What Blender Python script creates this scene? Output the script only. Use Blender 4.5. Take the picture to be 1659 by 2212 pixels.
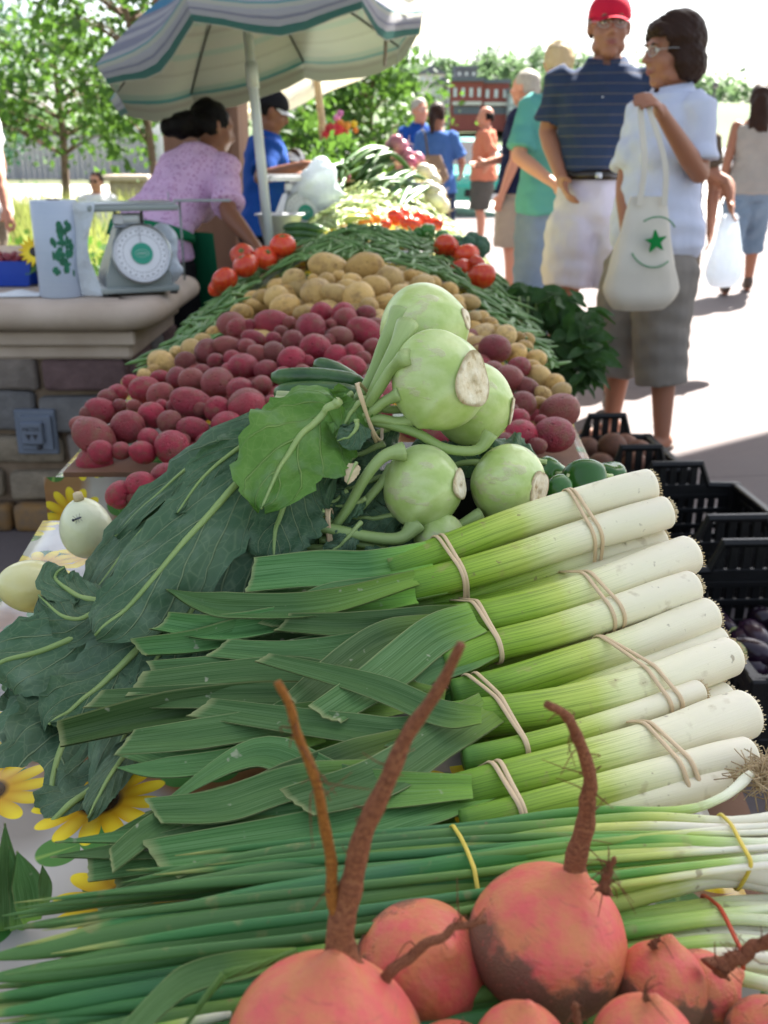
import bpy, bmesh, math, random
import numpy as np
from mathutils import Vector, Matrix, Euler
R = math.radians
sc = bpy.context.scene
for o in list(bpy.data.objects): bpy.data.objects.remove(o)
C = sc.collection
# ---------------------------------------------------------------- camera, sky, sun, exposure
CAMZ, PITCH, FPX, W, H = 1.2, R(19.7), 2150.0, 1659.0, 2212.0
cam = bpy.data.cameras.new('camera'); cam.lens = 35.0; cam.sensor_width = 36.0
cam.clip_start = 0.02; cam.clip_end = 3000
co = bpy.data.objects.new('camera', cam); C.objects.link(co)
co.location = (0, 0, CAMZ); co.rotation_euler = (R(90) - PITCH, 0, 0)
cam.dof.use_dof = True; cam.dof.focus_distance = 0.84; cam.dof.aperture_fstop = 10.0
sc.camera = co
SUN_EL, SUN_AZ = R(50), math.atan2(.53, .85)
w = bpy.data.worlds.new('World'); sc.world = w; w.use_nodes = True
wn = w.node_tree; sky = wn.nodes.new('ShaderNodeTexSky'); sky.sky_type = 'NISHITA'; sky.sun_disc = False
sky.sun_elevation = SUN_EL; sky.sun_rotation = SUN_AZ; sky.dust_density = 2.2; sky.ozone_density = 0.8
bg = wn.nodes['Background']; hz = wn.nodes.new('ShaderNodeHueSaturation'); hz.inputs['Saturation'].default_value = .55; wn.links.new(sky.outputs[0], hz.inputs['Color']); wn.links.new(hz.outputs[0], bg.inputs[0]); bg.inputs[1].default_value = 0.055
sl = bpy.data.lights.new('sun', 'SUN'); sl.energy = 5.0; sl.angle = R(0.5); sl.color = (1, .95, .87)
so = bpy.data.objects.new('sun', sl); C.objects.link(so)
sd = Vector((math.cos(SUN_EL) * math.sin(SUN_AZ), math.cos(SUN_EL) * math.cos(SUN_AZ), math.sin(SUN_EL)))
so.rotation_euler = sd.to_track_quat('Z', 'Y').to_euler(); so.location = (3, 5, 8)
sc.view_settings.view_transform = 'Standard'; sc.view_settings.look = 'None'
sc.view_settings.exposure = 2.65; sc.view_settings.gamma = 1.0
sc.cycles.use_denoising = True; sc.cycles.max_bounces = 8

# ---------------------------------------------------------------- helpers
cp, sp = math.cos(PITCH), math.sin(PITCH)
FWD, UP = np.array((0, cp, -sp)), np.array((0, sp, cp))
EYE = np.array((0, 0, CAMZ))
def ray(px, py):
    return np.array(((px - W / 2) / FPX, 0, 0)) + UP * (H / 2 - py) / FPX + FWD
def P(px, py, Y):
    d = ray(px, py); return EYE + d * (Y / d[1])
def Pz(px, py, z):
    d = ray(px, py); return EYE + d * ((z - CAMZ) / d[2])
def dep(p): return float((np.asarray(p) - EYE) @ FWD)
def proj(p):
    q = np.asarray(p) - EYE; d = q @ FWD
    return W / 2 + FPX * q[0] / d, H / 2 - FPX * (q @ UP) / d
def unit(v):
    v = np.asarray(v, float); return v / (np.linalg.norm(v) + 1e-12)
def interp(x, tab):
    return float(np.interp(x, [t[0] for t in tab], [t[1] for t in tab]))
def spline(pts, n):
    """Catmull-Rom through the points, n samples"""
    p = np.asarray(pts, float)
    if len(p) < 3: return np.array([p[0] + (p[-1] - p[0]) * t for t in np.linspace(0, 1, n)])
    q = np.vstack([2 * p[0] - p[1], p, 2 * p[-1] - p[-2]]); out = []
    for t in np.linspace(0, len(p) - 1 - 1e-9, n):
        i = int(t); f = t - i; a, b, c, d = q[i:i + 4]
        out.append(.5 * (2 * b + (c - a) * f + (2 * a - 5 * b + 4 * c - d) * f * f + (3 * b - a - 3 * c + d) * f ** 3))
    return np.array(out)
ICO = {}
def ico(n):
    if n not in ICO:
        bm = bmesh.new(); bmesh.ops.create_icosphere(bm, subdivisions=n, radius=1)
        ICO[n] = (np.array([v.co[:] for v in bm.verts]), [tuple(v.index for v in f.verts) for f in bm.faces]); bm.free()
    return ICO[n]
def wob(V, seed, f, k=5):
    """smooth pseudo noise on points"""
    r = np.random.RandomState(seed); out = np.zeros(len(V))
    for i in range(k):
        d = r.normal(size=3); d /= np.linalg.norm(d)
        out += np.sin(V @ d * f * r.uniform(.6, 1.5) + r.uniform(0, 6.28))
    return out / k
def rotm(ax, a): return np.array(Matrix.Rotation(a, 3, Vector(ax)))
class MB:
    def __init__(s): s.V = []; s.F = []; s.U = []; s.MI = []; s.n = 0
    def add(s, V, F, U=None, mi=0):
        V = np.asarray(V, float).reshape(-1, 3)
        s.V.append(V); s.U.append(np.zeros((len(V), 2)) if U is None else np.asarray(U, float))
        k = s.n; s.F += [tuple(i + k for i in f) for f in F]; s.MI += [mi] * len(F); s.n += len(V); return s
    def grid(s, A, U=None, mi=0):
        A = np.asarray(A); a, b = A.shape[:2]
        if U is None:
            U = np.stack(np.meshgrid(np.linspace(0, 1, a), np.linspace(0, 1, b), indexing='ij'), -1)[..., ::-1]
        F = [(i * b + j, i * b + j + 1, (i + 1) * b + j + 1, (i + 1) * b + j) for i in range(a - 1) for j in range(b - 1)]
        return s.add(A.reshape(-1, 3), F, np.asarray(U).reshape(-1, 2), mi)
    def tube(s, path, r, n=10, cap=True, mi=0, flat=1.0, up=None, closed=False):
        p = np.asarray(path, float); k = len(p)
        r = np.broadcast_to(np.asarray(r, float), (k,)); fl = np.broadcast_to(np.asarray(flat, float), (k,))
        T = np.gradient(p, axis=0) if not closed else np.roll(p, -1, 0) - np.roll(p, 1, 0)
        T /= np.linalg.norm(T, axis=1)[:, None] + 1e-12
        a = np.asarray(up if up is not None else ((0, 0, 1) if abs(T[0][2]) < .9 else (1, 0, 0)), float)
        ang = np.arange(n) / n * 2 * np.pi; V = []; U = []
        L = np.concatenate([[0], np.cumsum(np.linalg.norm(np.diff(p, axis=0), axis=1))]); L /= L[-1] + 1e-12
        for i in range(k):
            b = a - T[i] * (a @ T[i]); b = unit(b); c = np.cross(T[i], b)
            if up is None: a = b
            V.append(p[i] + r[i] * (np.cos(ang)[:, None] * c + np.sin(ang)[:, None] * b * fl[i]))
            U.append(np.stack([1 - abs(2 * np.arange(n) / n - 1), np.full(n, L[i])], -1))
        F = [(i * n + j, i * n + (j + 1) % n, (i + 1) * n + (j + 1) % n, (i + 1) * n + j) for i in range(k - 1) for j in range(n)]
        if closed: F += [((k - 1) * n + j, (k - 1) * n + (j + 1) % n, (j + 1) % n, j) for j in range(n)]
        elif cap: F += [tuple(range(n))[::-1], tuple(range((k - 1) * n, k * n))]
        return s.add(np.concatenate(V), F, np.concatenate(U), mi)
    def cap(s, p0, r0, p1, r1, n=12, mi=0):
        p0 = np.asarray(p0, float); p1 = np.asarray(p1, float); a = unit(p1 - p0)
        th = np.linspace(0, np.pi / 2, 5)
        path = [p0 - a * r0 * math.cos(t) for t in th] + [p1 + a * r1 * math.sin(t) for t in th]
        rr = [max(r0 * math.sin(t), 1e-4) for t in th] + [max(r1 * math.cos(t), 1e-4) for t in th]
        return s.tube(path, rr, n, mi=mi)
    def ell(s, c, rad, M=None, sub=3, mi=0):
        V, F = ico(sub); V = V * np.asarray(rad)
        if M is not None: V = V @ np.asarray(M).T
        return s.add(V + np.asarray(c), F, None, mi)
    def box(s, c, size, M=None, bev=0.0, mi=0, seg=1):
        bm = bmesh.new(); bmesh.ops.create_cube(bm, size=1)
        for v in bm.verts: v.co = Vector((v.co.x * size[0], v.co.y * size[1], v.co.z * size[2]))
        if bev: bmesh.ops.bevel(bm, geom=list(bm.edges), offset=bev, segments=seg, affect='EDGES', profile=.5)
        bm.verts.index_update(); V = np.array([v.co[:] for v in bm.verts]); F = [tuple(v.index for v in f.verts) for f in bm.faces]; bm.free()
        if M is not None: V = V @ np.asarray(M).T
        return s.add(V + np.asarray(c), F, V[:, :2], mi)
    def lathe(s, prof, n=24, c=(0, 0, 0), M=None, mi=0):
        ang = np.arange(n) / n * 2 * np.pi; V = []; U = []
        for k, (r, z) in enumerate(prof):
            V.append(np.stack([max(r, 1e-5) * np.cos(ang), max(r, 1e-5) * np.sin(ang), np.full(n, z)], -1)); U.append(np.stack([1 - abs(2 * np.arange(n) / n - 1), np.full(n, k / (len(prof) - 1))], -1))
        V = np.concatenate(V); k = len(prof)
        if M is not None: V = V @ np.asarray(M).T
        F = [(i * n + j, i * n + (j + 1) % n, (i + 1) * n + (j + 1) % n, (i + 1) * n + j) for i in range(k - 1) for j in range(n)]
        F += [tuple(range(n))[::-1], tuple(range((k - 1) * n, k * n))]
        return s.add(V + np.asarray(c), F, np.concatenate(U), mi)
    def prism(s, poly, z0, z1, M=None, c=(0, 0, 0), mi=0):
        q = [(x, y, z0) for x, y in poly] + [(x, y, z1) for x, y in poly]; n = len(poly); V = np.array(q, float)
        if M is not None: V = V @ np.asarray(M).T
        F = [tuple(range(n))[::-1], tuple(range(n, 2 * n))] + [(i, (i + 1) % n, n + (i + 1) % n, n + i) for i in range(n)]
        return s.add(V + np.asarray(c), F, np.array(q)[:, :2], mi)
    def mesh(s, name, mats, smooth=True, sharp=None):
        me = bpy.data.meshes.new(name); V = np.concatenate(s.V); me.from_pydata(V.tolist(), [], s.F)
        for m in (mats if isinstance(mats, (list, tuple)) else [mats]): me.materials.append(m)
        me.polygons.foreach_set('material_index', s.MI); me.polygons.foreach_set('use_smooth', [smooth] * len(s.F))
        U = np.concatenate(s.U); uv = me.uv_layers.new(name='UVMap'); li = np.zeros(len(me.loops), dtype=np.int32); me.loops.foreach_get('vertex_index', li)
        uv.data.foreach_set('uv', U[li].astype(np.float32).ravel())
        if sharp: me.set_sharp_from_angle(angle=R(sharp))
        me.update(); return me
    def build(s, name, mats, parent=None, smooth=True, sharp=None, label=None):
        return link(name, s.mesh(name, mats, smooth, sharp), parent, label)
def link(name, me, parent=None, label=None):
    o = bpy.data.objects.new(name, me); C.objects.link(o)
    if parent is not None:
        o.parent = parent
        r = parent; off = Vector((0, 0, 0))
        while r is not None: off += r.location; r = r.parent
        o.location = -off
    if label: o['label'] = label
    return o
def tag(o, label, cat, group=None, kind=None):
    o['label'] = label; o['category'] = cat
    if group: o['group'] = group
    if kind: o['kind'] = kind
    return o
def thing(name, label, cat, loc=(0, 0, 0), group=None):
    o = bpy.data.objects.new(name, None); C.objects.link(o); o.location = tuple(float(v) for v in loc); o.empty_display_size = .1
    return tag(o, label, cat, group)
def structure(o): o['kind'] = 'structure'; return o
def copy_tree(o, parent=None):
    c = o.copy(); C.objects.link(c)
    if parent is not None: c.parent = parent
    for ch in [x for x in C.objects if x.parent == o]: copy_tree(ch, c)
    return c
def remesh(mb, voxel, mat, name, it=4, disp=None, fac=.5):
    me = mb.mesh('tmp', mat); ob = bpy.data.objects.new('tmp', me); C.objects.link(ob)
    m = ob.modifiers.new('r', 'REMESH'); m.mode = 'VOXEL'; m.voxel_size = voxel; m.use_smooth_shade = True
    if it: k = ob.modifiers.new('s', 'SMOOTH'); k.factor = fac; k.iterations = it
    dg = bpy.context.evaluated_depsgraph_get(); me2 = bpy.data.meshes.new_from_object(ob.evaluated_get(dg)); me2.name = name
    bpy.data.objects.remove(ob); bpy.data.meshes.remove(me)
    if not me2.materials: me2.materials.append(mat)
    if disp is not None:
        n = len(me2.vertices); V = np.zeros(n * 3, np.float32); me2.vertices.foreach_get('co', V); V = V.reshape(-1, 3)
        N = np.zeros(n * 3, np.float32); me2.vertex_normals.foreach_get('vector', N); N = N.reshape(-1, 3)
        V = V + N * disp(V)[:, None]; me2.vertices.foreach_set('co', V.astype(np.float32).ravel()); me2.update()
    me2.polygons.foreach_set('use_smooth', [True] * len(me2.polygons))
    return me2
# ---------------------------------------------------------------- materials
class NM:
    def __init__(s, name, rough=.6, spec=.5):
        s.m = bpy.data.materials.new(name); s.m.use_nodes = True; s.nt = s.m.node_tree; s.nt.nodes.clear()
        s.out = s.nt.nodes.new('ShaderNodeOutputMaterial'); s.b = s.nt.nodes.new('ShaderNodeBsdfPrincipled')
        s.nt.links.new(s.b.outputs[0], s.out.inputs[0]); s.b.inputs['Roughness'].default_value = rough; s.b.inputs['Specular IOR Level'].default_value = spec
    def put(s, sock, v):
        if isinstance(v, bpy.types.NodeSocket): s.nt.links.new(v, sock)
        elif v is not None:
            if isinstance(v, (tuple, list)) and sock.type == 'RGBA' and len(v) == 3: v = (*v, 1)
            sock.default_value = v
    def n(s, t, ins=None, **pr):
        k = s.nt.nodes.new(t)
        for a, b in pr.items(): setattr(k, a, b)
        for a, b in (ins or {}).items(): s.put(k.inputs[a], b)
        return k
    def tc(s, w='Object'): return s.n('ShaderNodeTexCoord').outputs[w]
    def map(s, v, sc=(1, 1, 1), loc=(0, 0, 0), rot=(0, 0, 0)): return s.n('ShaderNodeMapping', {0: v, 1: loc, 2: rot, 3: sc}).outputs[0]
    def noise(s, v, scale=5, det=3, rough=.5, dist=0.): return s.n('ShaderNodeTexNoise', {'Vector': v, 'Scale': scale, 'Detail': det, 'Roughness': rough, 'Distortion': dist}).outputs[0]
    def vor(s, v, scale=5, feat='F1', out='Distance', rnd=1.): return s.n('ShaderNodeTexVoronoi', {'Vector': v, 'Scale': scale, 'Randomness': rnd}, feature=feat).outputs[out]
    def ma(s, op, a, b=None, c=None, clamp=False):
        k = s.n('ShaderNodeMath', operation=op, use_clamp=clamp); s.put(k.inputs[0], a)
        if b is not None: s.put(k.inputs[1], b)
        if c is not None: s.put(k.inputs[2], c)
        return k.outputs[0]
    def ramp(s, f, stops, mode='LINEAR'):
        k = s.n('ShaderNodeValToRGB', {0: f}); e = k.color_ramp.elements; k.color_ramp.interpolation = mode
        while len(e) < len(stops): e.new(.5)
        for q, (p, c) in zip(e, stops): q.position = p; q.color = (*c, 1) if isinstance(c, (tuple, list)) else (c, c, c, 1)
        return k.outputs[0]
    def mix(s, f, a, b, mode='MIX'):
        k = s.n('ShaderNodeMix', data_type='RGBA', blend_type=mode); s.put(k.inputs[0], f); s.put(k.inputs[6], a); s.put(k.inputs[7], b); return k.outputs[2]
    def step(s, v, a, b):
        return s.n('ShaderNodeMapRange', {0: v, 1: a, 2: b, 3: 0., 4: 1.}, clamp=True).outputs[0]
    def rnd(s): return s.n('ShaderNodeObjectInfo').outputs['Random']
    def isl(s): return s.n('ShaderNodeNewGeometry').outputs['Random Per Island']
    def sep(s, v): k = s.n('ShaderNodeSeparateXYZ', {0: v}); return k.outputs
    def bump(s, h, st=.3, d=.01): s.nt.links.new(s.n('ShaderNodeBump', {'Height': h, 'Strength': st, 'Distance': d}).outputs[0], s.b.inputs['Normal'])
    def hsv(s, c, h=.5, sa=1., v=1.): return s.n('ShaderNodeHueSaturation', {'Color': c, 'Hue': h, 'Saturation': sa, 'Value': v}).outputs[0]
    def base(s, c): s.put(s.b.inputs['Base Color'], c); return s
    def set(s, **k):
        for a, v in k.items(): s.put(s.b.inputs[a.replace('_', ' ')], v)
        return s
    def trans(s, col, f=.4):
        t = s.n('ShaderNodeBsdfTranslucent', {0: col}); k = s.n('ShaderNodeMixShader', {0: f, 1: s.b.outputs[0], 2: t.outputs[0]}); s.nt.links.new(k.outputs[0], s.out.inputs[0]); return s
def mottled(name, c1, c2, scale=6, rough=.7, bump=.15, bscale=60, spec=.4, bd=.004, coord='Object', rndv=.0):
    m = NM(name, rough, spec); t = m.tc(coord); c = m.mix(m.ramp(m.noise(t, scale, 4), [(.35, 0.), (.65, 1.)]), c1, c2)
    if rndv: c = m.hsv(c, v=m.ma('MULTIPLY_ADD', m.rnd(), rndv, 1 - rndv / 2))
    m.base(c); m.bump(m.noise(t, bscale, 4), bump, bd); return m.m
def plain(name, c, rough=.5, spec=.5, metal=0.):
    m = NM(name, rough, spec); t = m.tc(); m.base(m.hsv(c + (1,) if len(c) == 3 else c, v=m.ma('MULTIPLY_ADD', m.noise(t, 9, 4), .3, .85))); m.set(Metallic=metal)
    m.put(m.b.inputs['Roughness'], m.ma('MULTIPLY_ADD', m.noise(t, 25, 3), .2, rough - .1)); return m.m
def potato(name, c1, c2, c3, spot, dirt):
    m = NM(name, .5, .4); t = m.tc(); r = m.rnd(); off = m.n('ShaderNodeVectorMath', {0: t, 1: m.n('ShaderNodeCombineXYZ', {0: m.ma('MULTIPLY', r, 9.), 1: m.ma('MULTIPLY', r, 5.)}).outputs[0]}, operation='ADD').outputs[0]
    c = m.mix(m.ramp(m.noise(off, 2.2, 4, .6), [(.35, 0.), (.65, 1.)]), c1, c2); c = m.mix(m.step(r, .25, .8), c, m.mix(.85, c, c3)); c = m.hsv(c, v=m.ma('MULTIPLY_ADD', m.ma('FRACT', m.ma('MULTIPLY', r, 7.3)), .5, .75))
    c = m.mix(m.ma('MULTIPLY', m.step(m.noise(off, 1.3, 5, .65), .5, .68), .75), c, dirt)
    c = m.mix(m.ma('MULTIPLY', m.step(m.noise(off, 26, 2), .62, .72), .35), c, dirt)
    eye = m.step(m.vor(off, 2.0), .13, .06); sp2 = m.step(m.vor(off, 7.0), .1, .05); c = m.mix(m.ma('MULTIPLY', m.ma('ADD', eye, m.ma('MULTIPLY', sp2, .7), clamp=True), .8), c, spot)
    m.base(c); h = m.ma('ADD', m.ma('MULTIPLY', m.step(m.vor(off, 2.0), 0., .2), 1.2), m.ma('MULTIPLY', m.noise(off, 14, 5), .35)); m.bump(h, .5, .06)
    m.put(m.b.inputs['Roughness'], m.ma('MULTIPLY_ADD', m.noise(off, 5), .35, .24)); return m.m
M = {}
M['red_potato'] = potato('red_potato_skin', (.37, .018, .046), (.25, .022, .034), (.21, .055, .042), (.05, .015, .012), (.21, .095, .05))
M['gold_potato'] = potato('gold_potato_skin', (.60, .38, .11), (.52, .31, .085), (.62, .43, .16), (.11, .055, .02), (.27, .15, .055))
# beets
m = NM('beet_skin', .5, .3); t = m.tc(); n1 = m.noise(t, 2.0, 5, .6); c = m.mix(m.ramp(n1, [(.38, 0.), (.6, 1.)]), (.66, .115, .10), (.6, .2, .085))
c = m.mix(m.ma('MULTIPLY', m.step(m.noise(t, 7, 5, .7), .6, .8), .35), c, (.33, .14, .06))
z = m.sep(t)[2]; side = m.noise(m.map(t, loc=(3, 1, 2)), 1.4, 4, .6); dm = m.ma('MULTIPLY', m.step(m.ma('ADD', m.ma('MULTIPLY', z, -.8), m.ma('MULTIPLY', side, 1.3)), .40, .56), m.step(m.noise(t, 16, 5, .7), .22, .42))
c = m.mix(m.ma('MULTIPLY', dm, .92), c, m.mix(m.noise(t, 40, 3), (.12, .068, .042), (.23, .135, .085)))
c = m.mix(m.ma('MULTIPLY', m.step(m.noise(m.map(t, sc=(1, 1, 9)), 3.5, 3), .6, .72), .22), c, (.2, .06, .04))
m.base(c); m.bump(m.ma('ADD', m.ma('MULTIPLY', dm, m.noise(t, 45, 4)), m.ma('MULTIPLY', m.noise(t, 11, 5), .25)), .5, .006); m.put(m.b.inputs['Roughness'], m.ma('MULTIPLY_ADD', dm, .35, .5)); M['beet'] = m.m
m = NM('beet_root', .75, .2); t = m.tc('UV'); q = m.map(t, sc=(6, 60, 1)); n1 = m.noise(q, 1.0, 5, .7)
m.base(m.ramp(n1, [(.3, (.12, .035, .02)), (.55, (.30, .11, .055)), (.75, (.4, .19, .09))])); m.bump(n1, .8, .003); M['beet_root'] = m.m
m = NM('beet_root_orange', .7, .2); t = m.tc('UV'); n1 = m.noise(m.map(t, sc=(6, 60, 1)), 1.0, 5, .7)
m.base(m.ramp(n1, [(.3, (.13, .04, .012)), (.55, (.4, .15, .03)), (.75, (.46, .22, .06))])); m.bump(n1, .8, .003); M['beet_root_orange'] = m.m
# leeks and scallions: v runs from the bulb end to the leaf end
def stalk(name, stops, sx=46, dark=.85, rough=.42, hv=0.):
    m = NM(name, rough, .28); uv = m.tc('UV'); o = m.tc(); v = m.sep(uv)[1]; rr = m.rnd()
    vv = m.ma('ADD', v, m.ma('ADD', m.ma('MULTIPLY', m.ma('SUBTRACT', m.noise(o, 22, 3), .5), .14), m.ma('MULTIPLY', m.ma('SUBTRACT', rr, .5), .12)))
    st = m.noise(m.map(uv, sc=(sx, 2.2, 1)), 1.0, 4, .6); st2 = m.noise(m.map(uv, sc=(sx * 3, 3, 1)), 1.0, 2)
    c = m.ramp(m.ma('ADD', vv, m.ma('MULTIPLY', m.ma('SUBTRACT', st, .5), .1)), stops)
    g = m.step(v, .25, .6); c = m.mix(m.ma('MULTIPLY', m.ma('MULTIPLY', m.step(st, .5, .62), g), dark), c, m.mix(.5, c, (.03, .12, .01), 'MULTIPLY'))
    c = m.mix(m.ma('MULTIPLY', m.step(m.noise(o, 60, 3), .62, .72), .35), c, (.35, .27, .12)); c = m.mix(m.ma('MULTIPLY', m.step(m.noise(o, 120, 2), .70, .76), .6), c, (.2, .14, .07))
    c = m.hsv(c, h=m.ma('MULTIPLY_ADD', rr, hv, .5 - hv * .45)) if hv else c; m.base(c); m.bump(m.ma('ADD', st, m.ma('MULTIPLY', st2, .5)), .22, .002); m.set(Subsurface_Weight=.12, Subsurface_Radius=(.004, .005, .002)); return m.m
M['leek'] = stalk('leek_shaft', [(.0, (.82, .76, .58)), (.3, (.82, .78, .54)), (.42, (.74, .75, .40)), (.54, (.50, .59, .12)), (.68, (.32, .47, .05)), (.86, (.19, .35, .03)), (1., (.09, .22, .03))])
M['scallion'] = stalk('scallion_stalk', [(.0, (.82, .79, .66)), (.115, (.80, .79, .58)), (.2, (.48, .58, .14)), (.31, (.15, .31, .05)), (.6, (.055, .165, .05)), (.95, (.075, .19, .05)), (1., (.36, .36, .1))], 30, .3, hv=.06)
m = NM('leek_leaf', .5, .22); uv = m.tc('UV'); o = m.tc(); st = m.noise(m.map(uv, sc=(34, 1.4, 1)), 1.0, 4, .65); st2 = m.noise(m.map(uv, sc=(130, 2.5, 1)), 1.0, 2)
c = m.mix(m.noise(o, 9, 3), (.058, .15, .034), (.085, .178, .056)); c = m.mix(m.step(m.sep(uv)[1], .34, .0), c, (.23, .40, .05)); c = m.mix(m.ma('MULTIPLY', m.step(st, .48, .66), .75), c, (.14, .245, .10)); c = m.mix(m.ma('MULTIPLY', m.step(st, .5, .36), .65), c, (.022, .075, .014))
c = m.hsv(c, v=m.ma('MULTIPLY_ADD', m.rnd(), .75, .65), h=m.ma('MULTIPLY_ADD', m.rnd(), .03, .485)); spk = m.step(m.noise(o, 95, 2), .7, .76); c = m.mix(m.ma('MULTIPLY', spk, .6), c, (.42, .42, .3))
edge = m.step(m.ma('ABSOLUTE', m.ma('SUBTRACT', m.sep(uv)[0], .5)), .475, .5); tip = m.step(m.sep(uv)[1], .975, 1.); c = m.mix(m.ma('MULTIPLY', m.ma('MAXIMUM', edge, tip), .7), c, (.34, .36, .16))
m.base(c); m.bump(m.ma('ADD', st, m.ma('MULTIPLY', st2, .6)), .3, .0015); m.trans((.12, .3, .05), .06); M['leek_leaf'] = m.m
# kohlrabi
m = NM('kohlrabi_skin', .3, .5); t = m.tc(); n1 = m.noise(t, 1.6, 4); c = m.mix(m.ramp(n1, [(.35, 0.), (.68, 1.)]), (.40, .53, .15), (.57, .67, .30)); c = m.mix(m.ma('MULTIPLY', m.step(m.noise(m.map(t, sc=(1, 1, .3)), 2.2, 5), .5, .75), .4), c, (.68, .73, .47))
scar = m.step(m.noise(m.map(t, loc=(4, 2, 1), sc=(1, 1, .45)), 2.1, 4, .55), .60, .64); c = m.mix(m.ma('MULTIPLY', scar, .55), c, m.mix(m.noise(t, 30, 3), (.62, .6, .42), (.42, .36, .2))); c = m.mix(m.ma('MULTIPLY', m.step(m.noise(t, 33, 2), .7, .76), .4), c, (.3, .22, .08))
m.base(c); m.bump(m.ma('ADD', m.noise(t, 4, 3), m.ma('MULTIPLY', scar, m.noise(t, 40, 3))), .2, .004); m.set(Subsurface_Weight=.1, Subsurface_Radius=(.006, .008, .003)); M['kohlrabi'] = m.m
m = NM('kohlrabi_cut', .8, .2); t = m.tc(); c = m.ramp(m.noise(t, 75, 5, .7), [(.3, (.36, .25, .12)), (.42, (.66, .57, .38)), (.7, (.82, .77, .62))]); rd = m.ma('ADD', m.sep(m.tc('UV'))[1], m.ma('MULTIPLY', m.ma('SUBTRACT', m.noise(t, 90, 4), .5), .35)); c = m.mix(m.ma('MULTIPLY', m.step(rd, .82, .96), .75), c, (.27, .2, .09)); c = m.mix(m.ma('MULTIPLY', m.step(rd, .26, .12), .45), c, (.42, .31, .16)); m.base(c); m.bump(m.noise(t, 120, 4), .6, .003); M['kohlrabi_cut'] = m.m
m = NM('kohlrabi_stem', .45, .4); t = m.tc('UV'); o = m.tc(); v = m.sep(t)[1]; m.base(m.mix(m.noise(m.map(t, sc=(9, 2, 1)), 1.5, 3), m.ramp(v, [(0., (.40, .50, .2)), (.5, (.22, .33, .09)), (1., (.13, .23, .06))]), (.28, .38, .13))); m.bump(m.noise(m.map(t, sc=(20, 2, 1)), 1), .2, .002); M['kohlrabi_stem'] = m.m
def broadleaf(name, ca, cb, vein, tr, trf=.15, wax=.5, nv=5.5, vs=.8):
    m = NM(name, .55, .2); uv = m.tc('UV'); o = m.tc(); s_ = m.sep(uv); u = m.ma('ABSOLUTE', m.ma('SUBTRACT', s_[0], .5)); wv = m.ma('MULTIPLY', m.ma('SUBTRACT', m.noise(o, 18, 2), .5), .22)
    q = m.ma('FRACT', m.ma('MULTIPLY', m.ma('ADD', m.ma('SUBTRACT', s_[1], m.ma('MULTIPLY', u, .85)), m.ma('MULTIPLY', wv, .5)), nv)); d = m.ma('ABSOLUTE', m.ma('SUBTRACT', q, .5))
    v1 = m.ma('MULTIPLY', m.step(d, .06, .015), m.step(u, .5, .3)); mid = m.step(u, .03, .012); v2 = m.ma('MULTIPLY', m.step(m.n('ShaderNodeTexVoronoi', {'Vector': m.map(uv, sc=(11, 20, 1)), 'Scale': 1.}, feature='DISTANCE_TO_EDGE').outputs[0], .06, .0), .35)
    ve = m.ma('MAXIMUM', m.ma('MAXIMUM', m.ma('MULTIPLY', v1, .6), mid), m.ma('MULTIPLY', v2, .5))
    c = m.mix(m.ramp(m.noise(o, 14, 4), [(.35, 0.), (.65, 1.)]), ca, cb); c = m.mix(m.ma('MULTIPLY', m.step(m.noise(o, 40, 4), .5, .75), .3), c, (.2, .27, .2)); c = m.hsv(c, v=m.ma('MULTIPLY_ADD', m.rnd(), .35, .82)); c = m.mix(m.ma('MULTIPLY', ve, vs), c, vein)
    m.base(c); m.bump(m.ma('ADD', m.ma('MULTIPLY', m.ma('MAXIMUM', v1, mid), -.6), m.ma('ADD', m.noise(o, 42, 3), m.ma('MULTIPLY', d, .5))), .7, .006); m.trans(tr, trf); hole = m.step(m.noise(o, 21, 1), .845, .85); tp = m.n('ShaderNodeBsdfTransparent').outputs[0]; mx = m.n('ShaderNodeMixShader', {0: hole, 1: m.out.inputs[0].links[0].from_socket, 2: tp}); m.nt.links.new(mx.outputs[0], m.out.inputs[0]); return m.m
M['kohl_leaf'] = broadleaf('kohlrabi_leaf', (.045, .105, .05), (.085, .15, .082), (.36, .45, .24), (.12, .28, .05), .05, vs=.75)
M['kohl_leaf_light'] = broadleaf('kohlrabi_leaf_pale', (.06, .155, .02), (.11, .225, .042), (.33, .46, .15), (.2, .42, .05), .14, nv=4.5)
M['basil'] = broadleaf('basil_leaf', (.025, .075, .018), (.045, .11, .028), (.07, .15, .05), (.08, .22, .03), .15)
def simple(name, c1, c2, scale, rough, spec=.5, st=0, sss=0): 
    m = NM(name, rough, spec); t = m.tc(); c = m.mix(m.ramp(m.noise(t, scale, 3), [(.35, 0.), (.65, 1.)]), c1, c2); c = m.hsv(c, v=m.ma('MULTIPLY_ADD', m.rnd(), .4, .8)); m.base(c); m.bump(m.noise(t, scale * 6, 3), .12, .01); m.set(Subsurface_Weight=sss, Subsurface_Radius=(.004, .003, .002)); return m.m
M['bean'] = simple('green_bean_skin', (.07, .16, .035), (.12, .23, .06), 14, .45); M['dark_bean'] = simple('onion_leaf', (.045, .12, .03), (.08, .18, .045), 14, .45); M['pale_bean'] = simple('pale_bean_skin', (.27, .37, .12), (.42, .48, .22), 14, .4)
M['tomato'] = simple('tomato_skin', (.56, .03, .012), (.62, .08, .015), 3, .14, .5); M['tomato_orange'] = simple('tomato_orange_skin', (.6, .14, .02), (.66, .28, .03), 3, .16)
M['zucchini'] = simple('zucchini_skin', (.018, .06, .014), (.05, .12, .03), 26, .3); M['zucchini_stem'] = simple('zucchini_stem_cut', (.3, .42, .13), (.5, .55, .28), 20, .5)
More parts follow.
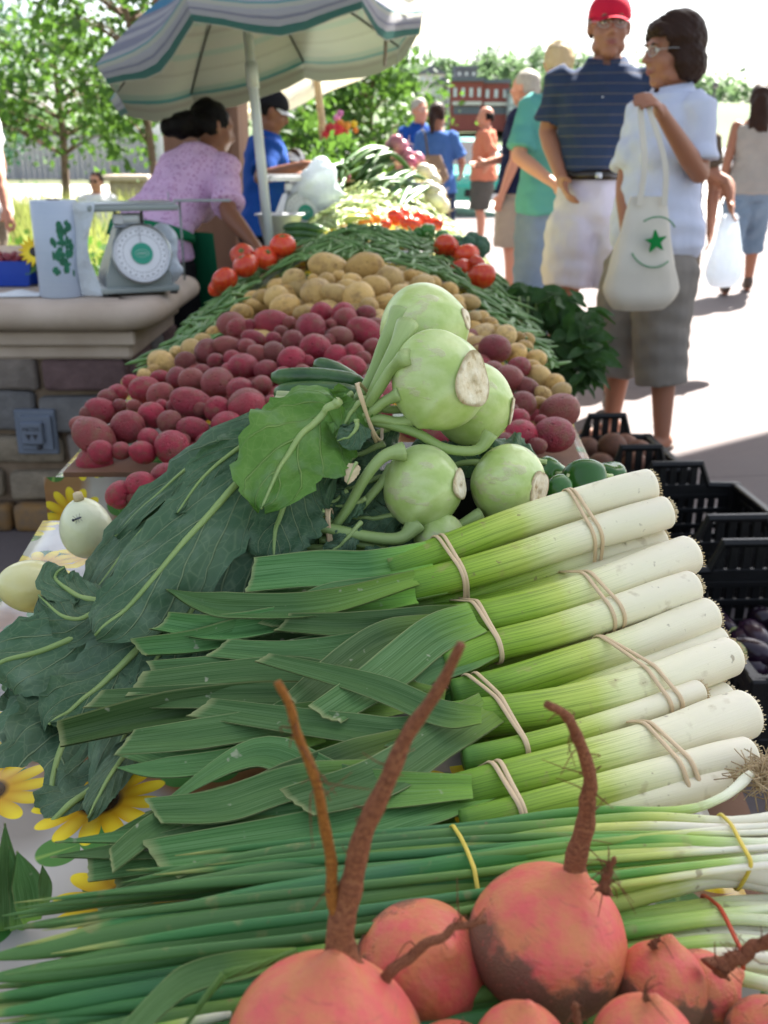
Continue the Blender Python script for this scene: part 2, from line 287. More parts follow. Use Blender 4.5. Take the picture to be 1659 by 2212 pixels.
M['pepper'] = simple('green_pepper_skin', (.025, .105, .012), (.05, .17, .025), 5, .16); M['yellow_squash'] = simple('yellow_squash_skin', (.62, .48, .05), (.55, .55, .1), 4, .3)
M['white_cuke'] = simple('pale_squash_skin', (.86, .87, .64), (.76, .79, .48), 14, .22, .5, sss=.1); M['pale_yellow_cuke'] = simple('yellowed_squash_skin', (.82, .81, .46), (.78, .7, .28), 12, .22, .5, sss=.1)
M['onion_red'] = simple('red_onion_skin', (.2, .02, .06), (.42, .16, .22), 6, .3); M['onion_white'] = simple('white_onion_skin', (.72, .68, .58), (.6, .52, .4), 6, .35); M['eggplant'] = simple('eggplant_skin', (.012, .006, .014), (.03, .012, .03), 5, .2); M['berry'] = simple('raspberry', (.3, .02, .03), (.14, .012, .03), 40, .4); M['crate_beet'] = simple('brown_beet_skin', (.2, .075, .04), (.13, .06, .035), 5, .7)
M['dark_leaf'] = broadleaf('dark_green_leaf', (.02, .06, .018), (.04, .095, .03), (.07, .14, .05), (.06, .2, .03), .1)
M['band'] = plain('rubber_band_tan', (.62, .46, .27), .5); M['band_yellow'] = plain('rubber_band_yellow', (.66, .5, .06), .5); M['band_red'] = plain('rubber_band_red', (.5, .06, .02), .5)
M['dry_root'] = mottled('dry_root_hair', (.5, .38, .22), (.33, .22, .11), 30, .9); M['dry_leaf'] = mottled('dry_leaf_papery', (.62, .52, .33), (.45, .34, .17), 20, .8)
# tablecloth print: sunflowers, leaves and pale or wood-brown ground; UV in metres
m = NM('sunflower_oilcloth', .16, .5); uv = m.tc('UV'); gr = m.mix(m.ramp(m.noise(uv, 5, 3), [(.42, 0.), (.58, 1.)]), (.24, .215, .19), (.44, .42, .39)); gr = m.mix(m.ramp(m.noise(m.map(uv, sc=(2.4, 2.4, 1), loc=(5, 3, 0)), 1.6, 2), [(.5, 0.), (.54, 1.)]), gr, m.mix(m.noise(m.map(uv, sc=(3, 40, 1)), 1.0, 4), (.17, .08, .03), (.3, .16, .07)))
def cells(scale, loc):
    q = m.map(uv, sc=(scale, scale, 1), loc=loc); k = m.n('ShaderNodeTexVoronoi', {'Vector': q, 'Scale': 1., 'Randomness': .75}, voronoi_dimensions='2D'); d = m.n('ShaderNodeVectorMath', {0: q, 1: k.outputs['Position']}, operation='SUBTRACT').outputs[0]; x = m.sep(d); return k.outputs['Distance'], m.ma('ARCTAN2', x[1], x[0]), k.outputs['Color'], x
d2, a2, c2, x2 = cells(14.5, (.3, .7, 0)); rr = m.sep(c2)[0]; an = m.ma('ADD', a2, m.ma('MULTIPLY', rr, 6.28)); lm = m.step(m.ma('SUBTRACT', m.ma('MULTIPLY_ADD', m.ma('ABSOLUTE', m.ma('COSINE', an)), .42, .03), d2), .0, .02)
gr = m.mix(lm, gr, m.mix(m.step(m.ma('ABSOLUTE', m.ma('SINE', an)), .0, .12), (.2, .34, .08), m.mix(rr, (.025, .11, .02), (.07, .2, .05))))
d1, a1, c1, x1 = cells(8.6, (1.32, -4.17, 0)); rr = m.sep(c1)[1]; pet = m.ma('ABSOLUTE', m.ma('COSINE', m.ma('MULTIPLY_ADD', a1, 6.5, m.ma('MULTIPLY', rr, 6.28)))); fm = m.step(m.ma('SUBTRACT', m.ma('MULTIPLY_ADD', m.ma('POWER', pet, .6), .2, .23), d1), .0, .012)
fl = m.mix(m.step(d1, .12, .38), (.45, .22, .01), m.mix(pet, (.52, .33, .01), (.72, .58, .03))); fl = m.mix(m.step(d1, .16, .12), fl, m.mix(m.noise(uv, 260, 2), (.012, .006, .003), (.07, .03, .01))); gr = m.mix(m.ma('MULTIPLY', fm, m.step(m.sep(c1)[2], .22, .24)), gr, fl)
m.base(gr); m.bump(m.noise(uv, 9, 2), .12, .02); M['cloth'] = m.m
# setting
M['counter'] = mottled('cast_concrete', (.42, .335, .265), (.5, .41, .335), 7, .75, .25, 90)
m = NM('wall_stone', .85, .2); t = m.tc(); r = m.isl(); c = m.ramp(r, [(.0, (.15, .145, .145)), (.3, (.20, .17, .15)), (.5, (.14, .09, .09)), (.62, (.23, .19, .14)), (.85, (.17, .16, .16)), (1., (.19, .10, .075))], 'CONSTANT'); n1 = m.noise(t, 14, 5, .65); m.base(m.hsv(c, v=m.ma('MULTIPLY_ADD', n1, 1.1, .45))); m.bump(m.ma('ADD', m.noise(t, 9, 4), m.ma('MULTIPLY', n1, .7)), .8, .02); M['stone'] = m.m
M['mortar'] = mottled('mortar', (.17, .12, .08), (.23, .17, .12), 15, .9, .5, 120); M['foot_stone'] = mottled('rusty_foot_stone', (.25, .14, .05), (.16, .11, .07), 22, .85, .7, 60)
m = NM('paving', .85, .3); t = m.tc(); n1 = m.noise(t, .9, 5, .6); x = m.sep(t); jl = m.step(m.ma('ABSOLUTE', m.ma('SUBTRACT', m.ma('FRACT', m.ma('MULTIPLY', m.ma('ADD', x[1], m.ma('MULTIPLY', x[0], -.12)), 1.25)), .5)), .012, .006); c = m.mix(n1, (.105, .085, .085), (.15, .13, .128)); c = m.mix(m.ma('MULTIPLY', m.step(m.noise(t, 14, 5, .7), .52, .75), .4), c, (.17, .14, .13)); m.base(m.mix(m.ma('MULTIPLY', jl, .7), c, (.07, .06, .06))); m.bump(m.ma('SUBTRACT', m.noise(t, 160, 3), jl), .3, .004); M['paving'] = m.m
M['hill'] = mottled('hill_grass', (.05, .09, .035), (.09, .12, .05), .05, .95, .1, 1); M['asphalt'] = mottled('parking_asphalt', (.42, .41, .39), (.5, .49, .47), 2, .9, .2, 60); M['earth'] = mottled('meadow_earth', (.045, .06, .022), (.075, .08, .035), 1.5, .95, .3, 20); M['path'] = mottled('pale_path', (.5, .47, .42), (.6, .56, .5), 2, .9)
m = NM('post_timber', .7, .3); t = m.tc(); n1 = m.noise(m.map(t, sc=(14, 14, .6)), 1, 4); m.base(m.mix(n1, (.15, .075, .045), (.24, .13, .08))); m.bump(n1, .2, .01); M['timber'] = m.m
m = NM('shade_roof_timber', .8, .2); t = m.tc(); n1 = m.noise(m.map(t, sc=(6, .4, 1)), 1, 4); m.base(m.mix(n1, (.4, .33, .25), (.52, .44, .34))); M['roof'] = m.m
def stripes(name, cols, n, bgc):
    m = NM(name, .85, .15); uv = m.tc('UV'); v = m.sep(uv)[1]; c = m.ramp(m.ma('FRACT', m.ma('MULTIPLY', v, n)), cols, 'CONSTANT'); c = m.mix(m.ma('MULTIPLY', m.noise(m.tc(), 60, 2), .12), c, (.5, .5, .5)); m.base(c); m.bump(m.noise(m.tc(), 9, 3), .3, .02); return m
W_, B_, T_, G_, L_ = (.40, .39, .43), (.015, .2, .38), (.01, .25, .28), (.012, .13, .11), (.22, .22, .3)
um = stripes('umbrella_stripes', [(0, W_), (.08, L_), (.14, W_), (.2, T_), (.27, W_), (.31, L_), (.35, W_), (.40, L_), (.44, W_), (.5, B_), (.6, L_), (.64, W_), (.69, L_), (.73, W_), (.77, L_), (.84, W_), (.88, T_), (.905, W_), (.93, L_), (.945, W_), (.965, G_)], .885, W_); um.trans((.5, .52, .5), .3); M['umb_top'] = um.m
um = stripes('umbrella_lining', [(0, (.46, .47, .41)), (.12, (.32, .42, .38)), (.2, (.46, .45, .39)), (.3, (.4, .36, .32)), (.36, (.46, .46, .4)), (.46, (.48, .46, .41)), (.6, (.34, .43, .39)), (.68, (.46, .45, .39)), (.85, (.4, .38, .33)), (.9, (.46, .46, .4))], 2.2, W_); um.trans((.5, .55, .46), .25); M['umb_under'] = um.m
m = NM('cream_canvas', .9, .1); t = m.tc(); c = m.mix(m.step(m.noise(t, 3.5, 3), .58, .64), (.85, .84, .78), (.82, .76, .5)); m.base(c); m.trans((.9, .88, .8), .5); M['cream_canvas'] = m.m
M['pole'] = plain('painted_pole', (.62, .66, .66), .35); M['wood_pole'] = plain('varnished_pole', (.36, .27, .15), .5); M['dark_metal'] = plain('dark_metal', (.06, .06, .06), .4, metal=.6)
M['black_plastic'] = mottled('black_plastic', (.006, .006, .0065), (.010, .010, .011), 30, .42, .1, 120, .3); M['steel'] = plain('brushed_steel', (.42, .44, .46), .32, metal=.8); M['scale_body'] = mottled('scale_enamel', (.23, .27, .27), (.28, .31, .30), 5, .4, .05); M['dial'] = plain('dial_face', (.66, .67, .7), .35); M['ink'] = plain('black_ink', (.03, .03, .04), .6); M['dial_green'] = plain('green_badge', (.01, .27, .17), .4); M['white_print'] = plain('white_print', (.62, .7, .64), .5); M['green_print'] = mottled('green_print', (.01, .1, .05), (.02, .17, .09), 30, .5)
m = NM('roll_plastic', .3, .5); t = m.tc(); m.base(m.mix(m.noise(m.map(t, sc=(1, 1, 30)), 4, 3), (.5, .58, .72), (.62, .68, .78))); m.trans((.6, .68, .8), .25); M['roll'] = m.m
m = NM('clear_bag', .2, .5); t = m.tc(); m.base((.72, .78, .84)); m.bump(m.noise(t, 16, 4), .8, .03); m.trans((.75, .8, .86), .4); M['bag_plastic'] = m.m
M['blue_plastic'] = plain('blue_plastic', (.012, .06, .42), .4); M['paper'] = mottled('white_paper', (.7, .72, .74), (.62, .64, .68), 8, .7, .2, 20); M['outlet'] = plain('grey_enamel', (.16, .19, .25), .4, metal=.3); M['petal'] = simple('sunflower_petal', (.75, .5, .01), (.8, .62, .03), 20, .6); M['leaf_g'] = simple('flower_leaf', (.05, .15, .03), (.09, .22, .05), 20, .6)
# people
def skin(name, c):
    m = NM(name, .5, .35); t = m.tc(); m.base(m.mix(m.noise(t, 9, 4), c, tuple(min(1, q * f) for q, f in zip(c, (1.12, .95, .9))))); m.bump(m.noise(t, 150, 2), .1, .002); m.set(Subsurface_Weight=.1, Subsurface_Radius=(.01, .004, .002)); return m.m
M['skin_fair'] = skin('fair_skin', (.46, .25, .17)); M['skin_tan'] = skin('tanned_skin', (.30, .145, .092)); M['skin_brown'] = skin('brown_skin', (.2, .088, .048)); M['skin_red'] = skin('sunburnt_skin', (.5, .24, .16))
def fabric(name, c, rough=.9, c2=None, fold=.25):
    m = NM(name, rough, .15); t = m.tc(); k = m.mix(m.ramp(m.noise(t, 7, 4), [(.3, 0.), (.7, 1.)]), c, c2 or tuple(q * .86 for q in c)); m.base(k); m.bump(m.ma('ADD', m.noise(m.map(t, sc=(1, 1, .5), rot=(0, .5, 0)), 13, 3), m.ma('MULTIPLY', m.noise(t, 420, 1), .12)), fold, .02); return m
def fab(*a, **k): return fabric(*a, **k).m
def hairm(name, c, c2):
    m = NM(name, .5, .12); t = m.tc(); n1 = m.noise(m.map(t, sc=(1, 1, .22)), 75, 4, .7); m.base(m.mix(n1, c, c2)); m.bump(n1, .8, .01); return m.m
M['hair_black'] = hairm('black_hair', (.003, .0025, .0025), (.008, .006, .006)); M['hair_brown'] = hairm('brown_hair', (.018, .009, .007), (.045, .022, .015)); M['hair_grey'] = hairm('grey_hair', (.3, .28, .25), (.48, .45, .4)); M['hair_blond'] = hairm('blond_hair', (.42, .3, .15), (.6, .48, .3))
M['eye_white'] = plain('eye_white', (.65, .62, .58), .25); M['eye_dark'] = plain('eye_dark', (.02, .014, .01), .2); M['lip'] = plain('lip', (.32, .10, .085), .5); M['lens'] = plain('dark_lens', (.01, .01, .012), .1)
m = NM('spectacle_lens', .03, .5); m.base((.75, .78, .8)); m.set(Alpha=.1); M['clear_lens'] = m.m
# ---------------------------------------------------------------- the setting
rs = np.random.RandomState(5); random.seed(5)
def sheet(name, pts, z, mat, sub=1):
    mb = MB(); mb.add([(x, y, z) for x, y in pts], [tuple(range(len(pts)))], [(x, y) for x, y in pts]); return structure(mb.build(name, mat, smooth=False))
sheet('ground', [(-700, -60), (700, -60), (700, 900), (-700, 900)], -.004, M['earth'])
sheet('pavement', [(-3.6, -.8), (5, -.8), (14, 3), (14, 21), (1.0, 21), (-2.6, 9.0), (-3.6, 9.0)], 0.0, M['paving'])
sheet('parking_lot', [(1.4, 21), (14, 21), (60, 21), (60, 75), (4.2, 75), (2.2, 40)], .004, M['asphalt'])
sheet('path', [(-60, 27.5), (1.8, 27.5), (3, 45), (-60, 46)], .004, M['path'])
# rising ground behind the town
A = []
for i, y in enumerate(np.linspace(76, 420, 18)):
    A.append([(x, y, -.2 + 12.5 * (1 / (1 + math.exp(-(y - 175) / 24))) * (1 + .12 * math.sin(x * .021 + 1)) + .0 * x) for x in np.linspace(-320, 420, 40)])
structure(MB().grid(A).build('hillside', M['hill']))
# pavilion: unseen roof added and shaped to block the sun, post behind the umbrella
pav = thing('pavilion', 'broad brown timber post of the market pavilion behind the striped umbrella', 'pavilion', (-1.3, 7, 0))
mb = MB(); mb.prism([(-5, 4.3), (3.3, 3.9), (6.6, 7.2), (6.58, 10.66), (4.15, 8.91), (2.73, 7.91), (2.0, 8.11), (2.0, 10.6), (-5, 10.6)], 7.0, 7.2); mb.build('roof', M['roof'], pav, False)
pc = P(430, 200, 7.0)
mb = MB(); mb.box((pc[0], 7.1, 3.5), (.46, .46, 7.0), bev=.01); mb.build('post', M['timber'], pav, False)
mb = MB(); mb.box((pc[0] + .255, 7.0, 3.5), (.05, .52, 7.0), bev=.005); mb.build('corner_board', M['timber'], pav, False)
mb = MB(); mb.box((6.2, 8.6, 3.5), (.4, .4, 7.0), bev=.01); mb.build('post', M['timber'], pav, False)
mb = MB(); mb.box((-4.7, 5.0, 3.5), (.4, .4, 7.0), bev=.01); mb.build('post', M['timber'], pav, False)

# stone counter on the left
ctr = thing('stone_counter', 'rough stone counter with a thick rounded concrete slab top', 'counter', (-1.9, 3.4, 0))
FY, RX = 3.13, -.755
mb = MB(); prof = []
for a in np.linspace(-90, 90, 13): prof.append((.055 * math.cos(R(a)), .055 * math.sin(R(a)) * 1.25))
ring = []           # bullnose slab: profile swept round the front-right corner
def slab(mb, x0, x1, y0, y1, zc, ov, th):
    cor = .09; path = [(x0, y0)] + [(x1 - cor + cor * math.sin(a), y0 + cor - cor * math.cos(a)) for a in np.linspace(0, math.pi / 2, 7)] + [(x1, y1)]
    nr = [(0, -1)] + [(math.sin(a), -math.cos(a)) for a in np.linspace(0, math.pi / 2, 7)] + [(1, 0)]
    A = []
    for (x, y), (nx, ny) in zip(path, nr):
        col = [(x - nx * .12, y - ny * .12, zc - th)]
        col += [(x + nx * (ov * math.cos(a) - .0), y + ny * ov * math.cos(a), zc + th * math.sin(a)) for a in np.linspace(-math.pi / 2, math.pi / 2, 11)]
        col += [(x - nx * .12, y - ny * .12, zc + th)]; A.append(col)
    mb.grid(A)
    mb.add([(x0, y0, zc + th - .001), (x1 - .1, y0, zc + th - .001), (x1 - .1, y1, zc + th - .001), (x0, y1, zc + th - .001)], [(0, 1, 2, 3)])
slab(mb, -4.5, RX, FY - .0, 3.85, .728, .055, .045)
mb.build('slab', M['counter'], ctr)
mb = MB(); mb.box((-2.65, 3.515, .6525), (3.72, .72, .045), bev=.006); mb.box((-2.64, 3.53, .605), (3.66, .68, .05), bev=.01); mb.build('sub_slab', M['counter'], ctr, False)
mb = MB(); mb.box((-2.66, 3.55, .29), (3.64, .64, .58)); mb.build('mortar_core', M['mortar'], ctr, False)
mb = MB(); rows = [(.585, .475), (.465, .335), (.325, .22), (.21, .10)]; wx0, wx1, wy = -3.6, -.83, 3.225
for zt, zb in rows:
    x = wx1 - rs.uniform(0, .02)
    while x > wx0:
        wd = rs.uniform(.13, .3); h = zt - zb; n0 = mb.n
        mb.box((x - wd / 2, wy, (zt + zb) / 2 + rs.uniform(-.006, .006)), (wd, .05 + rs.uniform(0, .03), h - rs.uniform(.0, .022)), rotm((0, 1, 0), rs.uniform(-.02, .02)), bev=.016, seg=2)
        V = mb.V[-1]; V += .008 * np.stack([wob(V, 3, 22), wob(V, 5, 26), wob(V, 7, 24)], -1); x -= wd + rs.uniform(.012, .024)
for zt, zb in rows:                                                # right end face
    y = 3.24
    while y < 3.8:
        wd = rs.uniform(.14, .26); mb.box((-.84, y + wd / 2, (zt + zb) / 2), (.05, wd, zt - zb - .012), bev=.014, seg=2); V = mb.V[-1]; V += .008 * np.stack([wob(V, 3, 22), wob(V, 5, 26), wob(V, 7, 24)], -1); y += wd + .015
mb.build('stone_facing', M['stone'], ctr)
mb = MB(); x = wx1 + .03
while x > -3.6:
    wd = rs.uniform(.25, .45); mb.box((x - wd / 2, 3.19, .045), (wd, .1, .088), bev=.02, seg=2); V = mb.V[-1]; V += .01 * np.stack([wob(V, 1, 30), wob(V, 2, 34), wob(V, 4, 40)], -1); x -= wd + .01
mb.build('foot_course', M['foot_stone'], ctr)
# outlet box let into the stone wall
a, b = P(32, 882, 3.195), P(132, 978, 3.195); ox, oz = (a[0] + b[0]) / 2, (a[2] + b[2]) / 2; ow, oh = b[0] - a[0], a[2] - b[2]
ob_ = thing('outlet_box', 'square grey metal cover plate with a hinged lid in the stone wall', 'electrical box', (ox, 3.19, oz))
mb = MB(); mb.box((ox, 3.185, oz), (ow, .02, oh), bev=.004); mb.build('plate', M['outlet'], ob_, False)
mb = MB(); mb.box((ox + .005, 3.169, oz), (ow * .76, .014, oh * .76), bev=.003); mb.build('door', M['outlet'], ob_, False)
mb = MB(); mb.box((ox - .006, 3.155, oz + .002), (ow * .55, .018, oh * .5), bev=.005); lid = mb.build('lid', M['outlet'], ob_, False)
mb = MB(); mb.prism([(-.021, .0), (-.002, .0), (-.011, -.02)], 0, .001, rotm((1, 0, 0), R(90)), (ox - .005, 3.1455, oz - .0)); mb.prism([(.002, .0), (.021, .0), (.011, -.02)], 0, .001, rotm((1, 0, 0), R(90)), (ox - .005, 3.1455, oz)); mb.build('embossed_mark', M['ink'], lid, False)
mb = MB(); mb.lathe([(.009, 0), (.009, .006), (.004, .007)], 12, (ox + .012, 3.161, oz - oh * .30), rotm((1, 0, 0), R(90))); mb.build('lock', M['ink'], ob_)
def text(name, s, size, loc, rot, mat, parent, ext=.0006):
    cu = bpy.data.curves.new('t', 'FONT'); cu.body = s; cu.size = size; cu.align_x = 'CENTER'; cu.align_y = 'CENTER'; cu.extrude = ext
    t = bpy.data.objects.new('t', cu); C.objects.link(t); dg = bpy.context.evaluated_depsgraph_get(); me = bpy.data.meshes.new_from_object(t.evaluated_get(dg)); bpy.data.objects.remove(t)
    me.materials.clear(); me.materials.append(mat); V = np.array([v.co[:] for v in me.vertices]) @ np.array(Euler(rot).to_matrix()).T + np.array(loc); me.vertices.foreach_set('co', V.astype(np.float32).ravel()); me.update(); return link(name, me, parent)
text('embossed_lettering', 'METER', .019, (ox - .006, 3.1455, oz + .016), (R(90), 0, 0), M['ink'], lid)

# ------------------------------------------------ heaps: the long table and the near table
def lx(Y): return interp(Y, [(1.43, -.505), (2.5, -.545), (4.3, -.53), (6, -.47)])
def rx_(Y): return interp(Y, [(1.43, .325), (2.6, .40), (3.86, .455), (4.4, .45), (6, .45)])
def Hc(Y): return interp(Y, [(1.43, .0), (1.5, .022), (1.62, .055), (1.85, .083), (2.25, .11), (2.6, .155), (2.85, .16), (3.35, .205), (3.55, .18), (3.75, .15), (4.0, .18), (4.4, .22), (5.3, .30), (5.7, .33), (6, .26)])
def heap(x, Y):
    c = (lx(Y) + rx_(Y)) / 2; hw = (rx_(Y) - lx(Y)) / 2 * .97; q = min(1, abs(x - c) / hw); return .768 + Hc(Y) * (1 - q ** 1.7)
def hit(px, py, off=.0, y0=1.3, y1=6.2):
    for Y in np.arange(y0, y1, .006):
        p = P(px, py, Y)
        if p[2] <= heap(p[0], Y) + off: return p
    return None
def table(name, label, pts, z, legs):
    t = thing(name, label, 'table', (pts[0][0], pts[0][1], 0)); mb = MB(); mb.prism(pts, z - .03, z); mb.build('tabletop', M['timber'], t, False)
    for x, y in legs: mb = MB(); mb.tube([(x, y, 0), (x, y, z - .031)], .016, 10); mb.build('leg', M['dark_metal'], t)
table('long_table', 'long trestle table under the heaped potatoes, beans and onions', [(-.49, 1.45), (.31, 1.45), (.43, 3.8), (.42, 5.98), (-.45, 5.98), (-.52, 3.8)], .745, [(-.42, 1.6), (.25, 1.6), (-.44, 3.7), (.36, 3.7), (-.38, 5.8), (.36, 5.8)])
table('near_table', 'near trestle table carrying the beets, leeks and kohlrabi', [(-.27, .12), (.22, .12), (.34, 1.22), (-.42, 1.22), (-.34, .8)], .735, [(-.22, .2), (.19, .2), (-.36, 1.15), (.3, 1.15)])
mb = MB(); A = []; U = []
ys = np.concatenate([[1.425], np.linspace(1.43, 6.0, 90)])
for Y in ys:
    l, r = lx(Y), rx_(Y); row = []; ur = []
    for q in np.linspace(0, 1, 40):
        x = l + (r - l) * q; row.append((x, Y, heap(x, Y) - .034 - .003 * 0)); ur.append((x, Y))
    fold = .014 * math.sin(Y * 21) + .01 * math.sin(Y * 37 + 1)
    L_side = [(l - .006 - (fold * .5 + .012) * k, Y, .746 - .36 * k) for k in (1, .66, .33, .06)]; R_side = [(r + .006 + (fold * .5 + .014) * k, Y, .746 - .36 * k) for k in (.06, .33, .66, 1)]
    A.append(L_side + row + R_side); U.append([(l - .36 * k, Y) for k in (1, .66, .33, .06)] + ur + [(r + .36 * k, Y) for k in (.06, .33, .66, 1)])
mb.grid(A, U)
A = []; U = []
for k in np.linspace(0, 1, 9):                                     # hanging front edge
    row = []; ur = []
    for q in np.linspace(0, 1, 44):
        x = lx(1.43) - .006 + (rx_(1.43) - lx(1.43) + .012) * q; row.append((x, 1.424 - .002 - .02 * k * (.4 + math.sin(x * 26) * .6) , .7465 - .42 * k)); ur.append((x, 1.43 - .42 * k))
    A.append(row); U.append(ur)
mb.grid(A, U)
tag(mb.build('tablecloth', M['cloth']), 'glossy sunflower print oilcloth draped over the long potato and bean table', 'tablecloth')
mb = MB(); A = []; U = []
def nl(Y): return interp(Y, [(.1, -.285), (.5, -.29), (.78, -.345), (.95, -.42), (1.25, -.455)])
def nr(Y): return interp(Y, [(.1, .235), (.7, .24), (1.25, .36)])
def nheap(x, Y):
    c = (nl(Y) + nr(Y)) / 2; q = min(1, abs(x - c - .05) / (.30)); return .742 + interp(Y, [(.3, 0), (.55, .0), (.75, .018), (.92, .05), (1.05, .06), (1.15, .0)]) * (1 - q ** 1.6)
for Y in np.linspace(.1, 1.245, 40):
    l, r = nl(Y), nr(Y); fold = .012 * math.sin(Y * 24)
    A.append([(l - .005 - (.012 + fold * .5) * k, Y, .74 - .34 * k) for k in (1, .6, .3, .05)] + [(l + (r - l) * q, Y, nheap(l + (r - l) * q, Y)) for q in np.linspace(0, 1, 26)] + [(r + .005 + (.014 + fold * .5) * k, Y, .74 - .34 * k) for k in (.05, .3, .6, 1)])
    U.append([(l - .34 * k + 3, Y + .37) for k in (1, .6, .3, .05)] + [(l + (r - l) * q + 3, Y + .37) for q in np.linspace(0, 1, 26)] + [(r + .34 * k + 3, Y + .37) for k in (.05, .3, .6, 1)])
mb.grid(A, U); tag(mb.build('tablecloth', M['cloth']), 'sunflower print oilcloth under the leeks and hanging kohlrabi leaves', 'tablecloth')

# ------------------------------------------------ far things: trees, fence, buildings, grass
def leafmat(name, c1, c2, tr, f=.45):
    m = NM(name, .6, .3); r = m.isl(); m.base(m.ramp(r, [(0., c1), (.5, c2), (1., tuple(q * 1.35 for q in c2))])); m.trans(tr, f); return m.m
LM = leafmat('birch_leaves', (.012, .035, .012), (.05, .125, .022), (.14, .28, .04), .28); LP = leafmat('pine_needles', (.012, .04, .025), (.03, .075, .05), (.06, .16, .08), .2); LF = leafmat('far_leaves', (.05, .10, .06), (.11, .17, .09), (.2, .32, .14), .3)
def cards(mb, cen, n, size, rnd, spread, droop=0.):
    """n small pointed leaf faces scattered round each centre"""
    cen = np.asarray(cen); k = len(cen); c = np.repeat(cen, n, 0) + rnd.normal(size=(k * n, 3)) * spread
    d = rnd.normal(size=(k * n, 3)); d[:, 2] -= droop; d /= np.linalg.norm(d, axis=1)[:, None]; e = np.cross(d, rnd.normal(size=(k * n, 3))); e /= np.linalg.norm(e, axis=1)[:, None]
    s_ = size * rnd.uniform(.6, 1.3, (k * n, 1)); V = np.stack([c, c + d * s_ * .5 + e * s_ * .34, c + d * s_, c + d * s_ * .5 - e * s_ * .34], 1).reshape(-1, 3)
    mb.add(V, [(4 * i, 4 * i + 1, 4 * i + 2, 4 * i + 3) for i in range(k * n)])
def tree(label, x, y, h, trunk_r, crown_c, crown_r, nclump, nleaf, size, seed, mat, lean=0., group=None, spread=.22, low=0.):
    rnd = np.random.RandomState(seed); t = thing('tree', label, 'tree', (x, y, 0), group); mb = MB()
    top = np.array((x + lean, y, h * .93)); tp = spline([(x, y, -.05), (x + lean * .3 + .04, y, h * .35), (x + lean * .6 - .03, y, h * .65), top], 14); mb.tube(tp, np.linspace(trunk_r, trunk_r * .25, 14), 9)
    cen = []
    for i in range(nclump):
        v = rnd.normal(size=3); v /= np.linalg.norm(v); v *= rnd.uniform(.35, 1) ** .6; c = np.array(crown_c) + v * np.array(crown_r)
        if c[2] < low: continue
        cen.append(c)
        if i % 3 == 0:
            b = tp[min(13, max(3, int(np.argmin(np.abs(tp[:, 2] - (c[2] - .4 * abs(c[0] - x)))))))]; mb.tube(spline([b, (b + c) / 2 + (0, 0, .12), c], 6), np.linspace(trunk_r * .34, trunk_r * .06, 6), 5)
    mb.build('trunk', M['bark'], t)
    mb = MB(); sp_ = spread * np.mean(crown_r) * .6; cards(mb, cen, int(nleaf * .55), size, rnd, sp_, .5); cards(mb, cen, int(nleaf * .6), size * .6, rnd, sp_ * 1.25, .5); cards(mb, cen[::2], max(2, int(nleaf * .15)), size * 1.5, rnd, sp_ * .8, .7); mb.build('crown', mat, t, False); return t
M['bark'] = mottled('bark', (.12, .075, .05), (.22, .15, .11), 8, .9, .6, 40)
q = P(140, 410, 24); tree('slender young tree with a bare trunk by the meadow at left', q[0], 24, 4.9, .10, (q[0] - .4, 24, 2.75), (2.6, 1.9, 1.55), 150, 26, .2, 3, LM, .15, low=1.55, spread=.3)
q = P(340, 370, 15); tree('thin tree just left of the brown post with hanging leaf sprays', q[0], 15, 5.4, .065, (q[0] - .3, 15, 3.3), (1.15, .9, 2.3), 100, 34, .14, 8, LM, -.5, low=1.25, spread=.22)
q = P(10, 300, 34); tree('dark bluish evergreen at the far left edge', q[0] - .8, 34, 7.5, .2, (q[0] - .8, 34, 3.9), (2.2, 1.6, 3.0), 110, 45, .2, 12, LP, 0, low=.6)
q = P(790, 300, 17); tree('bushy bright green tree behind the wooden umbrella pole', q[0], 17, 3.0, .06, (q[0], 17, 1.75), (1.35, 1.0, 1.05), 100, 36, .15, 21, LM, .2, low=.5, spread=.25)
q = P(640, 330, 14); tree('low green shrub behind the man in the black and white cap', q[0], 14, 1.9, .05, (q[0], 14, 1.2), (.75, .7, .6), 60, 36, .12, 22, LM, .1, low=.3, spread=.3)
for i, (px, Y, top, wd, seed) in enumerate([(930, 210, 126, 60, 31), (1065, 215, 122, 75, 32), (1150, 205, 116, 95, 33), (985, 225, 150, 50, 34), (1240, 215, 130, 80, 35), (1590, 230, 172, 90, 36), (1480, 235, 160, 70, 37), (1010, 190, 160, 40, 38), (1690, 225, 180, 80, 39), (880, 205, 150, 45, 40), (800, 220, 170, 90, 41), (1350, 230, 150, 110, 42)]):
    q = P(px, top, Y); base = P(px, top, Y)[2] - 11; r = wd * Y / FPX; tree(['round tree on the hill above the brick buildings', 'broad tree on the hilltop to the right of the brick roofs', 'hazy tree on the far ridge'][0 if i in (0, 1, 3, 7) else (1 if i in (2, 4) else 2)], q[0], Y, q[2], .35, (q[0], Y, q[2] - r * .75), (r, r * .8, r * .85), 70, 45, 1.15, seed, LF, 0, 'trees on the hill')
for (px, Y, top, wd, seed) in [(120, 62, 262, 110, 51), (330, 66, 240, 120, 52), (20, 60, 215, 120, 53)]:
    q = P(px, top, Y); r = wd * Y / FPX; tree('tree standing beyond the grey board fence', q[0], Y, q[2], .2, (q[0], Y, q[2] - r * .6), (r, r * .6, r * .55), 80, 40, .5, seed, LF, 0, 'trees beyond the fence')
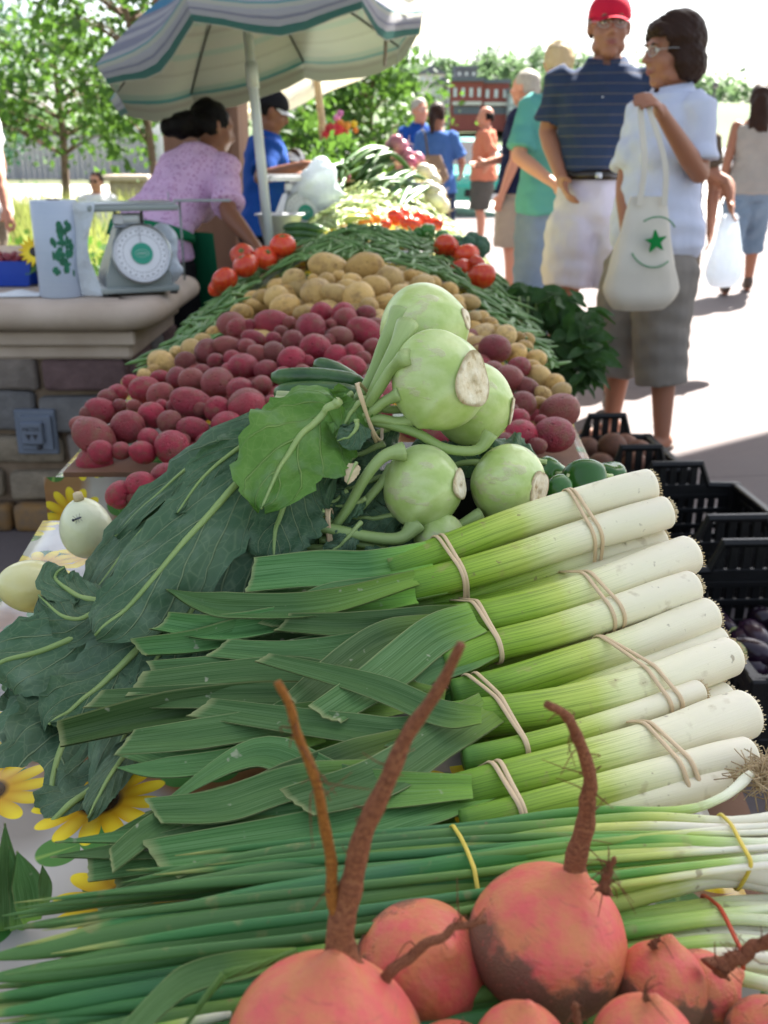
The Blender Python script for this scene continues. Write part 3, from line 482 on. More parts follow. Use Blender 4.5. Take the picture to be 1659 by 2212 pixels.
# board fence
fx0, fx1 = P(-60, 330, 56)[0], P(330, 330, 56)[0]; f = thing('board_fence', 'long grey board fence behind the pale path', 'fence', (fx0, 56, 0)); mb = MB(); x = fx0
while x < fx1: mb.box((x + .14, 56, 1.1 + rs.uniform(-.02, .02)), (.27, .03, 2.2)); x += .29
mb.build('boards', M['fence'] if 'fence' in M else plain('weathered_boards', (.34, .34, .36), .9), f, False)
for i in range(5): mb = MB(); mb.box((fx0 + (fx1 - fx0) * i / 4, 56.08, 1.2), (.12, .12, 2.4)); mb.build('post', M['timber'], f, False)
mb = MB(); q = P(335, 345, 58); mb.box((q[0] + 1, 58, 1.5), (3.4, 3, 3.0)); mb.box((q[0] + 1, 58, 3.05), (3.7, 3.3, .1)); s_ = mb.build('shed_wall', plain('white_siding', (.72, .73, .74), .8), None, False)
s_.name = 'shed'; tag(s_, 'small white shed behind the thin tree', 'shed')
# stone gate pier
q = P(282, 400, 22); g = thing('stone_pier', 'square stone pier with a flat cap in the grass', 'pier', (q[0], 22, 0)); mb = MB(); mb.box((q[0], 22, .35), (.72, .72, .7), bev=.02); mb.build('shaft', mottled('pier_stone', (.28, .22, .18), (.4, .34, .28), 9, .9), g, False); mb = MB(); mb.box((q[0], 22, .76), (.95, .95, .12), bev=.02); mb.build('cap', M['counter'], g, False)
# meadow grass
m = NM('meadow_grass', .8, .2); r = m.isl(); m.base(m.ramp(r, [(0., (.09, .16, .03)), (.45, (.2, .27, .06)), (.75, (.36, .36, .13)), (1., (.42, .38, .2))])); m.trans((.4, .45, .12), .35); mb = MB(); V = []
for i in range(9000):
    Y = rs.uniform(9.5, 24) if i % 3 else rs.uniform(9.5, 14); x = rs.uniform(-.42 * Y - 1, -.14 * Y + .2); h = rs.uniform(.25, .7) * (1.0 if Y > 11 else .7); a = rs.uniform(0, 6.28); wd = rs.uniform(.008, .02); b = rs.normal(0, .12, 2)
    V += [(x - wd * math.cos(a), Y - wd * math.sin(a), 0), (x + wd * math.cos(a), Y + wd * math.sin(a), 0), (x + b[0], Y + b[1], h)]
mb.add(V, [(3 * i, 3 * i + 1, 3 * i + 2) for i in range(9000)]); o = mb.build('meadow_grass', m.m, None, False); tag(o, 'tall yellow green meadow grass behind the stone counter', 'grass', kind='stuff')
# low ground cover by the counter
mb = MB(); cards(mb, [(rs.uniform(-4.4, -1.5), rs.uniform(6.5, 9.4), rs.uniform(.05, .4)) for i in range(260)], 12, .1, rs, .1); tag(mb.build('ground_cover', LM, None, False), 'dark green leafy ground cover along the edge of the meadow', 'ground cover', kind='stuff')
# dark stone ledge behind the counter
mb = MB(); mb.box((-3.3, 5.6, .36), (2.6, .5, .72), bev=.03, seg=2); tag(mb.build('stone_ledge', M['counter'], None), 'dark stone ledge behind the blue berry punnet', 'ledge')
# brick town houses on the slope
br = NM('town_brick', .9, .2); t = br.tc(); br.base(br.mix(br.noise(t, .7, 4), (.30, .09, .075), (.22, .065, .06))); br = br.m; gl = plain('town_glass', (.55, .6, .64), .2); rf = plain('slate_roof', (.12, .13, .16), .9); wh = plain('pale_render', (.6, .58, .56), .9)
def house(label, px0, px1, py0, py1, Y, wall, nwin, gable=False, shop=False):
    a, b = P(px0, py0, Y), P(px1, py1, Y); x0, x1, z1, z0 = a[0], b[0], a[2], b[2]; t = thing('town_house', label, 'building', ((x0 + x1) / 2, Y, z0), 'town houses on the slope'); mb = MB(); mb.box(((x0 + x1) / 2, Y + 4, (z0 + z1) / 2 - 1), (x1 - x0, 8, z1 - z0 + 2)); mb.build('wall', wall, t, False); mb = MB()
    if gable: mb.prism([(x0 - .4, z1), (x1 + .4, z1), ((x0 + x1) / 2, z1 + (x1 - x0) * .32)], -.4, 8.4, rotm((1, 0, 0), R(90)), (0, Y + 8, 0))
    else: mb.box(((x0 + x1) / 2, Y + 3.8, z1 + .25), (x1 - x0 + .3, 8.3, .5))
    mb.build('roof', rf, t, False)
    for i in range(nwin):
        for zz in ((.68, .3) if not shop else (.68,)):
            cx = x0 + (x1 - x0) * (i + .5) / nwin; mb = MB(); mb.box((cx, Y - .05, z0 + (z1 - z0) * zz), ((x1 - x0) / nwin * .38, .12, (z1 - z0) * .26)); mb.build('window', gl, t, False)
    if shop: mb = MB(); mb.box(((x0 + x1) / 2, Y - .25, z0 + (z1 - z0) * .36), ((x1 - x0) * .9, .5, (z1 - z0) * .1)); mb.build('shop_fascia', wh, t, False); mb = MB(); mb.box(((x0 + x1) / 2, Y - .05, z0 + (z1 - z0) * .16), ((x1 - x0) * .84, .1, (z1 - z0) * .24)); mb.build('shop_window', rf, t, False)
house('red brick house with the pale gable at the left of the row', 935, 978, 182, 240, 152, wh, 2, True); house('red brick shop building with a white fascia', 975, 1042, 176, 250, 150, br, 4, shop=True); house('red brick building at the right end of the shop row', 1044, 1098, 180, 250, 150.5, br, 3, shop=True); house('grey roofed house above the brick shops', 905, 960, 160, 195, 168, wh, 3, True); house('flat roofed grey building behind the man in navy', 1098, 1160, 200, 255, 149, plain('grey_render', (.3, .32, .34), .9), 4); house('far house with a dark roof on the slope', 985, 1030, 150, 180, 172, rf, 3)
for px, Y, lab in ((965, 60, 'tall dark street lamp in front of the gabled house'), (1545, 70, 'tall dark lamp post in front of the far trees at right')):
    q = P(px, 190, Y); t = thing('street_lamp', lab, 'street lamp', (q[0], Y, 0)); mb = MB(); mb.tube([(q[0], Y, 0), (q[0], Y, q[2])], np.array([.1, .06]), 8); mb.build('pole', M['dark_metal'], t); mb = MB(); mb.ell((q[0], Y, q[2] + .15), (.22, .22, .25), sub=2); mb.build('lamp_head', M['dark_metal'], t)
def car(label, x, y, yaw, body, hgt=1.5):
    t = thing('parked_car', label, 'car', (x, y, 0)); Mz = rotm((0, 0, 1), yaw); c = np.array((x, y, 0)); k = hgt / 1.5
    def pr(poly, hw, name, mat, par=t, taper=None):
        mb = MB(); A = []
        for yy, f in ((-hw, .9), (-hw * .9, 1.), (hw * .9, 1.), (hw, .9)): A.append([np.array((px * 1., yy, .62 * k + (pz - .62) * f * k)) @ Mz.T + c for px, pz in poly + poly[:1]])
        mb.grid(A); n = len(poly); mb.add([A[0][i] for i in range(n)], [tuple(range(n))[::-1]]); mb.add([A[-1][i] for i in range(n)], [tuple(range(n))]); return mb.build(name, mat, par, True, 35)
    pr([(2.2, .3), (2.25, .55), (2.1, .78), (1.0, .95), (-1.7, .98), (-2.2, .85), (-2.25, .35)], .86, 'body', body)
    pr([(.95, .94), (.25, 1.42), (-.2, 1.49), (-1.1, 1.46), (-1.75, .96)], .72, 'roof', body)
    pr([(.99, .95), (.3, 1.40), (.22, 1.36), (.85, .95)], .66, 'windscreen', M['lens'])
    for sy in (-1, 1):
        mb = MB(); mb.add([np.array(p) @ Mz.T + c for p in [(.75, sy * .735, 1.0 * k), (.2, sy * .70, 1.36 * k), (-1.0, sy * .70, 1.38 * k), (-1.5, sy * .735, 1.0 * k)]], [(0, 1, 2, 3)]); mb.build('side_window', M['lens'], t, False)
        mb = MB(); mb.box(np.array((2.16, sy * .62, .68 * k)) @ Mz.T + c, (.12, .36, .14), Mz, .03); mb.build('headlight', M['clear_lens'], t)
        for sx in (-1.35, 1.4):
            wc = np.array((sx, sy * .8, .32)) @ Mz.T + c; wh_ = MB(); wh_.lathe([(.2, -.1), (.32, -.1), (.33, -.05), (.33, .05), (.32, .1), (.2, .1)], 20, wc, Mz @ rotm((1, 0, 0), R(90))); wo = wh_.build('wheel', M['black_plastic'], t, True, 40); mb = MB(); mb.lathe([(.2, -.08), (.05, -.11), (.05, .11), (.2, .08)], 16, wc, Mz @ rotm((1, 0, 0), R(90))); mb.build('rim', M['steel'], wo)
    mb = MB(); mb.box(np.array((2.22, 0, .45 * k)) @ Mz.T + c, (.1, 1.1, .14), Mz, .02); mb.build('grille', M['black_plastic'], t, False)
    mb = MB(); mb.box(np.array((2.29, 0, .38 * k)) @ Mz.T + c, (.02, .5, .11), Mz); mb.build('number_plate', M['dial'], t, False); return t
def carpaint(n, c): m = NM(n, .25, .5); m.base(c); m.set(Coat_Weight=.6); return m.m
q = P(1000, 400, 21.5); car('teal green car with its nose towards the market', q[0] + .1, 23.6, R(-78), carpaint('teal_paint', (.012, .33, .24)), 1.6)
q = P(870, 330, 33); car('white car parked behind the man in the blue polo', q[0], 33, R(-20), carpaint('white_paint', (.75, .76, .78)))
q = P(1085, 330, 34); car('pale silver car beyond the man in navy', q[0], 36, R(-90), carpaint('silver_paint', (.6, .62, .65)))
q = P(1600, 330, 40); car('white car in the far parking lot at the right edge', q[0], 42, R(180), carpaint('white_paint', (.8, .8, .8)))
q = P(1440, 300, 44); car('dark red car in the far parking lot', P(1570, 330, 50)[0], 50, R(180), carpaint('red_paint', (.3, .02, .06)))
# ---------------------------------------------------------------- vegetables
rv = np.random.RandomState(11)
def lumpmesh(name, mat, seed, ax=(1, 1, 1), amp=.06, f=2.2, sub=4, extra=None):
    V, F = ico(sub); V = V.copy(); d = 1 + amp * wob(V, seed, f) + amp * .35 * wob(V, seed + 50, f * 2.3)
    V = V * d[:, None] * np.array(ax)
    if extra is not None: V = extra(V)
    return MB().add(V, F, V[:, :2]).mesh(name, mat)
RP = [lumpmesh('red_potato', M['red_potato'], i, (1, [1.0, 1.12, 1.25, 1.05, 1.4, .96, 1.18, 1.3][i], .93), .07) for i in range(8)]
GP = [lumpmesh('gold_potato', M['gold_potato'], 20 + i, (1, [1.1, 1.35, 1.2, 1.55, 1.0, 1.25, 1.42, 1.15][i], .92), .075) for i in range(8)]
def spud(kind, p, r, label, group, elong=None, seed=0, rot=None):
    me = (RP if kind == 'red_potato' else GP)[seed % 8]; o = bpy.data.objects.new(kind, me); C.objects.link(o); o.location = p; o.scale = (r, r, r)
    o.rotation_euler = rot or (rv.uniform(-.5, .5), rv.uniform(-.5, .5), rv.uniform(0, 6.28)); return tag(o, label, 'potato', group)
def C7(x, y): return (x / 3., 663.6 + y / 3.)
def C8(x, y): return (497.7 + x / 3., 663.6 + y / 3.)
def C6(x, y): return (1050.7 + x * .3667, 442.4 + y * .3667)
def C5(x, y): return (497.7 + x / 3., 331.8 + y / 3.)
red7 = [(655, 940, 76), (785, 930, 58), (925, 945, 74), (1115, 912, 106), (610, 838, 112), (825, 775, 106), (655, 672, 86), (530, 765, 58), (985, 702, 86), (965, 850, 66), (1250, 790, 78), (1100, 745, 74), (1250, 628, 98), (1300, 662, 46), (1040, 572, 84), (945, 535, 86), (1240, 475, 80), (1410, 492, 98), (1148, 458, 66), (1200, 352, 62), (1040, 455, 48), (1412, 662, 84), (1470, 762, 88), (1345, 872, 62), (1555, 540, 82), (1605, 650, 112), (1340, 290, 74), (1400, 352, 52), (1475, 255, 66), (1505, 332, 55), (1600, 252, 52), (1580, 392, 90), (1500, 125, 92), (1620, 130, 52), (870, 640, 42), (775, 640, 44), (700, 590, 60), (1130, 640, 50), (760, 560, 62), (860, 490, 50), (1310, 420, 50), (570, 690, 50), (1180, 870, 50), (1050, 640, 40)]
red8 = [(230, 405, 62), (400, 350, 94), (280, 290, 66), (182, 302, 56), (105, 258, 50), (55, 145, 72), (150, 212, 62), (280, 207, 46), (275, 100, 80), (405, 215, 68), (520, 132, 86), (555, 268, 92), (590, 35, 66), (680, 312, 66), (710, 192, 66), (745, 78, 70), (875, 158, 84), (800, 300, 70), (915, 255, 52), (790, 385, 70), (110, 645, 118), (80, 540, 74), (200, 512, 66), (385, 100, 40), (265, 615, 46), (285, 680, 52), (20, 770, 62), (650, 110, 32), (735, 45, 74), (880, 45, 56), (640, 215, 40), (470, 420, 50), (340, 430, 44), (500, 350, 42), (600, 380, 50), (330, 160, 40), (700, 400, 50), (860, 330, 46), (930, 120, 50), (0, 420, 60), (320, 560, 46), (410, 520, 52), (420, 640, 50), (500, 520, 52), (380, 760, 60)]
red6 = [(52, 850, 84), (130, 1030, 84), (192, 962, 64), (240, 1072, 52), (218, 1172, 74), (432, 1215, 104), (400, 1352, 102), (206, 1360, 92), (190, 1262, 60), (142, 1212, 36), (322, 1272, 36), (120, 1405, 60), (60, 1260, 60), (300, 1420, 50), (40, 980, 60), (80, 1130, 60)]
LB = 'red potato in the broad heap at the near end of the long table'; LBG = 'red potatoes heaped on the long table'
special = {(655, 940): 'small red potato with a pale scar at the front left corner of the heap', (1115, 912): 'round dull red potato at the front of the heap nearest the green leaves', (610, 838): 'large red potato at the far left of the heap on the cloth edge', (825, 775): 'large round red potato above the two small front potatoes', (110, 645): 'big plump red potato just left of the zucchini tips', (785, 930): 'small round red potato second from the left in the front row', (925, 945): 'spotted red potato third from the left in the front row', (432, 1215): 'long glossy magenta potato highest at the right front corner', (400, 1352): 'round red potato lowest at the right front corner', (52, 850): 'upright long red potato just right of the kohlrabi bulb', (206, 1360): 'round red potato beside the kohlrabi at the right front'}
k = 0
for lst, f, sc_ in ((red7, C7, 1 / 3.), (red8, C8, 1 / 3.), (red6, C6, .3667)):
    for (x, y, r) in lst:
        px, py = f(x, y); p = hit(px, py, .012)
        if p is None: continue
        rr = r * sc_ * 1.16 * dep(p) / FPX; rr = min(rr, .048); p = p - unit(ray(px, py)) * rr * .1; lab = special.get((x, y)); spud('red_potato', p, rr * .95, lab or LB, None if lab else LBG, seed=k); k += 1
n0 = 0
for i in range(420):                                             # fill the gaps below the visible layer
    Y = rv.uniform(1.46, 2.35); x = rv.uniform(lx(Y) + .05, rx_(Y) - .05); p = np.array((x, Y, heap(x, Y) - .026)); px, py = proj(p)
    if (Y > 1.75 and abs(x - (lx(Y) + rx_(Y)) / 2 - .02) > .34 - (Y - 1.75) * .1): continue
    if n0 < 110: spud('red_potato', p, rv.uniform(.025, .031), LB, LBG, seed=i); n0 += 1
for (x, y, r), lab in (((920, 1170, 112), 'dull red potato lying lower than the heap in front of the printed cloth'), ((1062, 1090, 82), 'red potato half behind the kohlrabi leaf on the near table'), ((770, 1210, 84), 'red potato partly behind the pale squash on the near table'), ((1170, 1030, 50), 'small red potato tucked at the top of the leaf edge'), ((770, 1270, 45), 'small red potato low beside the pale upright squash'), ((900, 1240, 60), 'red potato under the dull one on the near table')):
    px, py = C7(x, y); p = P(px, py, 1.19 + (1170 - y) * .0002); spud('red_potato', p, r / 3. * dep(p) / FPX, lab, None, seed=int(x))
gold5 = [(410, 812, 72), (640, 742, 94), (562, 908, 104), (870, 735, 98), (1032, 818, 92), (700, 800, 46), (790, 838, 66), (940, 862, 82), (830, 932, 106), (700, 922, 76), (1120, 912, 66), (1240, 855, 70), (1312, 845, 56), (1160, 792, 44), (1210, 797, 36), (1312, 922, 66), (1420, 884, 56), (1540, 964, 56), (1455, 962, 50), (1012, 964, 58), (1482, 1004, 46), (1585, 1062, 46), (1625, 1060, 44), (358, 988, 88), (300, 932, 82), (208, 932, 56), (75, 1024, 54), (470, 1034, 52), (1365, 955, 52), (535, 806, 30), (900, 990, 60), (1180, 980, 50), (1260, 990, 50), (1400, 1010, 44), (150, 985, 44), (760, 870, 60), (620, 830, 60)]
gold6 = [(22, 702, 44), (112, 775, 66), (172, 872, 66), (242, 792, 44), (230, 838, 42), (292, 905, 56), (312, 1005, 64), (402, 1050, 58), (437, 1102, 58), (332, 1112, 46), (312, 1165, 42), (60, 740, 40), (180, 780, 36), (250, 960, 50)]
gold7 = [(1050, 362, 86), (1240, 275, 72), (832, 490, 48), (935, 440, 46), (1392, 165, 50), (1570, 35, 54), (1150, 300, 50), (1320, 215, 50), (990, 410, 40)]
GB, GBG = 'gold potato in the pile behind and beside the red potatoes', 'gold potatoes heaped on the long table'
sg = {(640, 742): 'big round gold potato at the top left of its pile', (870, 735): 'big gold potato at the very top of its pile', (562, 908): 'long gold potato lying crosswise in the middle of its pile', (830, 932): 'large round gold potato just above the topmost red ones', (358, 988): 'upright gold potato at the left foot of its pile', (410, 812): 'gold potato standing apart against the beans at left', (437, 1102): 'smooth gold potato at the right edge beside the cloth', (1050, 362): 'rough gold potato alone at the left edge of the red heap'}
k = 0
for lst, f, sc_ in ((gold5, C5, 1 / 3.), (gold6, C6, .3667), (gold7, C7, 1 / 3.)):
    for (x, y, r) in lst:
        px, py = f(x, y); p = hit(px, py, .012)
        if p is None: continue
        rr = r * sc_ * dep(p) / FPX * 1.1; p = p - unit(ray(px, py)) * rr * .1; lab = sg.get((x, y)); spud('gold_potato', p, rr * .93, lab or GB, None if lab else GBG, seed=k * 3); k += 1
for i in range(60):
    Y = rv.uniform(2.1, 2.8); c = (lx(Y) + rx_(Y)) / 2; x = c + rv.uniform(-.27, .3); spud('gold_potato', (x, Y, heap(x, Y) - .02), rv.uniform(.026, .034), GB, GBG, seed=i)

# beans -----------------------------------------------------------
def beanmesh(name, mat, seed, L=.11, r=.0058):
    q = np.random.RandomState(seed); a = q.uniform(.15, .8); t = np.linspace(-1, 1, 9); p = np.stack([t * L / 2, a * .018 * (1 - t * t), q.uniform(-.4, .4) * .012 * (1 - t * t)], -1)
    mb = MB(); mb.tube(p, r * np.array([.25, .8, 1, 1.05, .98, 1.05, .95, .7, .15]), 7, flat=.75); return mb.mesh(name, mat)
BM = [beanmesh('green_bean', M['bean'], i, .085 + .01 * (i % 4)) for i in range(8)]; PB = [beanmesh('pale_bean', M['pale_bean'], 30 + i, .085 + .01 * (i % 4), .0065) for i in range(8)]
GPOLY = [(455, 700), (500, 660), (560, 590), (660, 560), (800, 548), (910, 590), (1010, 630), (1060, 690), (1110, 720), (1190, 830), (1000, 900), (500, 900)]
def inside(p, poly):
    c = False; n = len(poly)
    for i in range(n):
        (x1, y1), (x2, y2) = poly[i], poly[i - 1]
        if (y1 > p[1]) != (y2 > p[1]) and p[0] < (x2 - x1) * (p[1] - y1) / (y2 - y1) + x1: c = not c
    return c
def beans(MS, name, y0, y1, n, nst, label, group, stufflabel, mat, poly, cat, seed, wfun=None):
    q = np.random.RandomState(seed); cand = []
    while len(cand) < n + nst:
        Y = q.uniform(y0, y1); x = q.uniform(lx(Y) + .02, rx_(Y) - .015); lay = q.uniform(0, 1)
        p = np.array((x, Y, heap(x, Y) - .008 + .022 * lay))
        if poly and inside(proj(p), poly): continue
        if wfun and not wfun(x, Y): continue
        cand.append((lay, p))
    cand.sort(key=lambda c: -c[0]); mb = MB()
    for i, (lay, p) in enumerate(cand):
        e = .02; x, Y = p[0], p[1]; nrm = unit((-(heap(x + e, Y) - heap(x - e, Y)) / (2 * e), -(heap(x, Y + e) - heap(x, Y - e)) / (2 * e), 1)); a = q.uniform(0, 6.28)
        t = unit(np.cross(nrm, (math.cos(a), math.sin(a), .0))); t = unit(t + nrm * q.normal(0, .16)); b = unit(np.cross(nrm, t)); z = np.cross(t, b); Mx = np.stack([t, b, z], 1); s = q.uniform(.8, 1.2)
        if i < n:
            o = bpy.data.objects.new(name, MS[i % len(MS)]); C.objects.link(o); o.matrix_world = Matrix.LocRotScale(Vector(p), Matrix(Mx.tolist()).to_quaternion(), Vector((s, s, s))); tag(o, label, cat, group)
        else:
            me = MS[i % len(MS)]; V = np.zeros(len(me.vertices) * 3, np.float32); me.vertices.foreach_get('co', V); mb.add(V.reshape(-1, 3) @ (Mx * s).T + p, [tuple(f.vertices) for f in me.polygons])
    tag(mb.build(name + '_heap', mat), stufflabel, cat, kind='stuff')
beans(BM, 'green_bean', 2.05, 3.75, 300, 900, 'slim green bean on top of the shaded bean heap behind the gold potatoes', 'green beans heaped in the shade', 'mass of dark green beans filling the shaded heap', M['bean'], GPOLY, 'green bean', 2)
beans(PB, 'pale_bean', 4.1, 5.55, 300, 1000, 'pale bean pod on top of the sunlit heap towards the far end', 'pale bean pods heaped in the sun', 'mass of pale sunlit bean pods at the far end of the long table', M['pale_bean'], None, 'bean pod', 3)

# tomatoes, squash, peppers further back ----------------------------
def tomatomesh(name, mat, seed):
    V, F = ico(4); V = V.copy(); a = np.arctan2(V[:, 1], V[:, 0]); rr = np.hypot(V[:, 0], V[:, 1]); V[:, :2] *= (1 + .035 * np.cos(5 * a + seed) * rr + .02 * np.cos(3 * a))[:, None]; V[:, 2] *= .84; V[:, 2] -= .22 * np.exp(-(rr / .28) ** 2) * (V[:, 2] > 0); return MB().add(V, F).mesh(name, mat)
TM = [tomatomesh('tomato', M['tomato'], i) for i in range(4)]; TO = [tomatomesh('tomato', M['tomato_orange'], 7)]
calyx = MB()
for i in range(5):
    a = i * 1.2566; d = np.array((math.cos(a), math.sin(a), 0)); e = np.array((-d[1], d[0], 0)); calyx.grid([[d * .02 + e * w_ + (0, 0, .64) for w_ in (-.05, .05)], [d * .22 + e * w_ + (0, 0, .72) for w_ in (-.07, .07)], [d * .5 + e * w_ + (0, 0, .66) for w_ in (-.005, .005)]])
calyx.tube([(0, 0, .6), (.03, 0, .8)], .04, 6); calyx = calyx.mesh('calyx', M['leaf_g'])
def tomato(px, py, r, Y, label, group=None, me=None):
    p = P(px, py, Y); rr = r * dep(p) / FPX; o = bpy.data.objects.new('tomato', me or TM[int(px) % 4]); C.objects.link(o); o.location = p; o.scale = (rr,) * 3; o.rotation_euler = (rv.uniform(-.9, .9), rv.uniform(-.9, .9), rv.uniform(0, 6)); tag(o, label, 'tomato', group)
    if r > 22: c = bpy.data.objects.new('calyx', calyx); C.objects.link(c); c.parent = o
    return o
for (px, py, r, Y, lab) in [(485, 605, 30, 2.95, 'red tomato lowest in the pile left of the beans'), (530, 574, 29, 3.02, 'red tomato in the middle of the left pile'), (524, 552, 27, 3.12, 'red tomato behind the middle one of the left pile'), (574, 557, 27, 3.1, 'red tomato between two others in the left pile'), (611, 530, 29, 3.12, 'topmost red tomato of the pile beside the umbrella pole'), (600, 560, 22, 3.2, 'shaded red tomato tucked under the topmost left one'), (470, 620, 22, 3.05, 'red tomato at the outer edge of the left pile'), (645, 545, 18, 3.3, 'small red tomato behind the beans at left'),
        (963, 530, 27, 3.2, 'red tomato at the head of the pile right of the beans'), (1008, 550, 28, 3.14, 'dark red shiny tomato at the outer right of the beans'), (1041, 597, 31, 2.9, 'biggest red tomato lowest in the right pile'), (995, 578, 23, 3.05, 'red tomato half buried by beans in the right pile'), (978, 548, 20, 3.22, 'pinkish red tomato behind the right pile'), (1030, 570, 20, 3.05, 'red tomato wedged above the biggest right one')]:
    tomato(px, py, r, Y, lab)
for (px, py, r, Y, mt) in [(855, 470, 19, 4.0, 0), (880, 480, 17, 3.92, 0), (894, 484, 17, 3.9, 0), (833, 485, 14, 3.9, 0), (905, 472, 16, 4.0, 0), (925, 478, 15, 4.0, 0), (790, 478, 17, 3.95, 1), (805, 472, 17, 4.0, 1), (872, 462, 15, 4.1, 0), (945, 485, 14, 3.95, 0)]:
    tomato(px, py, r, Y, ['bright red tomato in the sunlit cluster behind the beans', 'orange yellow tomato at the left of the sunlit cluster'][mt], ['red tomatoes in the sun', 'orange tomatoes in the sun'][mt], TO[0] if mt else None)
def longveg(name, label, cat, pts, r, mat, stem=None, prof=None, n=12, group=None, ribs=0):
    t = thing(name, label, cat, pts[0], group); p = spline(pts, 14); mb = MB(); pr = np.array(prof or [.35, .8, .95, 1, 1, 1, 1, 1, 1, 1, .98, .95, .85, .5]) * r; mb.tube(p, pr, n)
    if ribs:
        V = mb.V[0]
    mb.build('body', mat, t)
    if stem: mb = MB(); d = unit(p[-1] - p[-2]); mb.tube([p[-1] - d * .004, p[-1] + d * r * .5, p[-1] + d * r * 1.1], np.array([.55, .42, .5]) * r, 6); mb.build('stem', M[stem], t)
    return t
for (a, b, r, lab) in [((612, 492), (700, 497), 10, 'green zucchini topmost in the far stack at left'), ((610, 506), (705, 512), 10, 'green zucchini in the middle of the far stack'), ((612, 520), (700, 526), 10, 'green zucchini lowest in the far stack')]:
    p0, p1 = P(*a, 3.85), P(*b, 3.8); longveg('zucchini', lab, 'zucchini', [p0, (p0 + p1) / 2 + (0, 0, .008), p1], r * dep(p0) / FPX, M['zucchini'], 'zucchini_stem')
for (a, b, r, lab) in [((690, 520), (760, 500), 9, 'yellow squash lying left of the sunlit tomatoes'), ((700, 535), (775, 520), 9, 'yellow squash in front of the first one'), ((770, 500), (815, 488), 8, 'small yellow squash beside the orange tomatoes'), ((745, 480), (790, 470), 9, 'pale yellow squash furthest from the beans')]:
    p0, p1 = P(*a, 3.7), P(*b, 3.72); longveg('yellow_squash', lab, 'squash', [p0, (p0 + p1) / 2 + (0, 0, .006), p1], r * dep(p0) / FPX, M['yellow_squash'], 'zucchini_stem', [.5, .9, 1.1, 1.15, 1.1, 1.05, .95, .85, .75, .65, .6, .55, .5, .4])
def pepper(px, py, r, Y, label, rot, mat='pepper', group=None):
    p = P(px, py, Y); rr = r * dep(p) / FPX; t = thing('bell_pepper', label, 'pepper', p, group); V, F = ico(4); V = V.copy(); a = np.arctan2(V[:, 1], V[:, 0]); q = np.hypot(V[:, 0], V[:, 1]); V[:, :2] *= (1 + .1 * np.cos(4 * a + px) * q - .07 * V[:, 2])[:, None]; V[:, 2] *= 1.2; V[:, 2] -= .35 * np.exp(-(q / .3) ** 2) * np.sign(V[:, 2]) * .8
    E = np.array(Euler(rot).to_matrix()); MB().add((V * rr) @ E.T + p, F).build('flesh', M[mat], t); mb = MB(); mb.tube(np.array([(0, 0, .85), (.04, 0, 1.1), (.16, .05, 1.4)]) * rr @ E.T + p, np.array([.2, .11, .12]) * rr, 8); mb.build('stem', M['zucchini_stem'], t); return t
pepper(1186, 1026, 38, 1.22, 'glossy green pepper nearest the kohlrabi', (1.2, .3, .2)); pepper(1262, 1034, 44, 1.13, 'large green pepper lying just above the topmost leek', (.25, 1.4, .3)); pepper(1205, 1056, 30, 1.1, 'green pepper half behind the pale kohlrabi', (.9, .2, 2.)); pepper(1318, 1030, 34, 1.2, 'green pepper at the right edge of the near table', (1.4, -.4, .6))
for px, py, r, Y in [(745, 505, 14, 3.55), (925, 500, 17, 3.6), (955, 512, 14, 3.55), (985, 522, 15, 3.45), (905, 505, 13, 3.6), (760, 498, 13, 3.6)]: pepper(px, py, r, Y, 'small dark green pepper between the beans and the sunlit tomatoes', (px, py, 0), group='dark peppers behind the beans')
t = thing('broccoli_head', 'dark bluish green broccoli head behind the right hand tomatoes', 'broccoli', P(1005, 540, 3.45)); mb = MB(); c = P(1015, 535, 3.45)
for i in range(40): v = rv.normal(size=3); v = unit(v); mb.ell(c + v * (.055, .05, .035), (.018,) * 3, sub=2)
mb.build('floret', simple('broccoli_floret', (.03, .075, .045), (.05, .11, .06), 80, .8), t); mb = MB(); mb.tube([c - (0, 0, .09), c], .02, 10); mb.build('stalk', M['zucchini_stem'], t)

# onion bunches at the far end ------------------------------------
def onions(label, cat, base, tip, bulbs, r, mat, Yb, nl=14, spread=.045):
    t = thing('onion_bunch', label, cat, P(*base, Yb)); b0 = P(*base, Yb); tp = P(*tip, Yb - .25)
    for i, (px, py) in enumerate(bulbs):
        c = P(px, py, Yb + rv.uniform(-.05, .05)); rr = r * dep(c) / FPX * rv.uniform(.85, 1.1); ax = unit(b0 - c); z = ax; x = unit(np.cross(z, (.3, .2, 1))); y = np.cross(z, x); E = np.stack([x, y, z], 1); mb = MB(); mb.lathe([(0, -1), (.45, -.93), (.85, -.5), (1, 0), (.86, .5), (.5, .85), (.2, 1.15), (.13, 1.7)], 16, c, E * rr); bo = mb.build('bulb', mat, t)
        mb = MB()
        for k in range(6): d = rv.normal(size=3) * .25; mb.tube([c - z * rr, c - z * rr * 1.25 + x * d[0] * rr + y * d[1] * rr, c - z * rr * 1.5 + (x * d[0] + y * d[1]) * rr * 2], rr * .02, 4)
        mb.build('roots', M['dry_root'], bo)
    for k in range(nl):
        e = tp + rv.normal(size=3) * spread; s = b0 + rv.normal(size=3) * .02; mb = MB(); mb.tube(spline([s, (s + e) / 2 + (0, 0, rv.uniform(.0, .05)), e], 10), np.array([.5, .8, 1, 1, 1, 1, .9, .75, .5, .15]) * .019, 7, flat=.5); mb.build('leaf', M['dark_bean'], t)
    mb = MB(); mb.tube(b0 + np.array([(.02 * math.cos(a), .01 * math.cos(a), .03 * math.sin(a)) for a in np.linspace(0, 6.28, 15)[:-1]]), .002, 5, closed=True); mb.build('rubber_band', M['band'], t); return t
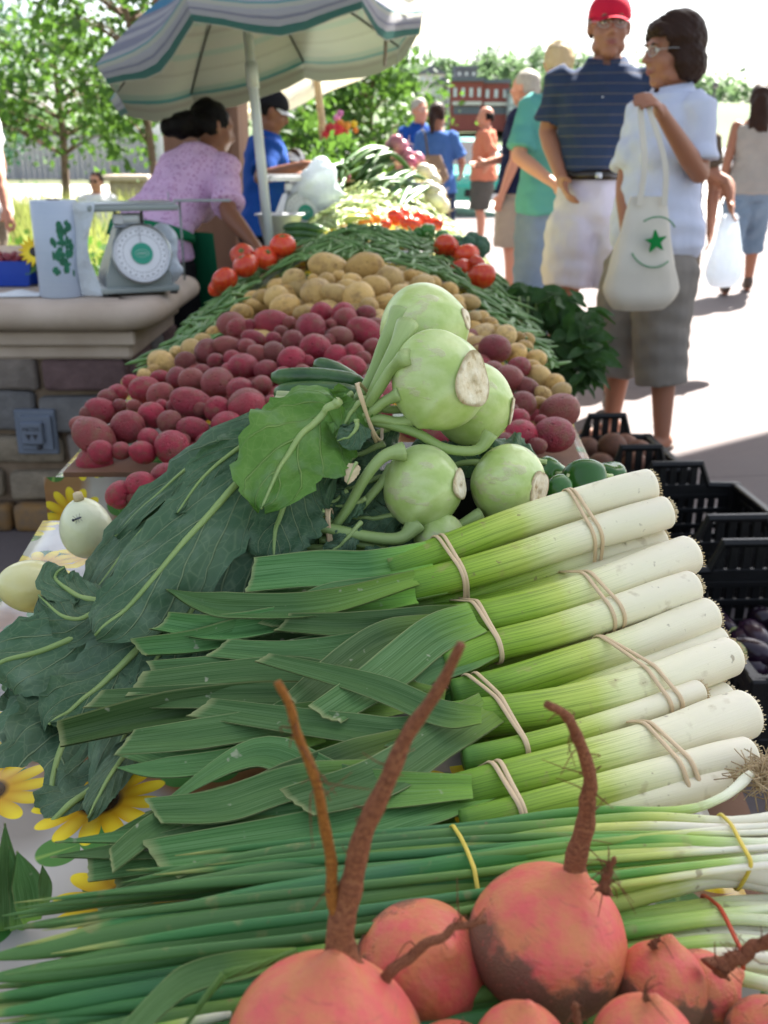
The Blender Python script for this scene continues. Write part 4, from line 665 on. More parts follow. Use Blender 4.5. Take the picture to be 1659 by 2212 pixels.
onions('bunch of purple red onions with thick green tops at the far end', 'red onions', (835, 335), (775, 375), [(848, 318), (866, 318), (878, 335), (862, 340), (885, 352), (900, 345), (855, 308), (905, 362)], 17, M['onion_red'], 5.35, 16)
onions('bunch of white onions below the purple ones', 'white onions', (890, 375), (800, 405), [(915, 368), (925, 378), (905, 380), (936, 390), (928, 372)], 17, M['onion_white'], 5.2, 10)
onions('lowest bunch of white onions at the right flank of the pale beans', 'white onions', (905, 408), (850, 420), [(925, 405), (938, 412), (930, 425), (945, 432), (948, 418), (955, 445)], 17, M['onion_white'], 4.9, 8)
onions('small bunch of pink onions with leafy tops left of the purple ones', 'onions', (742, 375), (700, 400), [(738, 372), (728, 382), (748, 383)], 10, M['onion_red'], 5.3, 8)
mb = MB(); cards(mb, [P(700 + rv.uniform(0, 110), 345 + rv.uniform(0, 40), 5.75 + rv.uniform(0, .3)) for i in range(50)], 16, .07, rv, .04); tag(mb.build('leafy_greens', LM, None, False), 'loose bundle of leafy greens beside the purple onions', 'greens')

# basil beside the long table ------------------------------------
def leafsheet(mb, base, tip, width, nrm, n=(10, 7), curl=.15, wave=.08, seed=0, prof=None, fold=.25, bend=0., edge=0.):
    """one broad leaf: pointed oval sheet with a folded midrib and wavy edge"""
    q = np.random.RandomState(seed); base = np.asarray(base, float); tip = np.asarray(tip, float); L = np.linalg.norm(tip - base); t = unit(tip - base); nn = unit(nrm - t * (np.asarray(nrm) @ t)); b = np.cross(nn, t); A = []; U = []; ph = q.uniform(0, 6, 4)
    for i, v in enumerate(np.linspace(0, 1, n[0])):
        wd = (prof(v) if prof else (math.sin(math.pi * min(1, v * .92 + .06)) ** .75) * (1 - .3 * v)) * width; row = []; ur = []
        c = base + t * L * v + nn * L * (bend * 4 * v * (1 - v) - curl * v * v)
        for u in np.linspace(-1, 1, n[1]):
            e = 1 + edge * math.sin(v * 31 + ph[3]) * math.sin(v * 17 + ph[2]) * abs(u)
            row.append(c + b * wd * u * e * (1 - .0 * v) + nn * (fold * wd * (abs(u) - .5) + wave * width * (math.sin(v * 9 + ph[0] + u * 2) * abs(u) * .7 + .5 * math.sin(v * 15 + ph[1]) * abs(u) ** 2))); ur.append((.5 + u / 2, v))
        A.append(row); U.append(ur)
    mb.grid(A, U)
bt = thing('basil_bunch', 'dense bunch of dark green basil hanging beside the long table', 'basil', P(1190, 720, 3.0))
for i in range(420):
    fx, fy = rv.uniform(0, 1), rv.uniform(0, 1); px = 1085 + 205 * fx; lo, hi = 615 + 60 * fx - 22 * math.sin(fx * 3), (690 + 150 * min(1, fx * 2)) if fx < .5 else 840 - 75 * (fx - .5)
    c = P(px, lo + (hi - lo) * fy, 3.35 - .3 * fx + rv.uniform(-.13, .13) - .12 * fy); d = unit((rv.normal() * .8 + .2, rv.normal() * .6 - .3, rv.normal() * .5 - .35)); mb = MB(); leafsheet(mb, c, c + d * rv.uniform(.05, .085), rv.uniform(.016, .026), unit((rv.normal() * .5, -.6 + rv.normal() * .4, .8)), (6, 5), .25, .12, i, fold=.4)
    if i == 0: bmb = MB()
    bmb.V += [v for v in mb.V]; bmb.U += mb.U; bmb.F += [tuple(j + bmb.n for j in f) for f in mb.F]; bmb.MI += mb.MI; bmb.n += mb.n
bmb.build('leaves', M['basil'], bt); mb = MB()
for i in range(14): a = P(1150 + rv.uniform(-40, 60), 800, 3.2); mb.tube([a - (0, 0, .25), P(1110 + rv.uniform(0, 150), 660 + rv.uniform(-20, 120), 3.12)], .004, 5)
mb.build('stems', M['kohlrabi_stem'], bt)

# black crates ---------------------------------------------------
def crate(label, cx, cy, yaw, Lx=.38, Ly=.56, h=.30):
    t = thing('plastic_crate', label, 'crate', (cx, cy, 0)); E = rotm((0, 0, 1), yaw); c = np.array((cx, cy, 0)); loc = lambda p: np.array(p) @ E.T + c
    mb = MB(); mb.box(loc((0, 0, .012)), (Lx, Ly, .016), E, .003); mb.build('floor', M['black_plastic'], t, False)
    for nm, (ln, dx, dy, ry) in {'end_wall': (Lx, 0, Ly / 2, 0), 'end_wall ': (Lx, 0, -Ly / 2, 0), 'side_wall': (Ly, Lx / 2, 0, 1), 'side_wall ': (Ly, -Lx / 2, 0, 1)}.items():
        mb = MB(); Er = E @ rotm((0, 0, 1), math.pi / 2 if ry else 0); o = loc((dx, dy, 0))
        at = lambda a, z, d=0.: o + Er @ np.array((a, d, z))
        hi = h if not ry else h * .86
        if not ry:                                     # raised end with sloping shoulders
            poly = [(-ln / 2 - .008, h * .72), (-ln * .27, h * .74), (-ln * .2, h), (ln * .2, h), (ln * .27, h * .74), (ln / 2 + .008, h * .72)]
            pts = [at(a, z) for a, z in poly]; mb.tube(np.array(pts), .011, 6, flat=1.2); ztop = lambda a: float(np.interp(a, [q[0] for q in poly], [q[1] for q in poly]))
        else: mb.box(at(0, h * .72), (ln, .026, .02), Er, .004); ztop = lambda a: h * .72
        for a in np.arange(-ln / 2 + .02, ln / 2, .034):
            if not ry and abs(a) < ln * .13 and False: continue
            zt = ztop(a); mb.box(at(a, zt / 2), (.023 if abs(a) < ln * .42 else .045, .009, zt), Er, .002)
        for z in (.02, h * .22, h * .42, h * .6): mb.box(at(0, z), (ln, .0135, .026 if z < .05 else .018), Er, .002)
        mb.box(at(0, h * .66), (ln, .012, .05), Er, .002)
        mb.build(nm.strip(), M['black_plastic'], t, False)
    for sx in (-1, 1):
        for sy in (-1, 1): mb = MB(); mb.box(loc((sx * Lx / 2, sy * Ly / 2, h * .38)), (.036, .036, h * .76), E, .005); mb.build('corner_post', M['black_plastic'], t, False)
    return t
q = np.array((.83, 3.35)); crate('black slatted crate of brown beets beside the long table corner', q[0], q[1], R(3), .32, .42, .3)
for i, (dx, dy_, dz) in enumerate([(-.09, -.1, .2), (.02, -.12, .21), (-.04, -.02, .25), (.06, 0, .22), (-.1, .1, .2), (.04, .12, .21)]): o = bpy.data.objects.new('beet', lumpmesh('beet', M['crate_beet'], 60 + i, (1, 1, .95), .05)); C.objects.link(o); o.location = (q[0] + dx, q[1] + dy_, dz); o.scale = (.05,) * 3; tag(o, 'brown unwashed beet heaped in the farthest black crate', 'beet', 'brown beets in the crate')
crate('empty looking black crate between the two others, its low side to the leeks', .95, 2.8, R(3), .40, .5, .27)
c3 = np.array((.95, 2.06)); crate('black crate with dark produce nearest the leek roots', .95, 2.06, R(2), .42, .56, .28)
for i in range(16):
    p = (c3[0] + rv.uniform(-.15, .15), c3[1] + rv.uniform(-.22, .22), .07 + rv.uniform(0, .05)); longveg('eggplant', 'small dark purple eggplant lying in the nearest black crate', 'eggplant', [p, np.array(p) + (rv.normal() * .04, rv.normal() * .04, .01), np.array(p) + (rv.normal() * .07, rv.normal() * .07, .0)], .032, M['eggplant'], 'zucchini_stem', [.4, .8, 1, 1.05, 1.05, 1, .95, .9, .85, .8, .75, .7, .6, .4], group='eggplants in the black crate')
p = P(1585, 1385, c3[1] - .1); o = bpy.data.objects.new('tomatillo', TM[1]); C.objects.link(o); M['olive'] = simple('olive_green_skin', (.2, .24, .05), (.26, .28, .08), 6, .4); o.data = tomatomesh('tomatillo', M['olive'], 3); o.location = (p[0], p[1], .17); o.scale = (.03,) * 3; tag(o, 'single olive green fruit among the dark produce in the crate', 'fruit')
# ---------------------------------------------------------------- near table: leeks, scallions, kohlrabi, beets
rf_ = np.random.RandomState(23)
YS = [(850, 1.03), (950, 1.0), (1060, .945), (1150, .905), (1250, .85), (1330, .805), (1400, .765), (1480, .715), (1560, .67), (1640, .625), (1700, .592), (1770, .562), (1840, .535), (1900, .51)]
def S(px, py, dy=0.): return P(px, py, interp(py, YS) + dy)
def bandloop(name, circles, width, mat, parent, tilt=0., rb=.0012):
    """rubber band: the tight outline round a set of (centre, radius, axis) stalk sections"""
    c0 = np.mean([c for c, r, a in circles], 0); ax = unit(np.mean([a for c, r, a in circles], 0)); x = unit(np.cross(ax, (0, .3, 1))); y = np.cross(ax, x); pts = []
    for c, r, a in circles:
        for th in np.linspace(0, 2 * np.pi, 24, endpoint=False): q = c - c0; pts.append(((q @ x) + (r + rb) * math.cos(th), (q @ y) + (r + rb) * math.sin(th)))
    pts = sorted(set(pts)); hull = []
    for seq in (pts, pts[::-1]):
        st = []
        for p in seq:
            while len(st) > 1 and (st[-1][0] - st[-2][0]) * (p[1] - st[-2][1]) - (st[-1][1] - st[-2][1]) * (p[0] - st[-2][0]) <= 0: st.pop()
            st.append(p)
        hull += st[:-1]
    hp = np.array(hull + hull[:1]); d = np.concatenate([[0], np.cumsum(np.linalg.norm(np.diff(hp, axis=0), axis=1))]); tt = np.linspace(0, d[-1], 72, endpoint=False); h2 = np.stack([np.interp(tt, d, hp[:, 0]), np.interp(tt, d, hp[:, 1])], -1)
    mb = MB()
    for off, tl in (((-.0024, tilt), (.0026, -tilt)) if width > 1 else ((0, tilt),)):
        loop = [c0 + x * u + y * v + ax * (off + tl * u + .0004 * math.sin(3 * i / 72 * 6.28)) for i, (u, v) in enumerate(h2)]
        mb.tube(np.array(loop), .0009, 6, closed=True, up=ax, flat=1.5 if width < 2 else 2.2)
    return mb.build(name, mat, parent)
def blade(name, parent, pts, wpx, mat, cut=.0, fold=.25, n=26, seed=0, tipw=.72, base_w=.6, dy=0., point=False, twist=0., surf=S, wl=None):
    """strap leaf given by picture points on the pile, real width and a shallow V fold"""
    q = np.random.RandomState(seed); P3 = spline([surf(p[0], p[1], dy + (p[2] if len(p) > 2 else 0)) for p in pts], n); A = []; U = []; T = np.gradient(P3, axis=0)
    wm = wpx * dep(P3[n // 2]) / FPX / 2; m_ = 9; ph = q.uniform(0, 6, 2)
    for i in range(n):
        v = i / (n - 1); t = unit(T[i]); vw = unit(EYE - P3[i]); nn = unit(.75 * vw + .55 * np.array((0, 0, 1))); nn = unit(nn - t * (nn @ t)); b = np.cross(nn, t); a = twist * v; b, nn = b * math.cos(a) + nn * math.sin(a), nn * math.cos(a) - b * math.sin(a)
        w_ = wm * (base_w + (1 - base_w) * min(1, v * 4)) * (1 if v < .6 else 1 + (tipw - 1) * (v - .6) / .4)
        if point: w_ *= max(.03, 1 - max(0, (v - .55) / .45) ** 1.6)
        row = []
        for u in np.linspace(-1, 1, m_):
            sh = t * (cut * u * wm * (max(0, v - .75) * 4)) + (t * wm * .05 * math.sin(u * 11 + ph[0]) if i == n - 1 else 0)
            row.append(P3[i] + b * w_ * u + nn * (w_ * fold * (abs(u) ** 1.3 - .5) + .06 * w_ * math.sin(u * 5 + v * 7 + ph[1])) + sh)
        A.append(row); U.append([(.5 + u / 2, v) for u in np.linspace(-1, 1, m_)])
    mb = MB(); mb.grid(A, U); A2 = np.array(A); o = np.array([[np.array((0, 0, 0))] * m_] * n, float)
    nr = np.cross(np.gradient(A2, axis=0), np.gradient(A2, axis=1)); nr /= np.linalg.norm(nr, axis=2)[..., None] + 1e-12
    s = np.sign((nr[n // 2, m_ // 2] @ (EYE - A2[n // 2, m_ // 2]))); mb.grid(A2 - nr * s * .0011, U)
    ed = np.concatenate([A2[-1:], (A2 - nr * s * .0011)[-1:]]); mb.grid(ed, np.tile(np.array([(.5, 1.)] * m_), (2, 1, 1)))
    return mb.build(name, mat, parent)
def leek(parent, pts, r0, r1, dy=0., flat_end=.55, seed=0):
    p = [S(a[0], a[1], dy + (a[2] if len(a) > 2 else 0)) for a in pts]; n = 40; c = spline(p, n); rr0 = r0 * dep(c[0]) / FPX; rr1 = r1 * dep(c[-1]) / FPX
    v = np.linspace(0, 1, n); r = (rr0 + (rr1 - rr0) * v ** 1.1) * (1 + .05 * np.exp(-((v - .1) / .08) ** 2)); d = unit(c[0] - c[1])
    ends = [c[0] + d * rr0 * e for e in (.36, .35, .29, .15)]; er = [rr0 * e for e in (.68, .8, .92, 1.0)]
    fl = np.concatenate([np.ones(4), 1 - (1 - flat_end) * np.clip((v - .75) / .25, 0, 1)]); mb = MB()
    mb.tube(np.vstack([ends, c]), np.concatenate([er, r]), 26, flat=fl, up=unit(EYE - c[n // 2])); o = mb.build('leek', M['leek'], parent)
    q = np.random.RandomState(seed); x = unit(np.cross(d, (0, 0, 1))); y = np.cross(d, x); mb = MB(); mb.lathe([(.0, 0), (.66 * rr0, .0), (.6 * rr0, rr0 * .06), (0, rr0 * .1)], 18, c[0] + d * rr0 * .35, np.stack([x, y, d], 1))
    for i in range(150): a = q.uniform(0, 6.28); rad = rr0 * q.uniform(.5, .84); b = c[0] + d * rr0 * .33 + (x * math.cos(a) + y * math.sin(a)) * rad; e = b + d * q.uniform(.001, .0042) + (x * math.cos(a) + y * math.sin(a)) * q.uniform(-.0005, .0022); mb.tube([b - d * .001, e], .0005, 4)
    mb.build('root_plate', M['dry_leaf'], o)
    return c, r, o
def sec(lk, f):
    c, r, _ = lk; i = int(f * (len(c) - 1)); j = min(i + 1, len(c) - 1); return (c[i], r[i] * 1.0, unit(c[j] - c[j - 1]))
def bunch(label, lks, b1, b2, leaves, tilt=(.05, -.04)):
    t = thing('leek_bunch', label, 'leeks', S(*lks[0][0][0][:2])); L = [leek(t, pts, r0, r1, dy, seed=i) for i, (pts, r0, r1, dy) in enumerate(lks)]
    bandloop('rubber_band', [sec(l, b1) for l in L], 2, M['band'], t, tilt[0]); bandloop('rubber_band', [sec(l, b2) for l in L], 2, M['band'], t, tilt[1])
    for i, lf in enumerate(leaves): blade('leaf', t, lf[0], lf[1], M['leek_leaf'], seed=i * 7 + len(label), **(lf[2] if len(lf) > 2 else {}))
    return t
D = dict
bunch('topmost bunch of leeks, touching the kohlrabi', [([(1398, 1050), (1265, 1085), (1120, 1130), (950, 1195), (840, 1232)], 37, 36, 0), ([(1432, 1108), (1270, 1155), (1120, 1205), (1000, 1240), (880, 1270)], 36, 34, -.005), ([(1425, 1170), (1260, 1210), (1100, 1262), (980, 1300), (900, 1318)], 29, 28, .03)], .27, .76, [
    ([(930, 1203), (800, 1232), (680, 1232), (540, 1245)], 88, D(cut=.3, tipw=.95, base_w=.85, fold=.45, dy=-.012)), ([(960, 1255), (830, 1276), (700, 1296), (600, 1352)], 72, D(cut=-.9, base_w=.85, dy=-.004)), ([(900, 1250), (700, 1305), (520, 1312), (430, 1300), (358, 1272)], 62, D(point=True, fold=.7, dy=-.02)), ([(900, 1290), (640, 1335), (480, 1360), (345, 1345)], 62, D(fold=.9, cut=.5, dy=-.006)), ([(860, 1270), (640, 1330), (450, 1385), (300, 1402)], 58, D(fold=1., cut=-.6, dy=0.)), ([(940, 1310), (800, 1335), (640, 1370), (500, 1400)], 66, D(dy=.02)), ([(760, 1240), (640, 1290), (540, 1320), (440, 1372)], 80, D(dy=.015))])
bunch('second bunch of leeks from the top, its tan bands twisted', [([(1482, 1200), (1320, 1262), (1180, 1308), (1050, 1338), (960, 1352)], 43, 43, 0), ([(1488, 1270), (1330, 1322), (1180, 1368), (1060, 1398), (960, 1440)], 37, 34, -.005), ([(1425, 1195), (1260, 1250), (1120, 1292), (1000, 1320), (930, 1330)], 27, 26, .03)], .31, .79, [
    ([(1030, 1325), (900, 1340), (760, 1352), (608, 1346)], 60, D(fold=.6, cut=.5, dy=-.014)), ([(1030, 1335), (940, 1372), (830, 1460), (700, 1545)], 96, D(cut=-.3, dy=-.028, base_w=.9)), ([(960, 1345), (830, 1380), (730, 1450), (640, 1520)], 84, D(dy=-.016)), ([(1000, 1350), (800, 1390), (640, 1410), (468, 1400)], 62, D(cut=.7, dy=-.008)), ([(1080, 1400), (1000, 1430), (930, 1455), (905, 1480)], 52, D(dy=-.01, cut=.3)), ([(900, 1360), (700, 1400), (500, 1440), (330, 1452)], 70, D(dy=.005, cut=-.4)), ([(950, 1420), (800, 1480), (650, 1530), (540, 1580)], 74, D(dy=0.))])
bunch('third bunch of leeks from the top, above the reddish root tip', [([(1525, 1330), (1370, 1392), (1220, 1440), (1090, 1480), (980, 1505)], 39, 38, .010), ([(1570, 1420), (1395, 1482), (1220, 1525), (1080, 1545), (960, 1560)], 43, 42, -.004), ([(1548, 1385), (1400, 1440), (1250, 1500), (1100, 1560), (1000, 1600)], 34, 32, .03), ([(1505, 1495), (1380, 1540), (1220, 1590), (1090, 1622), (1000, 1640)], 26, 27, -.004)], .29, .8, [
    ([(1040, 1545), (950, 1540), (800, 1480), (566, 1420)], 62, D(point=False, tipw=.45, cut=.4, dy=-.04)), ([(1060, 1530), (960, 1590), (820, 1680), (640, 1735)], 100, D(cut=-.5, dy=-.022, base_w=.9)), ([(1020, 1540), (880, 1580), (740, 1570), (430, 1528)], 70, D(cut=.6, tipw=.7, dy=-.018)), ([(960, 1510), (760, 1480), (600, 1450), (290, 1478)], 74, D(cut=.5, dy=-.006)), ([(900, 1500), (640, 1500), (400, 1505), (200, 1510)], 56, D(cut=.6, dy=.0)), ([(880, 1520), (600, 1560), (400, 1590), (268, 1604)], 72, D(cut=.6, dy=-.008)), ([(800, 1500), (500, 1520), (330, 1545), (128, 1592)], 78, D(fold=1.1, cut=.0, dy=.008)), ([(900, 1590), (740, 1650), (600, 1700), (480, 1745)], 92, D(cut=-.7, dy=-.012)), ([(940, 1620), (840, 1690), (740, 1740), (640, 1720)], 60, D(dy=0.)), ([(700, 1590), (500, 1640), (340, 1660), (250, 1658)], 50, D(dy=.0, point=True))])
bunch('lowest bunch of leeks with the widest bulb, above the scallions', [([(1600, 1545), (1440, 1602), (1260, 1652), (1100, 1690), (980, 1720)], 54, 46, 0), ([(1560, 1508), (1420, 1570), (1250, 1640), (1090, 1690), (980, 1715)], 36, 34, .03), ([(1608, 1632), (1460, 1668), (1290, 1712), (1120, 1755), (1000, 1785)], 40, 36, -.004), ([(1560, 1690), (1430, 1722), (1280, 1755), (1140, 1785), (1020, 1810)], 32, 30, .006)], .3, .8, [
    ([(1080, 1690), (900, 1740), (720, 1790), (330, 1850)], 104, D(cut=-.4, tipw=.7, dy=-.006)), ([(1020, 1700), (760, 1700), (560, 1625), (330, 1752)], 84, D(cut=-.6, dy=-.014, point=True)), ([(960, 1700), (800, 1700), (600, 1760), (370, 1870)], 86, D(dy=.0)), ([(900, 1715), (650, 1760), (400, 1795), (120, 1818)], 62, D(point=True, dy=-.004)), ([(980, 1760), (760, 1815), (500, 1860), (250, 1920)], 84, D(dy=.01)), ([(850, 1660), (640, 1690), (480, 1740), (330, 1752)], 80, D(cut=-.5, dy=-.018)), ([(900, 1700), (600, 1720), (400, 1760), (240, 1830)], 78, D(dy=.012)), ([(760, 1600), (560, 1625), (430, 1650), (265, 1612)], 66, D(dy=.014)), ([(800, 1780), (560, 1830), (380, 1850), (190, 1880)], 70, D(dy=.004)), ([(700, 1740), (500, 1790), (330, 1830), (110, 1850)], 60, D(point=True, dy=-.004)), ([(760, 1820), (560, 1860), (400, 1900), (210, 1960)], 64, D(dy=.006)), ([(600, 1690), (440, 1740), (330, 1790), (240, 1860)], 60, D(dy=-.01, cut=.5))])
for i in range(3):                                             # shorter leeks under the pile whose ends show in the gaps
    a = [(1440, 1150), (1495, 1275), (1560, 1400)][i]; t = thing('leek_bunch', ['leeks half hidden under the topmost bunch', 'leeks half hidden under the second bunch', 'leeks half hidden under the third bunch'][i], 'leeks', S(*a)); L = []
    for j in range(2): L.append(leek(t, [(a[0] - 20, a[1] + 34 + 20 * j), (a[0] - 180, a[1] + 90 + 22 * j), (a[0] - 340, a[1] + 146 + 24 * j), (a[0] - 560, a[1] + 210 + 20 * j)], 30, 30, .065 + .012 * j, seed=40 + i * 3 + j))
    bandloop('rubber_band', [sec(l, .4) for l in L], 2, M['band'], t)

# scallions -------------------------------------------------------
def scallion(parent, pts, r, z, bulb=True, mat='scallion'):
    n = 40; c = spline([Pz(p[0], p[1], z + (p[2] if len(p) > 2 else 0)) for p in pts], n); v = np.linspace(0, 1, n); rr = r * dep(c[12]) / FPX
    prof = np.interp(v, [0, .04, .1, .2, .5, .8, .93, 1], [.75, 1.0, .82, .72, .95, 1.0, .5, .05] if bulb else [.6, .7, .8, .9, 1., 1., .5, .05]) * rr
    mb = MB(); mb.tube(c, prof, 14, flat=np.interp(v, [0, .25, .5, 1], [1, .95, .7, .55]), up=unit(EYE - c[20])); return mb.build('stalk', M[mat], parent), c, prof
def scallions(label, rows, b, mats, z, seedv):
    t = thing('scallion_bunch', label, 'scallions', Pz(1200, 1850, z)); out = [scallion(t, pts, r, zz)[1:] for pts, r, zz in rows]
    for bx, mt, wd in b:
        cs = []
        for c, pr in out:
            i = int(np.argmin([abs(proj(q)[0] - bx) for q in c]))
            if abs(proj(c[i])[0] - bx) < 40 and 0 < i < len(c) - 1: cs.append((c[i], pr[i], unit(c[i + 1] - c[i - 1])))
        md = np.median([c for c, _, _ in cs], 0) if cs else 0; cs = [k_ for k_ in cs if np.linalg.norm(k_[0] - md) < .034]
        if len(cs) > 2: bandloop('rubber_band', cs, wd, M[mt], t, .0)
    return t, out
z0 = .80
rows = [([(1622, 1672), (1560, 1722), (1460, 1752), (1250, 1755), (1000, 1790), (700, 1815), (378, 1848)], 13, z0 + .008), ([(1780, 1745), (1600, 1775), (1400, 1768), (1200, 1785), (900, 1812), (560, 1850), (262, 1907)], 17, z0 + .010),
        ([(1775, 1790), (1600, 1795), (1400, 1790), (1200, 1805), (1000, 1838), (700, 1865), (400, 1915), (40, 1962)], 20, z0 + .010), ([(1790, 1775), (1590, 1785), (1380, 1780), (1150, 1790), (850, 1825), (560, 1868), (272, 1880)], 15, z0 + .004),
        ([(1790, 1838), (1590, 1828), (1420, 1820), (1240, 1828), (1040, 1860), (760, 1905), (420, 1965), (36, 2044)], 24, z0 + .012), ([(1800, 1830), (1600, 1815), (1420, 1808), (1200, 1818), (950, 1865), (650, 1900), (300, 1935), (5, 1978)], 19, z0 + .004),
        ([(1790, 1880), (1590, 1850), (1420, 1850), (1250, 1868), (1080, 1900), (800, 1945), (450, 1995), (160, 2040), (-60, 2075)], 30, z0 + .008), ([(1800, 1910), (1590, 1875), (1450, 1880), (1300, 1910), (1100, 1945), (850, 1985), (500, 2030), (200, 2085), (-80, 2120)], 34, z0 + .002), ([(1810, 1950), (1590, 1900), (1440, 1925), (1300, 1960), (1100, 1990), (800, 2030), (450, 2090), (150, 2140), (-80, 2170)], 22, z0 - .006),
        ([(1780, 1860), (1590, 1840), (1400, 1840), (1150, 1872), (850, 1920), (500, 1955), (200, 1985), (8, 2006)], 17, z0 - .002), ([(1770, 1760), (1600, 1780), (1420, 1790), (1200, 1800), (950, 1830), (600, 1880), (290, 1935), (30, 1985)], 16, z0 - .004), ([(1800, 1890), (1590, 1860), (1400, 1868), (1200, 1895), (950, 1940), (600, 1990), (280, 2045), (50, 2095)], 15, z0 - .006)]
for i, (sx, sy, mx_, my_, tx, ty, r_) in enumerate([(1590, 1800, 900, 1845, 330, 1890, 10), (1590, 1790, 800, 1880, 180, 1935, 11), (1590, 1835, 900, 1900, 60, 2000, 10), (1590, 1845, 700, 1935, 90, 2010, 9), (1590, 1800, 1000, 1815, 450, 1868, 9), (1590, 1860, 800, 1965, 110, 2060, 12), (1590, 1820, 850, 1870, 30, 1950, 10), (1590, 1875, 700, 2020, 10, 2105, 11)]): rows.append(([(sx + 190, sy - 10), (sx, sy), ((sx + mx_) / 2, (sy + my_) / 2 - 4), (mx_, my_), ((mx_ + tx) / 2, (my_ + ty) / 2 - 3), (tx, ty)], r_, z0 + .013 + .002 * (i % 3)))
scallions('bunch of scallions under the yellow band, just below the leeks', rows, [(1575, 'band_yellow', 1), (1000, 'band_yellow', 1)], None, z0, 1)
rows = []
for i, (yr, ym, yl) in enumerate([(1935, 1950, 2070), (1965, 1965, 2110), (1995, 1985, 2140), (2020, 2010, 2165), (2050, 2035, 2195), (2085, 2060, 2230), (2120, 2085, 2260), (2155, 2110, 2290), (1950, 1975, 2120), (2035, 2020, 2180), (2100, 2075, 2240)]):
    rows.append(([(1830 + 10 * (i % 3), yr), (1690, (yr + ym) / 2), (1560, ym), (1380, ym + 24), (1100, (ym + yl) / 2 - 8), (700, yl - 20), (300, yl + 30), (-90 + 30 * (i % 4), yl + 70)], 17 + 5 * (i % 3 == 1), z0 - .012 + .004 * (i % 3)))
scallions('bunch of scallions under the red band, behind the right hand beets', rows, [(1572, 'band_red', 1)], None, z0, 2)
t = thing('scallion_bunch', 'loose scallion tops at the bottom left corner, one leaf folded over', 'scallions', Pz(300, 2150, .79))
for pts, r in [([(900, 2095), (600, 2130), (330, 2175), (60, 2225), (-100, 2250)], 18), ([(900, 2130), (600, 2165), (300, 2215), (0, 2275)], 22), ([(900, 2060), (640, 2085), (430, 2115), (200, 2155), (-60, 2200)], 17), ([(900, 2180), (640, 2215), (300, 2270), (0, 2330)], 20), ([(1000, 2160), (700, 2190), (500, 2230), (300, 2290)], 24), ([(500, 2190), (300, 2235), (100, 2260), (-60, 2290)], 16), ([(900, 2020), (500, 2085), (200, 2128), (-60, 2160)], 16)]: scallion(t, pts, r, .792 + .004 * (r % 3), False)
def SZ(px, py, dy=0.): return Pz(px, py, .825 - dy)
blade('folded_leaf', t, [(640, 2065), (520, 2085), (420, 2110), (360, 2150), (270, 2240)], 62, M['leek_leaf'], surf=SZ, fold=.3, seed=3); mb = MB(); mb.tube(spline([Pz(640, 2055, .835), (Pz(560, 2085, .84)), Pz(484, 2106, .84)], 8), np.linspace(.0016, .0024, 8), 6); mb.tube(spline([Pz(484, 2106, .84), Pz(440, 2160, .835), Pz(400, 2218, .825)], 8), np.linspace(.0026, .001, 8), 6); mb.build('yellowed_tip', M['kohl_leaf_light'], t)
t = thing('corn_husk', 'upright cut ends of flat green husks at the lower left edge', 'husks', Pz(30, 1930, .78))
for pts, wd in [([(20, 2040), (20, 1950), (10, 1780)], 70), ([(70, 1990), (60, 1920), (38, 1840)], 62), ([(95, 1960), (98, 1920), (92, 1870)], 26), ([(35, 2030), (40, 1940), (20, 1830)], 36)]: blade('husk', t, pts, wd, M['leek_leaf'], surf=lambda a, b, d=0.: P(a, b, .50), point=True, fold=.2, seed=wd)

mb = MB(); rq = np.random.RandomState(77); t = thing('scallion_roots', 'tuft of dry tan roots at the right edge between leeks and scallions', 'roots', Pz(1650, 1670, .8))
for i in range(170): a = Pz(1648 + rq.uniform(-12, 30), 1672 + rq.uniform(-22, 22), .80 + rq.uniform(-.01, .012)); d = unit((rq.normal() * .6 - .35, rq.normal() * .5, rq.normal() * .5 - .1)); L = rq.uniform(.008, .022); mb.tube(spline([a, a + d * L * .5 + rq.normal(size=3) * .003, a + d * L + rq.normal(size=3) * .006], 6), .00045, 4)
mb.build('root_hair', M['dry_root'], t)
